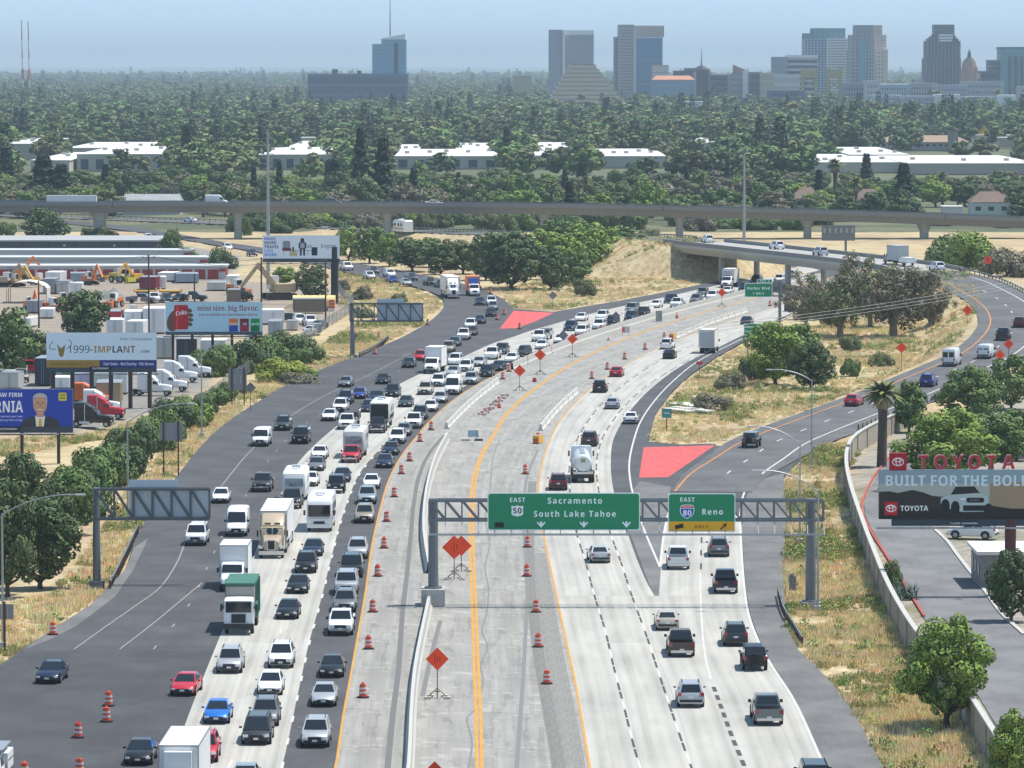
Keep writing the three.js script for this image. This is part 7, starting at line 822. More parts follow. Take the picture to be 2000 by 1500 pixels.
  // far white roofs peeping out of the wood
  const rr = rng(55); [[0,30,158],[40,60,160],[130,142,163],[380,430,163],[440,470,164],[500,515,170],[520,600,167],[925,970,156],[800,812,158],[960,985,178],[1180,1200,215],[1400,1440,235],[640,700,205],[300,340,205],[860,900,235],[1255,1290,262],[1232,1270,268],[1330,1372,282],[590,615,278],[785,810,260],[1640,1675,280],[1560,1585,285],[1950,1990,278],[980,1010,300]].forEach(([x0, x1, y], i) => { const z = EYE * FOCAL / (y + 9 - HORIZON), a = D(x0, y, z), b = D(x1, y, z), q = thing('far_house', `small pale roof among the far trees, ${ord(i)} listed from the left edge`, 'building', 'pale roofs in the wood'); q.userData.label = 'small pale roof showing among the trees of the wooded plain'; const h = Math.max(5, a.y); new MB().box((a.x + b.x) / 2, h / 2,-z, b.x - a.x, h, 12).build('wall', rr() < 0.4 ? stoneTan : stonePale, q); new MB().box((a.x + b.x) / 2, h + 0.2,-z, b.x - a.x + 1,0.5,13).build('roof', whiteCap, q); });
  for (const [x, xt, y, lab] of [[45,38,40, 'left'],[58,46,41, 'right']]) { const t = thing('radio_mast', `thin red and white radio mast on the left horizon, ${lab} one`, 'mast', 'radio masts'), z = 6200, a = D(x, 170, z), b = D(x - 3, y, z); for (let k = 0; k < 8; k++) new MB().cyl(V(a.x + (b.x - a.x) * k / 8, b.y * k / 8,-z), V(a.x + (b.x - a.x) * (k + 1) / 8, b.y * (k + 1) / 8,-z), 0.85,0.8,4).build('mast_section', k % 2 ? std(0.5,0.5,0.5,0.8) : std(0.5,0.12,0.08,0.8), t); new MB().cyl(V(a.x + (b.x - a.x) * 0.3, b.y * 0.24,-z), V(a.x + (b.x - a.x) * 0.3, b.y * 0.36,-z), 2,2,6).build('antenna_drum', std(0.55,0.1,0.07,0.8), t); }
  { const a = D(1570,268,2700), t = thing('far_billboard', 'small reddish billboard among trees below the lift bridge', 'billboard'); new MB().box(a.x, a.y + 1,-2700,7.6,4,0.6).build('face', std(0.3,0.09,0.12,0.7), t); new MB().cyl(V(a.x, 0,-2700.5), V(a.x, a.y, -2700.5), 0.4,0.4,8).build('post', black, t); }
}

// ---------------------------------------------------------------- billboards
const printed = (w, h, draw) => new THREE.MeshStandardMaterial({ roughness: 0.75, side: THREE.DoubleSide, map: canvas(w, h, draw) });
function billboard(label, x0, x1, yT, yB, Z, mat, o = {}) {
  const at = (x, y) => D(x, y, Z), g = thing('billboard', label, 'billboard', 'roadside billboards'), X0 = at(x0,0).x, X1 = at(x1,0).x, T = at(0, yT).y, B = at(0, yB).y, b = new MB();
  b.box((X0 + X1) / 2, (T + B) / 2,-Z - 0.35, X1 - X0, T - B, 0.6); b.build('cabinet', std(0.12,0.14,0.17,0.7), g);
  new MB().quad(V(X0, B, -Z), V(X1, B, -Z), V(X1, T, -Z), V(X0, T, -Z)).build('poster', mat, g);
  if (o.skirt) { const S_ = at(0, o.skirt).y; new MB().box((X0 + X1) / 2 + (o.sx ?? 0), (B + S_) / 2 - 0.02,-Z - 0.3, (X1 - X0) * (o.sw ?? 1), B - S_, 0.4).build('skirt', o.skirtMat ?? std(0.05,0.07,0.09,0.7), g); if (o.tag) { const q = o.tag; new MB().quad(...[[q[0], q[3]],[q[1], q[3]],[q[1], q[2]],[q[0], q[2]]].map(([x, y]) => { const p = at(x, y); return V(p.x, p.y, -Z + 0.02); })).build('name_plate', printed(256,48, (c, w, h) => { c.fillStyle = '#1c242c'; c.fillRect(0,0, w, h); c.fillStyle = '#e8ecee'; c.font = 'bold 34px sans-serif'; c.textAlign = 'center'; c.fillText(q[4], w / 2,36); }), g); } }
  const walk = at(0, (o.skirt ?? yB) + 3).y; const w = new MB(); w.bar(V(X0 - 0.3, walk, -Z + 0.9), V(X1 + 0.3, walk, -Z + 0.9), 0.1,0.1); w.bar(V(X0 - 0.3, walk, -Z + 0.35), V(X1 + 0.3, walk, -Z + 0.35), 0.1,0.1); for (let k = 0; k <= 8; k++) { const x = X0 + (X1 - X0) * k / 8; w.bar(V(x, walk, -Z - 0.3), V(x, walk, -Z + 0.95), 0.08,0.08); } w.build('catwalk', o.rail ?? rustSteel, g);
  for (let k = 0; k < 4; k++) { const x = X0 + (X1 - X0) * (k + 0.5) / 4; const l = new MB(); l.bar(V(x, walk, -Z + 0.9), V(x, walk + 0.1,-Z + 1.7), 0.06,0.06); l.box(x, walk + 0.15,-Z + 1.75,0.7,0.16,0.25); l.build('lamp', galv, g); }
  for (const [x, r] of o.posts) { const X = at(x, 0).x; new MB().cyl(V(X, -0.3,-Z - 0.5), V(X, (T + B) / 2,-Z - 0.5), r, r, 10).build('post', o.postMat ?? rustSteel, g); }
  return { g, at, X0, X1, T, B };
}
billboard('pale blue dental implant billboard above the truck yard', 86,302,650,718,632, printed(1024,330, (c, w, h) => {
  c.fillStyle = '#dcecf6'; c.fillRect(0,0, w, h); c.fillStyle = '#a8853a'; c.fillRect(0,258,495,72); c.fillStyle = '#2b2f7c'; c.fillRect(495,258, w, 72);
  c.fillStyle = '#4a4c50'; c.font = '38px sans-serif'; c.textAlign = 'right'; c.fillText('Free Consultation', 985,72);
  c.fillStyle = '#26284e'; c.font = '96px sans-serif'; c.textAlign = 'left'; c.fillText('1999-', 196,190); c.font = 'bold 88px sans-serif'; const a = c.createLinearGradient(450,0,900,0); a.addColorStop(0, '#a8853a'); a.addColorStop(0.35, '#a8853a'); a.addColorStop(0.36, '#35325a'); a.addColorStop(0.6, '#35325a'); a.addColorStop(0.62, '#a58a4c'); a.addColorStop(1, '#35325a'); c.fillStyle = a; c.fillText('IMPLANT', 440,188); c.fillStyle = '#35325a'; c.font = 'bold 34px sans-serif'; c.fillText('.COM', 872,188);
  c.strokeStyle = '#26284e'; c.lineWidth = 6; c.beginPath(); c.moveTo(62,84); c.bezierCurveTo(10,130,20,170,92,152); c.stroke(); c.beginPath(); c.moveTo(205,64); c.bezierCurveTo(250,80,240,130,190,150); c.stroke(); c.fillStyle = '#8d7a3c'; c.beginPath(); c.moveTo(100,108); c.lineTo(138,150); c.lineTo(180,108); c.lineTo(158,220); c.lineTo(138,232); c.lineTo(120,215); c.closePath(); c.fill();
  c.fillStyle = '#dfe4f2'; c.font = 'bold 38px sans-serif'; c.fillText('Fair Oaks · McClatchy · Elk Grove', 530,308,470); c.fillStyle = '#5f4b1e'; c.font = '34px sans-serif'; c.fillText('Includes Implant & Crown', 40,306,430);
}), { skirt: 727, tag: [175,218,716,723, 'OUTFRONT/'], posts: [[98,0.3],[136,0.3],[174,0.3],[212,0.3],[250,0.3],[288,0.3]] });
billboard('soda can billboard with red can held in a hand', 320,510,590,648,715, printed(1024,320, (c, w, h) => {
  c.fillStyle = '#bfe0ee'; c.fillRect(0,0, w, h); c.fillStyle = '#8e2430'; c.font = 'bold 74px serif'; c.textAlign = 'left'; c.fillText('mini size. big flavor.', 335,92,660); c.font = 'bold 34px serif'; c.fillText('now available at convenience stores.', 350,146,640);
  c.fillStyle = '#7a4a3c'; c.beginPath(); c.ellipse(92,200,72,118,0.3,0,7); c.fill(); c.fillStyle = '#c01822'; roundRect(c, 92,22,150,282,34); c.fill(); c.fillStyle = '#c8ccd0'; c.fillRect(104,16,126,16); c.fillRect(106,294,122,12); c.fillStyle = '#e33a40'; c.fillRect(112,40,22,250); c.save(); c.translate(170,136); c.rotate(-0.16); c.fillStyle = '#fff'; c.font = 'italic bold 62px serif'; c.textAlign = 'center'; c.fillText('Coke', 0,0,130); c.restore(); c.fillStyle = '#7a4a3c'; for (const [x, y] of [[250,90],[262,140],[262,190],[252,238]]) { c.beginPath(); c.ellipse(x, y, 34,22,0.2,0,7); c.fill(); }
  for (const [x, a, b, t] of [[672, '#f07a1c', '#2b4bb0', 'FANTA'],[788, '#7d1530', '#a8203c', '7G'],[902, '#0c9a4a', '#087a3a', 'Sprite']]) { const g = c.createLinearGradient(0,182,0,316); g.addColorStop(0, a); g.addColorStop(1, b); c.fillStyle = a; c.fillRect(x, 178,94,140); c.fillStyle = b; c.fillRect(x, 250,94,68); c.fillStyle = '#fff'; c.font = 'italic bold 34px sans-serif'; c.textAlign = 'center'; c.fillText(t, x + 47,248,88); }
}), { skirt: 654, skirtMat: std(0.08,0.12,0.15,0.7), posts: [[334,0.22],[372,0.22],[412,0.22],[450,0.22],[497,0.22]] });
billboard('blue law firm billboard with portrait of a grey-haired man in suit', -112,137,760,833,545, printed(1024,300, (c, w, h) => {
  c.fillStyle = '#1c3fae'; c.fillRect(0,0, w, h); c.fillStyle = '#f2f5fb'; c.font = 'bold 46px sans-serif'; c.textAlign = 'right'; c.fillText('YOUR LAW FIRM', 620,62); c.font = 'bold 128px sans-serif'; c.fillText('CALIFORNIA', 622,186,560); c.font = '22px sans-serif'; c.fillText('No fee unless we win your case', 618,226); c.fillText('Call any time of day', 618,256);
  c.fillStyle = '#33383f'; c.beginPath(); c.moveTo(600,300); c.quadraticCurveTo(620,232,700,220); c.lineTo(830,220); c.quadraticCurveTo(910,232,925,300); c.fill(); c.fillStyle = '#e8edf2'; c.beginPath(); c.moveTo(720,214); c.lineTo(800,214); c.lineTo(790,300); c.lineTo(728,300); c.fill(); c.fillStyle = '#d9b62c'; c.beginPath(); c.moveTo(750,238); c.lineTo(772,238); c.lineTo(776,300); c.lineTo(746,300); c.fill();
  c.fillStyle = '#c79a80'; c.fillRect(732,176,58,48); c.beginPath(); c.ellipse(761,122,56,76,0,0,7); c.fill(); c.fillStyle = '#b9bcbf'; c.beginPath(); c.ellipse(761,66,56,34,0, Math.PI, 0); c.fill(); c.fillRect(704,66,10,46); c.fillRect(808,66,10,46); c.fillStyle = '#4a3a34'; c.fillRect(732,108,18,7); c.fillRect(772,108,18,7); c.fillStyle = '#b4836c'; c.fillRect(756,116,11,28); c.fillStyle = '#f3ece6'; c.fillRect(742,158,38,8); c.fillStyle = '#9c6a58'; c.fillRect(740,154,42,4);
  c.fillStyle = '#d6cf2a'; roundRect(c, 910,28,66,66,10); c.fill(); c.fillStyle = '#1c2a6a'; c.font = 'bold 22px sans-serif'; c.textAlign = 'center'; c.fillText('THE', 943,56); c.fillText('BAR', 943,80);
}), { skirt: 845, tag: [-10,40,834,842, 'OUTFRONT/'], posts: [[-60,0.28],[36,0.2],[108,0.2]] });
billboard('white travel billboard with travellers and luggage beneath the flyover', 511,662,460,505,905, printed(1024,300, (c, w, h) => {
  c.fillStyle = '#e4eef6'; c.fillRect(0,0, w, h); c.textAlign = 'left'; [['MAKE', '#3a4fc0'],['WORK', '#2a1a60'],['TRAVEL', '#2a1a60'],['LESS', '#5a86e0'],['WORK.', '#3a6fd0']].forEach(([t, k], i) => { c.fillStyle = k; c.font = 'bold 56px sans-serif'; c.fillText(t, 22,62 + i * 52,210); }); c.fillStyle = '#25282e'; c.font = '66px sans-serif'; c.fillText('Engine', 775,160);
  c.fillStyle = '#9ea4ac'; c.fillRect(268,190,420,12); c.fillRect(280,200,8,56); c.fillRect(600,200,8,56); c.fillStyle = '#8b8f96'; roundRect(c, 268,70,100,100,24); c.fill(); c.fillStyle = '#6b3238'; c.fillRect(262,160,118,40); c.fillStyle = '#2c2e36'; c.fillRect(395,150,24,60); c.fillStyle = '#c9b48a'; c.fillRect(360,206,100,62); c.fillStyle = '#23252d'; c.beginPath(); c.ellipse(530,62,26,30,0,0,7); c.fill(); roundRect(c, 480,84,102,96,30); c.fill(); c.fillRect(496,170,26,92); c.fillRect(540,170,26,92); c.fillStyle = '#a9adb6'; roundRect(c, 502,96,58,70,16); c.fill(); c.fillStyle = '#1f222b'; roundRect(c, 652,152,78,108,8); c.fill(); c.fillStyle = '#b9c0c8'; c.fillRect(588,120,66,44);
}), { skirt: 512, posts: [[652,0.75]], postMat: black });
{ // the big car maker billboard with cut-out letters on top
  const q = billboard('large truck billboard with red letters on top beside the frontage street', 1722,2056,918,1014,408, printed(1536,440, (c, w, h) => {
    c.fillStyle = '#93a9b4'; c.fillRect(0,0, w, h); c.fillStyle = '#b5b9b2'; c.fillRect(0,120, w, 110); c.fillStyle = '#a48f72'; c.beginPath(); c.moveTo(1000,120); c.lineTo(w, 90); c.lineTo(w, h); c.lineTo(1000, h); c.fill(); c.fillStyle = '#36302b'; c.beginPath(); c.moveTo(0,195); for (const [x, y] of [[90,190],[170,205],[300,178],[400,200],[480,230],[600,245],[720,235],[820,270],[900,300],[1536,400],[1536,440],[0,440]]) c.lineTo(x, y); c.fill(); c.fillStyle = '#24221f'; c.fillRect(0,345, w, 95);
    c.fillStyle = '#dcebf2'; c.font = 'bold 132px sans-serif'; c.textAlign = 'left'; c.fillText('BUILT FOR THE BOLD', 48,142,1420);
    c.fillStyle = '#26282a'; c.beginPath(); c.moveTo(640,235); c.lineTo(690,150); c.lineTo(860,146); c.lineTo(920,215); c.closePath(); c.fill(); c.fillStyle = '#b9c6c6'; c.beginPath(); for (const [x, y] of [[560,250],[640,222],[900,205],[985,235],[1000,330],[960,372],[760,376],[600,340],[556,300]]) c.lineTo(x, y); c.fill(); c.fillStyle = '#1b1d1f'; roundRect(c, 790,248,160,44,16); c.fill(); c.fillRect(760,316,210,50); for (const [x, y] of [[690,338],[600,322],[990,360]]) { c.beginPath(); c.ellipse(x, y, 40,62,0,0,7); c.fill(); } c.fillStyle = '#8f9a9c'; c.font = 'bold 22px sans-serif'; c.fillText('TOYOTA', 822,278); c.fillStyle = '#e8f0f0'; c.fillRect(738,252,40,16);
    c.fillStyle = '#c8202c'; c.fillRect(50,285,118,118); c.strokeStyle = '#fff'; c.lineWidth = 7; for (const [a, b] of [[44,29],[17,29],[30,12]]) { c.beginPath(); c.ellipse(109, b === 12 ? 330 : 343, a, b, 0,0,7); c.stroke(); } c.fillStyle = '#f4f6f6'; c.font = 'bold 66px sans-serif'; c.fillText('TOYOTA', 192,366,300);
  }), { skirt: 1027, sw: 0.93, sx: 0.6, tag: [1855,1910,1018,1026, 'CLEAR CHANNEL'], posts: [[1982,0.5]], postMat: std(0.1,0.03,0.03,0.6), rail: galv });
  const font = await new FontLoader().loadAsync('fonts/droid/droid_sans_bold.typeface.json'), red = std(0.5,0.02,0.05,0.4), s = thing('cutout_letters', 'red standing letters and emblem box on top of the truck billboard', 'sign'), { at } = q, hgt = at(0,889).y - at(0,916).y;
  [...'TOYOTA'].forEach((ch, i) => { const g = new TextGeometry(ch, { font, size: hgt, depth: 0.25, curveSegments: 8 }); g.computeBoundingBox(); g.translate(-(g.boundingBox.max.x + g.boundingBox.min.x) / 2,0,0); const m = put(s, 'letter', g, red), p = at(1804 + i * 33.2,916); m.position.set(p.x, p.y, -408.3); const w = put(s, 'letter_edge', g, std(0.75,0.72,0.72,0.5)); w.scale.set(1.06,1.03,0.5); w.position.set(p.x, p.y - 0.02,-408.32); new MB().bar(V(p.x, q.T - 0.1,-408.4), V(p.x, p.y + 0.1,-408.4), 0.06,0.06).build('support', galv, s); });
  const a = at(1737,919), b = at(1771,885); new MB().box((a.x + b.x) / 2, (a.y + b.y) / 2,-408.2, b.x - a.x, b.y - a.y, 0.4).build('emblem_box', red, s); new MB().quad(V(a.x + 0.04, a.y + 0.04,-407.98), V(b.x - 0.04, a.y + 0.04,-407.98), V(b.x - 0.04, b.y - 0.04,-407.98), V(a.x + 0.04, b.y - 0.04,-407.98)).build('emblem', printed(256,256, (c) => { c.fillStyle = '#b01228'; c.fillRect(0,0,256,256); c.strokeStyle = '#f6f2f0'; c.lineWidth = 13; for (const [x, y, r1, r2] of [[128,128,86,60],[128,128,32,60],[128,100,58,26]]) { c.beginPath(); c.ellipse(x, y, r1, r2,0,0,7); c.stroke(); } }), s);
}

// ---------------------------------------------------------------- work-zone and roadside objects
const orangeMat = std(0.75,0.10,0.05,0.55), barrelWhite = std(0.62,0.60,0.58,0.6), signOrange = '#ff5226';
const barrelGeo = { drum: new MB().cyl(V(0,0.1,0), V(0,0.92,0), 0.3,0.24,14).cyl(V(0,0.92,0), V(0,1.0,0), 0.24,0.17,14).geom(), s1: new MB().cyl(V(0,0.32,0), V(0,0.47,0), 0.294,0.285,14, false).geom(), s2: new MB().cyl(V(0,0.62,0), V(0,0.77,0), 0.276,0.267,14, false).geom(), base: new MB().cyl(V(0,0,0), V(0,0.1,0), 0.46,0.42,12).geom(), handle: new MB().box(0,1.06,0,0.2,0.12,0.04).geom() };
function barrel(x, y, label) { const b = G(x, y), o = thing('traffic_barrel', label, 'traffic barrel', 'orange and white work-zone barrels', V(b.x, 0.02, b.z)); put(o, 'drum', barrelGeo.drum, orangeMat); put(o, 'white_band', barrelGeo.s1, barrelWhite); put(o, 'white_band', barrelGeo.s2, barrelWhite); put(o, 'rubber_base', barrelGeo.base, black); put(o, 'handle', barrelGeo.handle, orangeMat); o.rotation.z = (R0() - 0.5) * 0.05; o.rotation.y = R0() * 6; }
[[709,1363],[720,1268],[728,1196],[738,1126],[750,1071],[755,1019],[770,971],[784,926],[800,901],[820,863],[842,840],[982,741],[994,726],[1025,709],[1075,689],[1130,664],[1174,646]].forEach(([x, y], i) => barrel(x, y, `orange barrel, ${ord(i)} from the camera along the yellow line of the oncoming side`));
[[1068,1336],[1051,1264],[1047,1196],[1029,1126],[1030,1069],[1026,926],[1156,740],[1186,722],[1220,702],[1260,683],[1297,662],[1504,598]].forEach(([x, y], i) => barrel(x, y, `orange barrel, ${ord(i)} from the camera beside the lanes going away`));
[[155,1512, 'lowest of the four on fresh asphalt at lower left'],[152,1441, 'third up of the four on fresh asphalt'],[208,1410, 'second up of the four on fresh asphalt'],[212,1379, 'topmost of the four on fresh asphalt'],[48,1520, 'at the bottom edge near the utility truck'],[103,1240, 'alone on the left shoulder'],[732,692, 'by the guard rail end of the farther cantilever'],[740,661, 'in the grass behind that guard rail'],[835,635, 'at the inner bend of the ramp'],[985,615, 'beside the far red wedge, right one'],[971,625, 'beside the far red wedge, left one'],[1015,643, 'at the tip of the far red wedge'],[958,574, 'behind the orange box truck'],[1051,862, 'at the near end of the precast rails'],[103,434, 'on the rear ramp, left'],[250,433, 'on the rear ramp, left middle'],[410,440, 'on the rear ramp, right middle'],[886,461, 'on the rear ramp, right']].forEach(([x, y, l]) => barrel(x, y, 'orange barrel ' + l));
const diamondFace = (lines) => printed(256,256, (c) => { c.fillStyle = signOrange; c.fillRect(0,0,256,256); c.save(); c.translate(128,128); c.rotate(-Math.PI / 4); c.fillStyle = '#7a1d0c'; c.font = 'bold 27px sans-serif'; c.textAlign = 'center'; lines.forEach((l, i) => c.fillText(l, 0, (i - (lines.length - 1) / 2) * 38 + 10)); c.restore(); });
const faceA = diamondFace(['LEFT', 'SHOULDER', 'CLOSED']), faceB = diamondFace(['SHOULDER', 'CLOSED', '500 FT']), backFace = std(0.19,0.18,0.19,0.6), dullBack = std(0.3,0.26,0.27,0.6);
// a diamond sign: base pixel, centre row, half diagonal in metres
function diamond(label, x, yBase, yc, half, o = {}) {
  let h = 0; if (o.h) for (let k = 0; k < 4; k++) { const q = G(x, yBase, h); h = groundH(q.x, q.z); }
  const b = G(x, yBase, h), Z = -b.z, cy = D(x, yc, Z).y, s = thing(o.stand ? 'portable_sign' : 'diamond_sign', label, 'road sign', o.stand ? 'orange signs on portable stands' : 'diamond road signs'), z = b.z + (o.dz ?? 0), X = D(x + (o.dx ?? 0), yc, Z).x;
  const P = [V(X, cy - half, z + 0.05), V(X + half, cy, z + 0.05), V(X, cy + half, z + 0.05), V(X - half, cy, z + 0.05)]; new MB().quad(...P).build('sign_face', o.mat ?? faceA, s); new MB().quad(...P.map((p) => p.clone().setZ(z + 0.035)).reverse()).build('sign_back', backFace, s);
  new MB().bar(V(X, h - 0.1, b.z), V(X, cy + half * 0.6, z), 0.07,0.07).build('pole', o.stand ? black : poleWood, s);
  if (o.stand) { for (const [dx, dz] of [[-1,0.5],[1,0.5],[-0.75,-0.9],[0.75,-0.9]]) { new MB().bar(V(X, 0.75, b.z), V(X + dx * 0.85,0.05, b.z + dz), 0.06,0.05).build('leg', std(0.22,0.12,0.06,0.7), s); new MB().box(X + dx * 0.7,0.12, b.z + dz * 0.8,0.5,0.14,0.3).build('sandbag', std(0.6,0.57,0.5,0.95), s); } new MB().box(X, 0.5, b.z, 0.3,0.08,0.08).build('spring_base', black, s); }
}
diamond('orange diamond sign on stand, cut by the bottom edge of the median', 849,1590,1513,0.84, { stand: 1, mat: faceB });
diamond('orange diamond sign on stand in the near median', 854,1364,1287,0.84, { stand: 1, mat: faceB });
diamond('orange diamond sign on stand behind the gantry post', 887,1132,1069,1.08, { stand: 1, mat: faceA });
diamond('orange diamond sign partly hidden behind another by the gantry post', 901,1116,1066,0.95, { stand: 1, mat: faceA });
diamond('orange diamond sign on stand, nearest of three up the median', 1015,763,724,0.85, { stand: 1 });
diamond('orange diamond sign on stand, middle of three up the median', 1055,732,693,0.85, { stand: 1 });
diamond('orange diamond sign on stand, farthest of three up the median', 1118,698,662,0.85, { stand: 1 });
diamond('orange diamond sign tilted, far up the median near the box truck', 1410,599,571,0.85, { stand: 1 });
diamond('orange diamond sign on a post inside the loop', 1761,726,679,0.82, { h: 1 });
diamond('orange diamond sign at the inner bend of the loop', 1889,636,606,0.85, { h: 1 });
diamond('orange diamond sign beside the white van, upper one', 1970,704,672,0.78, { h: 1 });
diamond('orange diamond sign beside the white van, lower one', 1953,728,693,0.76, { h: 1 });
diamond('dark grey back of a diamond sign in front of far traffic', 1203,641,617,0.8, { mat: backFace });
diamond('dark grey back of a diamond sign above the oncoming queue', 1100,678,655,0.85, { mat: backFace });
diamond('dark grey narrow back of a diamond sign by the barrels', 1031,712,682,0.7, { mat: backFace });
diamond('pinkish back of a diamond sign in the straw grass', 1080,606,577,0.8, { mat: dullBack });
diamond('grey diamond sign back before the ramp trees', 783,524,508,0.85, { mat: dullBack });
diamond('large grey diamond sign back on the left bank', 247,948,911,0.95, { mat: backFace });
diamond('dark diamond sign back on the verge by the merge lanes', 489,800,757,0.75, { mat: backFace });
diamond('diamond sign back on the farther cantilever post verge', 693,690,656,0.55, { mat: backFace });
{ // square sign backs, small markers, cabinets
  const back = (label, x0, x1, yT, yB, yBase, posts) => { const b = G((x0 + x1) / 2, yBase), Z = -b.z, g = thing('square_sign', label, 'road sign', 'grey sign backs'), at = (x, y) => D(x, y, Z), w = (at(x1,0).x - at(x0,0).x) / 3; for (let k = 0; k < 3; k++) new MB().box(at(x0,0).x + w * (k + 0.5), (at(0, yT).y + at(0, yB).y) / 2,-Z - 0.1, w - 0.02, at(0, yT).y - at(0, yB).y, 0.05).build('panel', std(0.26,0.27,0.29,0.6), g); for (const x of posts) new MB().box(at(x, 0).x, at(0, yT).y / 2,-Z, 0.16, at(0, yT).y + 0.4,0.16).build('post', poleWood, g); };
  back('square grey sign back on two posts by the bank shrubs', 308,353,826,860,928,[315,344]); back('grey sign back pair beside the verge lamp', 443,479,720,762,790,[450,474]); back('grey sign back low on the frame edge below the lamp', -18,18,1180,1210,1270,[0]); back('small white panel on the bank below the farther cantilever', 694,702,600,616,640,[698]);
  const t = thing('adopt_sign', 'small teal roadside sign at the edge of the loop grass', 'road sign'), b = G(1302,840), Z = -b.z, at = (x, y) => D(x, y, Z); new MB().box(b.x, (at(0,798).y + at(0,816).y) / 2,-Z, at(1312,0).x - at(1293,0).x, at(0,798).y - at(0,816).y, 0.06).build('panel', std(0.07,0.26,0.3,0.6), t); new MB().box(b.x, 1,-Z - 0.08,0.12,2.2,0.1).build('post', poleWood, t); new MB().box(b.x, at(0,807).y, -Z + 0.04,0.75,0.16,0.02).build('lettering_band', std(0.6,0.66,0.66,0.6), t);
  const r = thing('red_marker', 'small red rectangular sign on a post in the loop weeds', 'road sign'), rb = G(1366,730), rZ = -rb.z, ra = (x, y) => D(x, y, rZ); new MB().box(rb.x, ra(0,709).y, -rZ, 0.9,0.45,0.05).build('panel', std(0.6,0.03,0.03,0.6), r); new MB().box(rb.x, 0.6,-rZ - 0.06,0.08,1.5,0.08).build('post', poleWood, r);
  const rd = thing('round_marker', 'round red-orange sign on a post beside the loop guard rail', 'road sign'); { const q = V(0,0,-930), a = D(1930,508,930); new MB().cyl(V(a.x, a.y, q.z - 0.03), V(a.x, a.y, q.z + 0.03), 0.8,0.8,20).build('disc', std(0.7,0.06,0.03,0.6), rd); new MB().box(a.x, a.y + 0.02, q.z + 0.05,0.16,0.7,0.02).build('symbol', black, rd); new MB().bar(V(a.x, groundH(a.x, q.z) - 0.3, q.z - 0.1), V(a.x, a.y, q.z - 0.1), 0.09,0.09).build('post', poleWood, rd); }
  // crash cushions and cabinets in the median
  for (const [x, y, l] of [[1314,662, 'yellow crash cushion up the road before the white rails'],[1051,866, 'yellow striped crash cushion at the near end of the white rails']]) { const p = G(x, y), o = thing('crash_cushion', l, 'crash cushion', 'yellow crash cushions', V(p.x, 0.03, p.z)); o.rotation.y = -0.3; new MB().box(0,0.5,0,0.75,0.9,2).build('cushion_body', std(0.72,0.36,0.04,0.6), o); new MB().box(0,0.35,1.02,0.7,0.55,0.05).build('striped_nose', std(0.42,0.1,0.05,0.6), o); for (let k = 0; k < 4; k++) new MB().box(0,0.97,-0.75 + k * 0.5,0.77,0.05,0.1).build('strap', std(0.6,0.58,0.5,0.7), o); }
  { const p = G(1287,628), o = thing('grey_cabinet', 'grey portable cabinet against the low median wall', 'cabinet', null, V(p.x, 0.03, p.z)); new MB().box(0,0.95,0,1.1,1.75,0.9).build('body', std(0.33,0.33,0.31,0.8), o); new MB().box(0,1.87,0,1.2,0.08,1.0).build('lid', std(0.4,0.4,0.38,0.8), o); new MB().box(0.2,0.95,0.47,0.06,0.3,0.04).build('handle', black, o); }
  { const p = G(1548,1152), o = thing('roadside_box', 'small grey pointed-top box at the end of the right shoulder', 'cabinet', null, V(p.x, -0.05, p.z)); new MB().box(0,0.6,0,0.6,1.2,0.5).build('body', darkConcMat, o); new MB().cyl(V(0,1.2,0), V(0,1.5,0), 0.42,0.05,4).build('cap', darkConcMat, o); }
  { const p = G(1222,655), o = thing('arrow_board', 'red and white portable arrow board standing in the median', 'road sign', null, V(p.x, 0.03, p.z)); new MB().box(0,0.95,0,1.3,1.1,0.06).build('board', std(0.62,0.62,0.62,0.6), o); for (const k of [-1,1]) { new MB().bar(V(k * 0.55,0,0.35), V(k * 0.55,1.4,0), 0.06,0.06).build('leg', orangeMat, o); new MB().bar(V(k * 0.55,0,-0.4), V(k * 0.55,1.2,0), 0.06,0.06).build('leg', orangeMat, o); } new MB().box(-0.35,0.95,0.05,0.35,0.8,0.03).build('red_chevron', orangeMat, o); }
  { const p = G(924,860), o = thing('blue_board', 'pale blue board leaning on pallets beside the median wall', 'board', null, V(p.x, 0.03, p.z)); new MB().box(0,0.8,0,1.3,0.8,0.05).build('board', std(0.3,0.46,0.56,0.6), o); for (const k of [-1,1]) new MB().bar(V(k * 0.5,0,0.1), V(k * 0.5,1.2,0), 0.06,0.06).build('leg', galv, o); new MB().box(-0.9,0.15,0.6,1.1,0.25,0.8).build('bundle', std(0.6,0.54,0.45,0.9), o); new MB().box(0.7,0.1,0.7,1.0,0.2,0.7).build('pallet', poleWood, o); }
  // stacked and fallen barricades by the precast rails
  const rr = rng(91); for (let k = 0; k < 9; k++) { const p = G(942 + k * 5.4,812 - k * 4.6 + (rr() - 0.5) * 5), o = thing('fallen_barricade', `red and white barricade lying by the precast rails, ${ord(k)} from the camera`, 'barricade', 'fallen barricades by the rails', V(p.x, 0.04, p.z)); o.rotation.y = rr() * 3; for (let j = 0; j < 4; j++) new MB().box(-0.45 + j * 0.3,0.14 + rr() * 0.15,0,0.29,0.22,0.05).build('board_stripe', j % 2 ? barrelWhite : orangeMat, o); for (const s of [-1,1]) new MB().box(s * 0.45,0.12,0,0.05,0.2,0.7).build('foot', galv, o); }
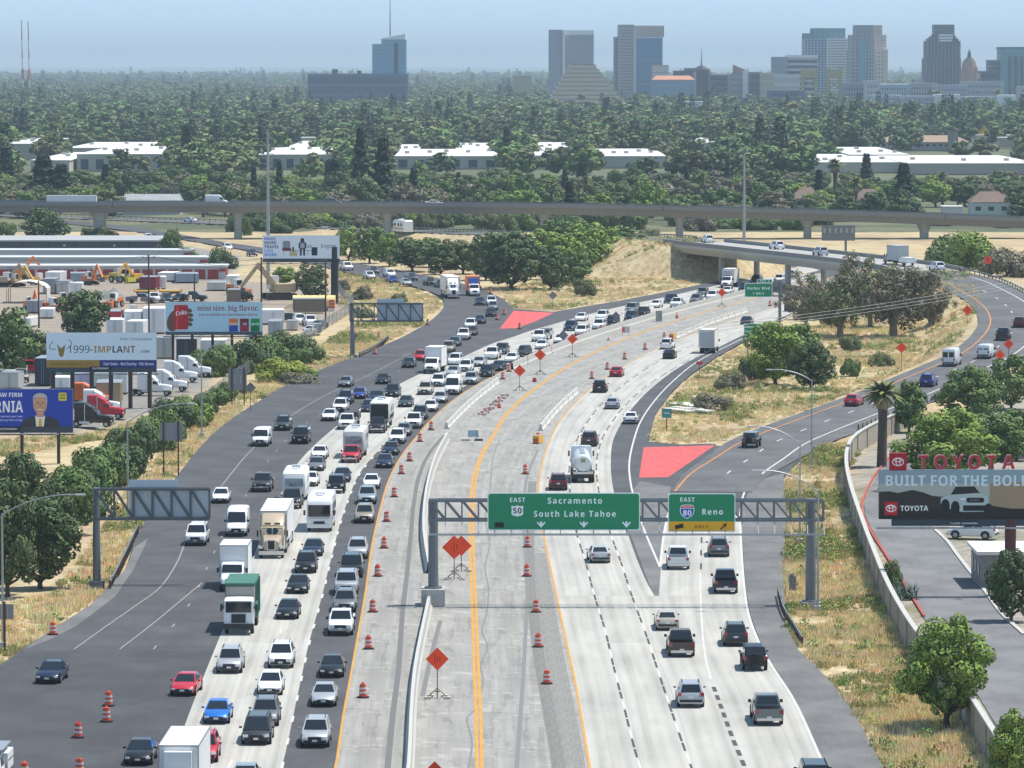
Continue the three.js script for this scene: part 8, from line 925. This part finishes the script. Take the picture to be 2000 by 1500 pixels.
  for (const [x, y, l] of [[975,797, 'tall orange channelizer cone among fallen barricades'],[1322,622, 'tall orange channelizer beside the grey cabinet'],[1188,665, 'small orange cone in the far median'],[1250,608, 'orange cone by the low wall']]) { const p = G(x, y), o = thing('traffic_cone', l, 'traffic cone', 'orange cones', V(p.x, 0.03, p.z)), s = l.includes('tall') ? 1.5 : 0.8; new MB().cyl(V(0,0.05,0), V(0,0.75 * s, 0), 0.2 * s, 0.04,12).build('cone', orangeMat, o); new MB().cyl(V(0,0.38 * s, 0), V(0,0.52 * s, 0), 0.13 * s, 0.095 * s, 12, false).build('white_band', barrelWhite, o); new MB().box(0,0.03,0,0.5,0.06,0.5).build('foot', black, o); }
  { const p = G(1044,746), m = new MB(); const o = thing('red_drum_lid', 'small red round object lying near the three diamond signs', 'object', null, V(p.x, 0.03, p.z)); m.cyl(V(0,0.1,0), V(0,0.5,0), 0.34,0.26,12); m.cyl(V(0,0.5,0), V(0,0.6,0), 0.26,0.1,12); m.build('shell', std(0.55,0.03,0.03,0.5), o); new MB().cyl(V(0,0,0), V(0,0.1,0), 0.3,0.34,12).build('rim', black, o); }
  [[1325,803],[1343,800],[1362,803],[1338,793],[1356,792],[1372,798]].forEach(([x, y], i) => { const p = G(x, y), o = thing('concrete_slab', `pale concrete slab lying in the loop grass, ${ord(i)} of six`, 'slab', 'pale slabs in the grass', V(p.x, 0.05, p.z)); new MB().box(0,0.12,0,1.5,0.2,6).build('slab_body', std(0.6,0.58,0.52,0.9), o); for (const k of [-1,1]) new MB().bar(V(k * 0.5,0.22,2.4), V(k * 0.5,0.42,2.4), 0.05,0.05).build('lifting_eye', galv, o); o.rotation.y = 0.5 + (R0() - 0.5) * 0.3; });
}
// small white building, parked car and planting at the right edge
{
  const b = G(1960,1150), g = thing('gatehouse', 'small white-roofed building beside the frontage street', 'building', null, V(b.x, 0, b.z)); new MB().box(0.6,1.5,-4.4,5.2,3.1,8.6).build('wall', std(0.3,0.3,0.31,0.85, { map: wallTex }), g); new MB().box(0.6,3.14,-4.4,5.9,0.3,9.3).build('roof', std(0.76,0.75,0.72,0.7), g); for (const z of [-1.5,-4.5,-7]) new MB().box(-2.02,1.6, z, 0.08,1.0,1.0).build('window', paneDark, g); new MB().box(0.4,1.05,-0.06,1.0,2.1,0.1).build('door', std(0.5,0.5,0.5,0.7), g);
  const c = thing('suv_car', 'white SUV parked under the billboard near the white building', 'car', null, G(1900,1052).setY(0.03)); fillCar(c, 'suv', 'white', true); c.rotation.y = -1.9;
  const h = thing('white_house', 'white building behind the broad trees above the billboard', 'building', null, G(1985,895).setY(0)); new MB().box(2,1.7,-6,8,3.6,12).build('wall', std(0.7,0.69,0.66,0.85, { map: wallTex }), h); new MB().box(2,3.6,-6,8.6,0.3,12.6).build('roof', whiteRoof, h); for (const x of [0,3]) new MB().box(x, 1.9,0.06,1.2,1.3,0.1).build('window', paneDark, h);
}

// ---------------------------------------------------------------- the truck and equipment yard at the left
const machineYellow = std(0.62,0.36,0.05,0.6), machineOrange = std(0.6,0.17,0.04,0.6), machineTan = std(0.42,0.33,0.2,0.7), machineLime = std(0.5,0.48,0.06,0.6);
const boxCol = { white: whiteBox, grey: std(0.26,0.28,0.32,0.7), pale: std(0.52,0.52,0.48,0.7), maroon: std(0.2,0.02,0.04,0.6), blue: std(0.28,0.34,0.42,0.7), navy: std(0.025,0.035,0.06,0.6), tan: std(0.5,0.4,0.26,0.8), lilac: std(0.48,0.42,0.56,0.7), green: std(0.03,0.28,0.16,0.6), brown: std(0.2,0.16,0.12,0.9), red: std(0.5,0.03,0.05,0.6) };
function container(x0, x1, yB, yT, col, label, depth = 6, turn = 0) {
  const b = G((x0 + x1) / 2, yB), Z = -b.z, w = (x1 - x0) * Z / FOCAL, h = Math.max(1.6, D(0, yT, Z).y), o = thing('storage_container', `${label}`, 'container', 'boxes and containers in the yard', V(b.x, 0, b.z)), m = boxCol[col]; o.rotation.y = turn;
  new MB().box(0, h / 2 + 0.1,-depth / 2, w, h - 0.25, depth).build('shell', m, o); for (const s of [-1,1]) { new MB().box(s * w / 4, h / 2 + 0.1,0.03, w / 2 - 0.1, h - 0.45,0.06).build('door_leaf', m, o); new MB().box(s * 0.15, h / 2,0.09,0.04, h - 0.6,0.04).build('lock_rod', galv, o); } new MB().box(0, h + 0.0,-depth / 2, w + 0.06,0.1, depth + 0.06).build('roof_frame', col === 'white' ? whiteBox : galv, o); for (let k = 0; k < 5; k++) for (const s of [-1,1]) new MB().box(s * (w / 2 + 0.03), h / 2 + 0.1,-depth * (k + 0.5) / 5,0.06, h - 0.5,0.3).build('side_rib', m, o);
}
const CON = [[84,108,574,545, 'grey', 'grey container behind the covered shelter'],[110,134,574,549, 'pale', 'pale container right of the grey one'],[136,160,578,553, 'white', 'white container left of the dense yard tree'],[138,166,552,534, 'blue', 'blue-grey container in front of red doors'],[88,118,552,532, 'white', 'white box trailer in front of red doors'],[272,305,566,541, 'maroon', 'maroon container by the wooden pole'],[306,324,564,541, 'white', 'white cab box right of the maroon container'],[344,388,553,535, 'blue', 'blue-grey box body near the storage building end'],[308,341,550,533, 'white', 'white trailer behind the maroon container'],[442,464,556,539, 'white', 'white tank-like box beyond the storage buildings'],[60,92,545,532, 'pale', 'pale box near the left storage doors'],[512,555,634,606, 'white', 'white box body beneath the excavator'],[524,548,660,628, 'blue', 'blue-grey panel box behind the verge shrubs'],[575,634,612,584, 'brown', 'large brown tarped stack by the yellow tank'],[279,322,652,603, 'white', 'tall white truck box left of the soda billboard'],[243,276,652,609, 'white', 'white van box right of the dense tree'],[212,236,626,609, 'red', 'red trailer front by the dense tree'],[208,240,655,625, 'white', 'white box beneath the red trailer'],[247,280,660,628, 'white', 'white awning box in the truck row'],[300,340,700,660, 'pale', 'pale wall block behind the white tractors'],[345,382,705,662, 'navy', 'black open trailer mouth below the soda billboard'],[392,440,700,665, 'white', 'white roofed bay below the soda billboard'],[68,98,754,700, 'navy', 'dark navy box trailer left under the implant billboard'],[100,112,738,727, 'white', 'small white box by the green tank'],[114,136,738,727, 'green', 'small green tank box under the implant billboard'],[140,176,756,731, 'lilac', 'lilac container under the implant billboard'],[178,214,758,733, 'pale', 'pale trailer behind the tan container'],[216,248,770,728, 'white', 'white box frame under the implant billboard'],[188,236,792,748, 'tan', 'tan box trailer with red graphics'],[101,136,760,742, 'white', 'white heap-like box in front of the green tank'],[10,34,728,708, 'white', 'white cab box by the left green tree'],[0,36,760,728, 'pale', 'grey flat trailer at the left frame edge'],[150,166,640,610, 'white', 'white cab partly hidden by the dense tree'],[44,60,640,622, 'white', 'white van box left of the dense tree'],[52,76,612,588, 'grey', 'white and grey cab in the middle yard'],[78,104,622,604, 'white', 'white tent box left of the dense tree'],[600,628,652,640, 'grey', 'grey parts crate near the small red sign'],[560,580,645,632, 'pale', 'pale crate stack by the parked cars'],[404,440,568,556, 'pale', 'low concrete wall block behind the soda billboard'],[446,470,600,566, 'brown', 'brown shed left of the tan excavator']];
CON.forEach((c) => container(c[0], c[1], c[2], c[3], c[4], c[5],4 + (c[0] % 5), ((c[0] * 7) % 11 - 5) * 0.02));
// parked tractors, seen from the side
const parked = (kind, opt, x, y, turn, label, nm) => { const o = thing(nm ?? 'parked_' + kind, label, 'truck', 'parked vehicles in the yard', G(x, y).setY(0.02)); if (CARS[kind]) fillCar(o, kind, opt, false); else { BIG[kind].make(o, opt); o.scale.setScalar(0.8); } o.rotation.y = turn; };
const T2 = Math.PI / 2;
[[300,772, { paint: 'white' }, 'white parked tractor, nearest of the row at the yard edge'],[330,764, { paint: 'white' }, 'white parked tractor, second of the row at the yard edge'],[350,746, { paint: 'white' }, 'white parked tractor, third of the row at the yard edge'],[378,736, { paint: 'white' }, 'white parked tractor, farthest of the row at the yard edge'],[176,792, { paint: 'orange' }, 'orange parked tractor under the implant billboard'],[196,806, { paint: 'white' }, 'white tractor with red stripe beside the orange one'],[204,818, { paint: 'red' }, 'red parked tractor in front of the tan trailer'],[180,834, { paint: 'black' }, 'black parked tractor behind the lawyer billboard']].forEach(([x, y, o, l]) => parked('semi', o, x, y, T2 - 0.15 + (x % 3) * 0.05, l, 'parked_tractor'));
[[276,592, 'pickup', 'grey', 'grey pickup parked before the orange flatbeds'],[300,590, 'pickup', 'white', 'white pickup parked before the orange flatbeds'],[325,590, 'suv', 'navy', 'navy SUV parked before the orange flatbeds'],[352,588, 'sedan', 'black', 'black saloon parked behind the soda billboard'],[376,588, 'pickup', 'dark grey', 'dark pickup parked behind the soda billboard'],[455,588, 'suv', 'black', 'black SUV parked above the soda billboard'],[478,588, 'pickup', 'black', 'black pickup parked above the soda billboard'],[566,627, 'sedan', 'dark grey', 'dark saloon parked near the brown stack'],[585,632, 'suv', 'white', 'white SUV parked near the brown stack'],[605,636, 'pickup', 'white', 'white pickup parked near the small red sign'],[622,642, 'sedan', 'dark grey', 'dark saloon parked near the small red sign'],[608,652, 'sedan', 'white', 'white saloon parked behind the verge shrubs'],[40,745, 'pickup', 'grey', 'grey flatbed pickup at the left frame edge'],[18,748, 'pickup', 'white', 'white pickup at the left frame edge'],[130,700, 'suv', 'dark grey', 'dark SUV parked behind the implant billboard'],[56,728, 'pickup', 'red', 'red pickup parked at the left frame edge']].forEach(([x, y, k, c, l]) => parked(k, c, x, y, [0.2,1.5,-0.4,2.9,1.2][x % 5], l, nameOfKind[k]));
// machines
function excavator(x, y, mat, turn, label, s = 1) { const o = thing('excavator', label, 'excavator', 'machines in the yard', G(x, y).setY(0)); o.rotation.y = turn; o.scale.setScalar(s); for (const k of [-1,1]) { const t = new MB(); t.box(k * 1.0,0.45,0,0.6,0.8,3.4); t.cyl(V(k * 1.3,0.45,1.7), V(k * 0.7,0.45,1.7), 0.4,0.4,12); t.cyl(V(k * 1.3,0.45,-1.7), V(k * 0.7,0.45,-1.7), 0.4,0.4,12); t.build('track', black, o); } new MB().box(0,1.5,-0.5,2.5,1.1,2.8).build('engine_body', mat, o); new MB().box(0,1.6,-1.95,2.3,0.9,0.5).build('counterweight', steelDark, o); new MB().box(-0.75,2.2,0.6,0.95,1.7,1.4).build('cab', whiteBox, o); new MB().box(-0.75,2.4,1.32,0.8,1.0,0.05).build('cab_window', glassMat, o); new MB().bar(V(0.3,1.9,0.7), V(0.3,4.6,3.0), 0.45,0.6).build('boom', mat, o); new MB().bar(V(0.3,4.7,2.8), V(0.3,1.8,5.2), 0.35,0.45).build('stick', mat, o); const q = new MB(); q.box(0.3,1.2,5.2,0.9,0.8,0.7); q.build('bucket', steelDark, o); new MB().bar(V(0.3,2.4,1.4), V(0.3,4.3,2.9), 0.14,0.14).build('ram', chromeMat, o); }
function loader(x, y, mat, turn, label, s = 1) { const o = thing('wheel_loader', label, 'loader', 'machines in the yard', G(x, y).setY(0)); o.rotation.y = turn; o.scale.setScalar(s); new MB().box(0,1.4,-1.2,1.7,1.2,2.4).build('engine_body', mat, o); new MB().box(0,2.2,0.3,1.4,1.7,1.3).build('cab', whiteBox, o); new MB().box(0,2.4,0.97,1.2,0.9,0.05).build('cab_window', glassMat, o); for (const k of [-1,1]) new MB().bar(V(k * 0.5,1.5,0.9), V(k * 0.5,0.8,2.7), 0.2,0.35).build('lift_arm', mat, o); new MB().box(0,0.7,3.1,2.4,0.9,0.8).build('bucket', mat, o); axle(o, [-1.4,1.2],0.7,1.15); }
excavator(12,560, machineTan, 1.2, 'tan excavator with raised boom at the left frame edge'); excavator(40,545, machineOrange, 2.0, 'orange excavator in front of the left red doors'); excavator(545,585, machineTan, -1.2, 'large tan excavator with arched boom below the travel billboard', 1.5); excavator(176,556, machineOrange, 0.6, 'orange excavator left of the gravel pile', 0.9); excavator(262,552, machineYellow, -0.8, 'yellow excavator before the middle red doors', 0.9); excavator(60,605, machineOrange, 0.4, 'orange excavator under the covered shelter', 0.8); excavator(30,560, machineYellow, 0.9, 'yellow excavator behind the covered shelter', 0.9);
loader(122,596, machineYellow, 0.5, 'yellow loader left of the dense yard tree', 0.8); loader(234,552, machineLime, 0.9, 'lime yellow lift machine on the gravel pile'); loader(186,548, machineYellow, 1.4, 'yellow loader before the red doors', 0.9); loader(224,600, machineOrange, -0.4, 'brown-orange loader right of the dense yard tree', 0.9); loader(462,575, machineOrange, 0.7, 'orange loader left of the tan excavator'); loader(100,610, machineOrange, 1.1, 'orange loader in the middle yard', 0.9); loader(258,622, machineTan, 1.9, 'tan loader in the truck row', 0.8); loader(75,556, machineYellow, 2.2, 'yellow loader near the shelter roof', 0.8);
[[284,578, machineYellow, 'yellow flatbed trailer left of the wooden pole'],[334,578, machineYellow, 'yellow flatbed trailer right of the wooden pole']].forEach(([x, y, m, l]) => { const o = thing('flatbed_trailer', l, 'trailer', 'machines in the yard', G(x, y).setY(0)); new MB().box(0,0.95,0,4.4,0.3,2.2).build('deck', m, o); for (const k of [-1,1]) new MB().box(k * 2.1,1.3,0,0.15,0.5,2.2).build('end_board', m, o); new MB().box(0,0.6,0,3.6,0.3,0.8).build('chassis', black, o); const [tg] = wheelGeo(0.4,0.28); for (const x of [-1.2,-0.3]) for (const z of [-0.95,0.95]) { const w = put(o, 'wheel', tg, tyreMat); w.position.set(x, 0.4, z); w.rotation.y = T2; } });
{ // covered shelter, gravel pile, yellow tank, chain fence, red panel sign
  const b = G(52,592), o = thing('canopy_shelter', 'open shelter with white arched roof in the yard', 'shelter', null, V(b.x, 0, b.z)); const r = new MB(); for (let k = 0; k < 8; k++) { const a = Math.PI * (0.12 + 0.76 * k / 8), e = Math.PI * (0.12 + 0.76 * (k + 1) / 8); r.quad(V(-Math.cos(a) * 4.2,2.0 + Math.sin(a) * 2.2,0), V(-Math.cos(e) * 4.2,2.0 + Math.sin(e) * 2.2,0), V(-Math.cos(e) * 4.2,2.0 + Math.sin(e) * 2.2,-7), V(-Math.cos(a) * 4.2,2.0 + Math.sin(a) * 2.2,-7)); } r.build('roof', std(0.68,0.63,0.54,0.85), o); for (const x of [-3.8,3.8]) for (const z of [0,-3.5,-7]) new MB().box(x, 1.3, z, 0.14,2.7,0.14).build('post', machineTan, o); new MB().box(3.85,1.6,-3.5,0.06,2.4,7).build('side_sheet', std(0.6,0.55,0.48,0.85), o);
  const pile = (x, y, w, h, m, label) => { const q = G(x, y), g = new THREE.ConeGeometry(w, h, 22,6), p = g.attributes.position, rr = rng(x); for (let i = 0; i < p.count; i++) { const n = fbm(p.getX(i) * 0.9 + x, p.getZ(i) * 0.9,3) - 0.5; p.setY(i, p.getY(i) * (1 + n * 0.35) + n * 0.5); p.setX(i, p.getX(i) * (1 + n * 0.4)); } g.computeVertexNormals(); g.translate(0, h / 2 - 0.15,0); const me = new THREE.Mesh(g, m); top(me, 'gravel_pile', label, 'gravel pile', 'heaps in the yard'); me.position.set(q.x, 0, q.z); };
  const gr = std(0.3,0.3,0.28,1, { map: soilTex }), ea = std(0.36,0.28,0.2,1, { map: soilTex }); pile(222,584,3.4,2.2, gr, 'grey gravel pile right of the dense yard tree'); pile(205,580,2.4,1.5, gr, 'smaller grey gravel pile beside the larger one'); pile(595,602,4.6,2.0, ea, 'brown earth heap behind the brown stack'); pile(545,625,3.0,1.2, ea, 'low earth heap below the tan excavator');
  const t = thing('yellow_tank', 'long pale yellow tank lying by the travel billboard post', 'tank'), a = D(572,570,880), c = D(655,570,880); new MB().cyl(V(a.x, 1.6,-880), V(c.x, 1.6,-880), 1.25,1.25,20).build('shell', std(0.72,0.56,0.22,0.6), t); for (let k = 1; k < 5; k++) { const X = a.x + (c.x - a.x) * k / 5; new MB().box(X, 0.3,-880,0.4,0.8,2).build('cradle', darkConcMat, t); new MB().bar(V(X, 2.8,-879.7), V(X + 0.3,3.3,-879.4), 0.06,0.06).build('vent_pipe', black, t); }
  const s = thing('panel_sign', 'red and white panel sign on posts near the billboard post', 'sign'), p0 = G(648,630), at = (x, y) => D(x, y, -p0.z); for (let k = 0; k < 4; k++) new MB().box(p0.x, at(0,588).y - k * 0.5, p0.z, 1.0,0.42,0.05).build('panel', k === 3 ? barrelWhite : std(0.55,0.08,0.1,0.6), s); for (const k of [-1,1]) new MB().box(p0.x + k * 0.4,1.4, p0.z - 0.06,0.08,3,0.08).build('post', galv, s);
  const fencePts = smooth(px([[657,566],[672,585],[690,602],[640,640],[560,690],[470,740],[410,785],[330,835],[250,870]]), 46), f = thing('chain_fence', 'grey chain-link fence along the yard edge', 'fence'); for (let i = 0; i < 46; i++) { const A = fencePts[i], B = fencePts[i + 1]; new MB().box(A.x, 0.95, A.z, 0.08,2.1,0.08).build('post', galv, f); const w = new MB(); for (let k = 1; k <= 5; k++) w.bar(A.clone().setY(k * 0.38), B.clone().setY(k * 0.38), 0.02,0.03); const n = Math.ceil(A.distanceTo(B) / 0.5); for (let k = 0; k < n; k++) { const q = A.clone().lerp(B, k / n); w.bar(q.clone().setY(0.1), q.clone().setY(1.9), 0.02,0.02); } w.build('wire_mesh', galv, f); }
}

// ---------------------------------------------------------------- render
const renderer = new THREE.WebGLRenderer({ antialias: true });
renderer.setSize(1024,768);
renderer.toneMapping = THREE.LinearToneMapping; renderer.toneMappingExposure = EXPOSURE;
renderer.shadowMap.enabled = true; renderer.shadowMap.type = THREE.PCFSoftShadowMap;
scene.traverse((o) => { if (o.isMesh) { o.castShadow = true; o.receiveShadow = true; } });
renderer.render(scene, camera);
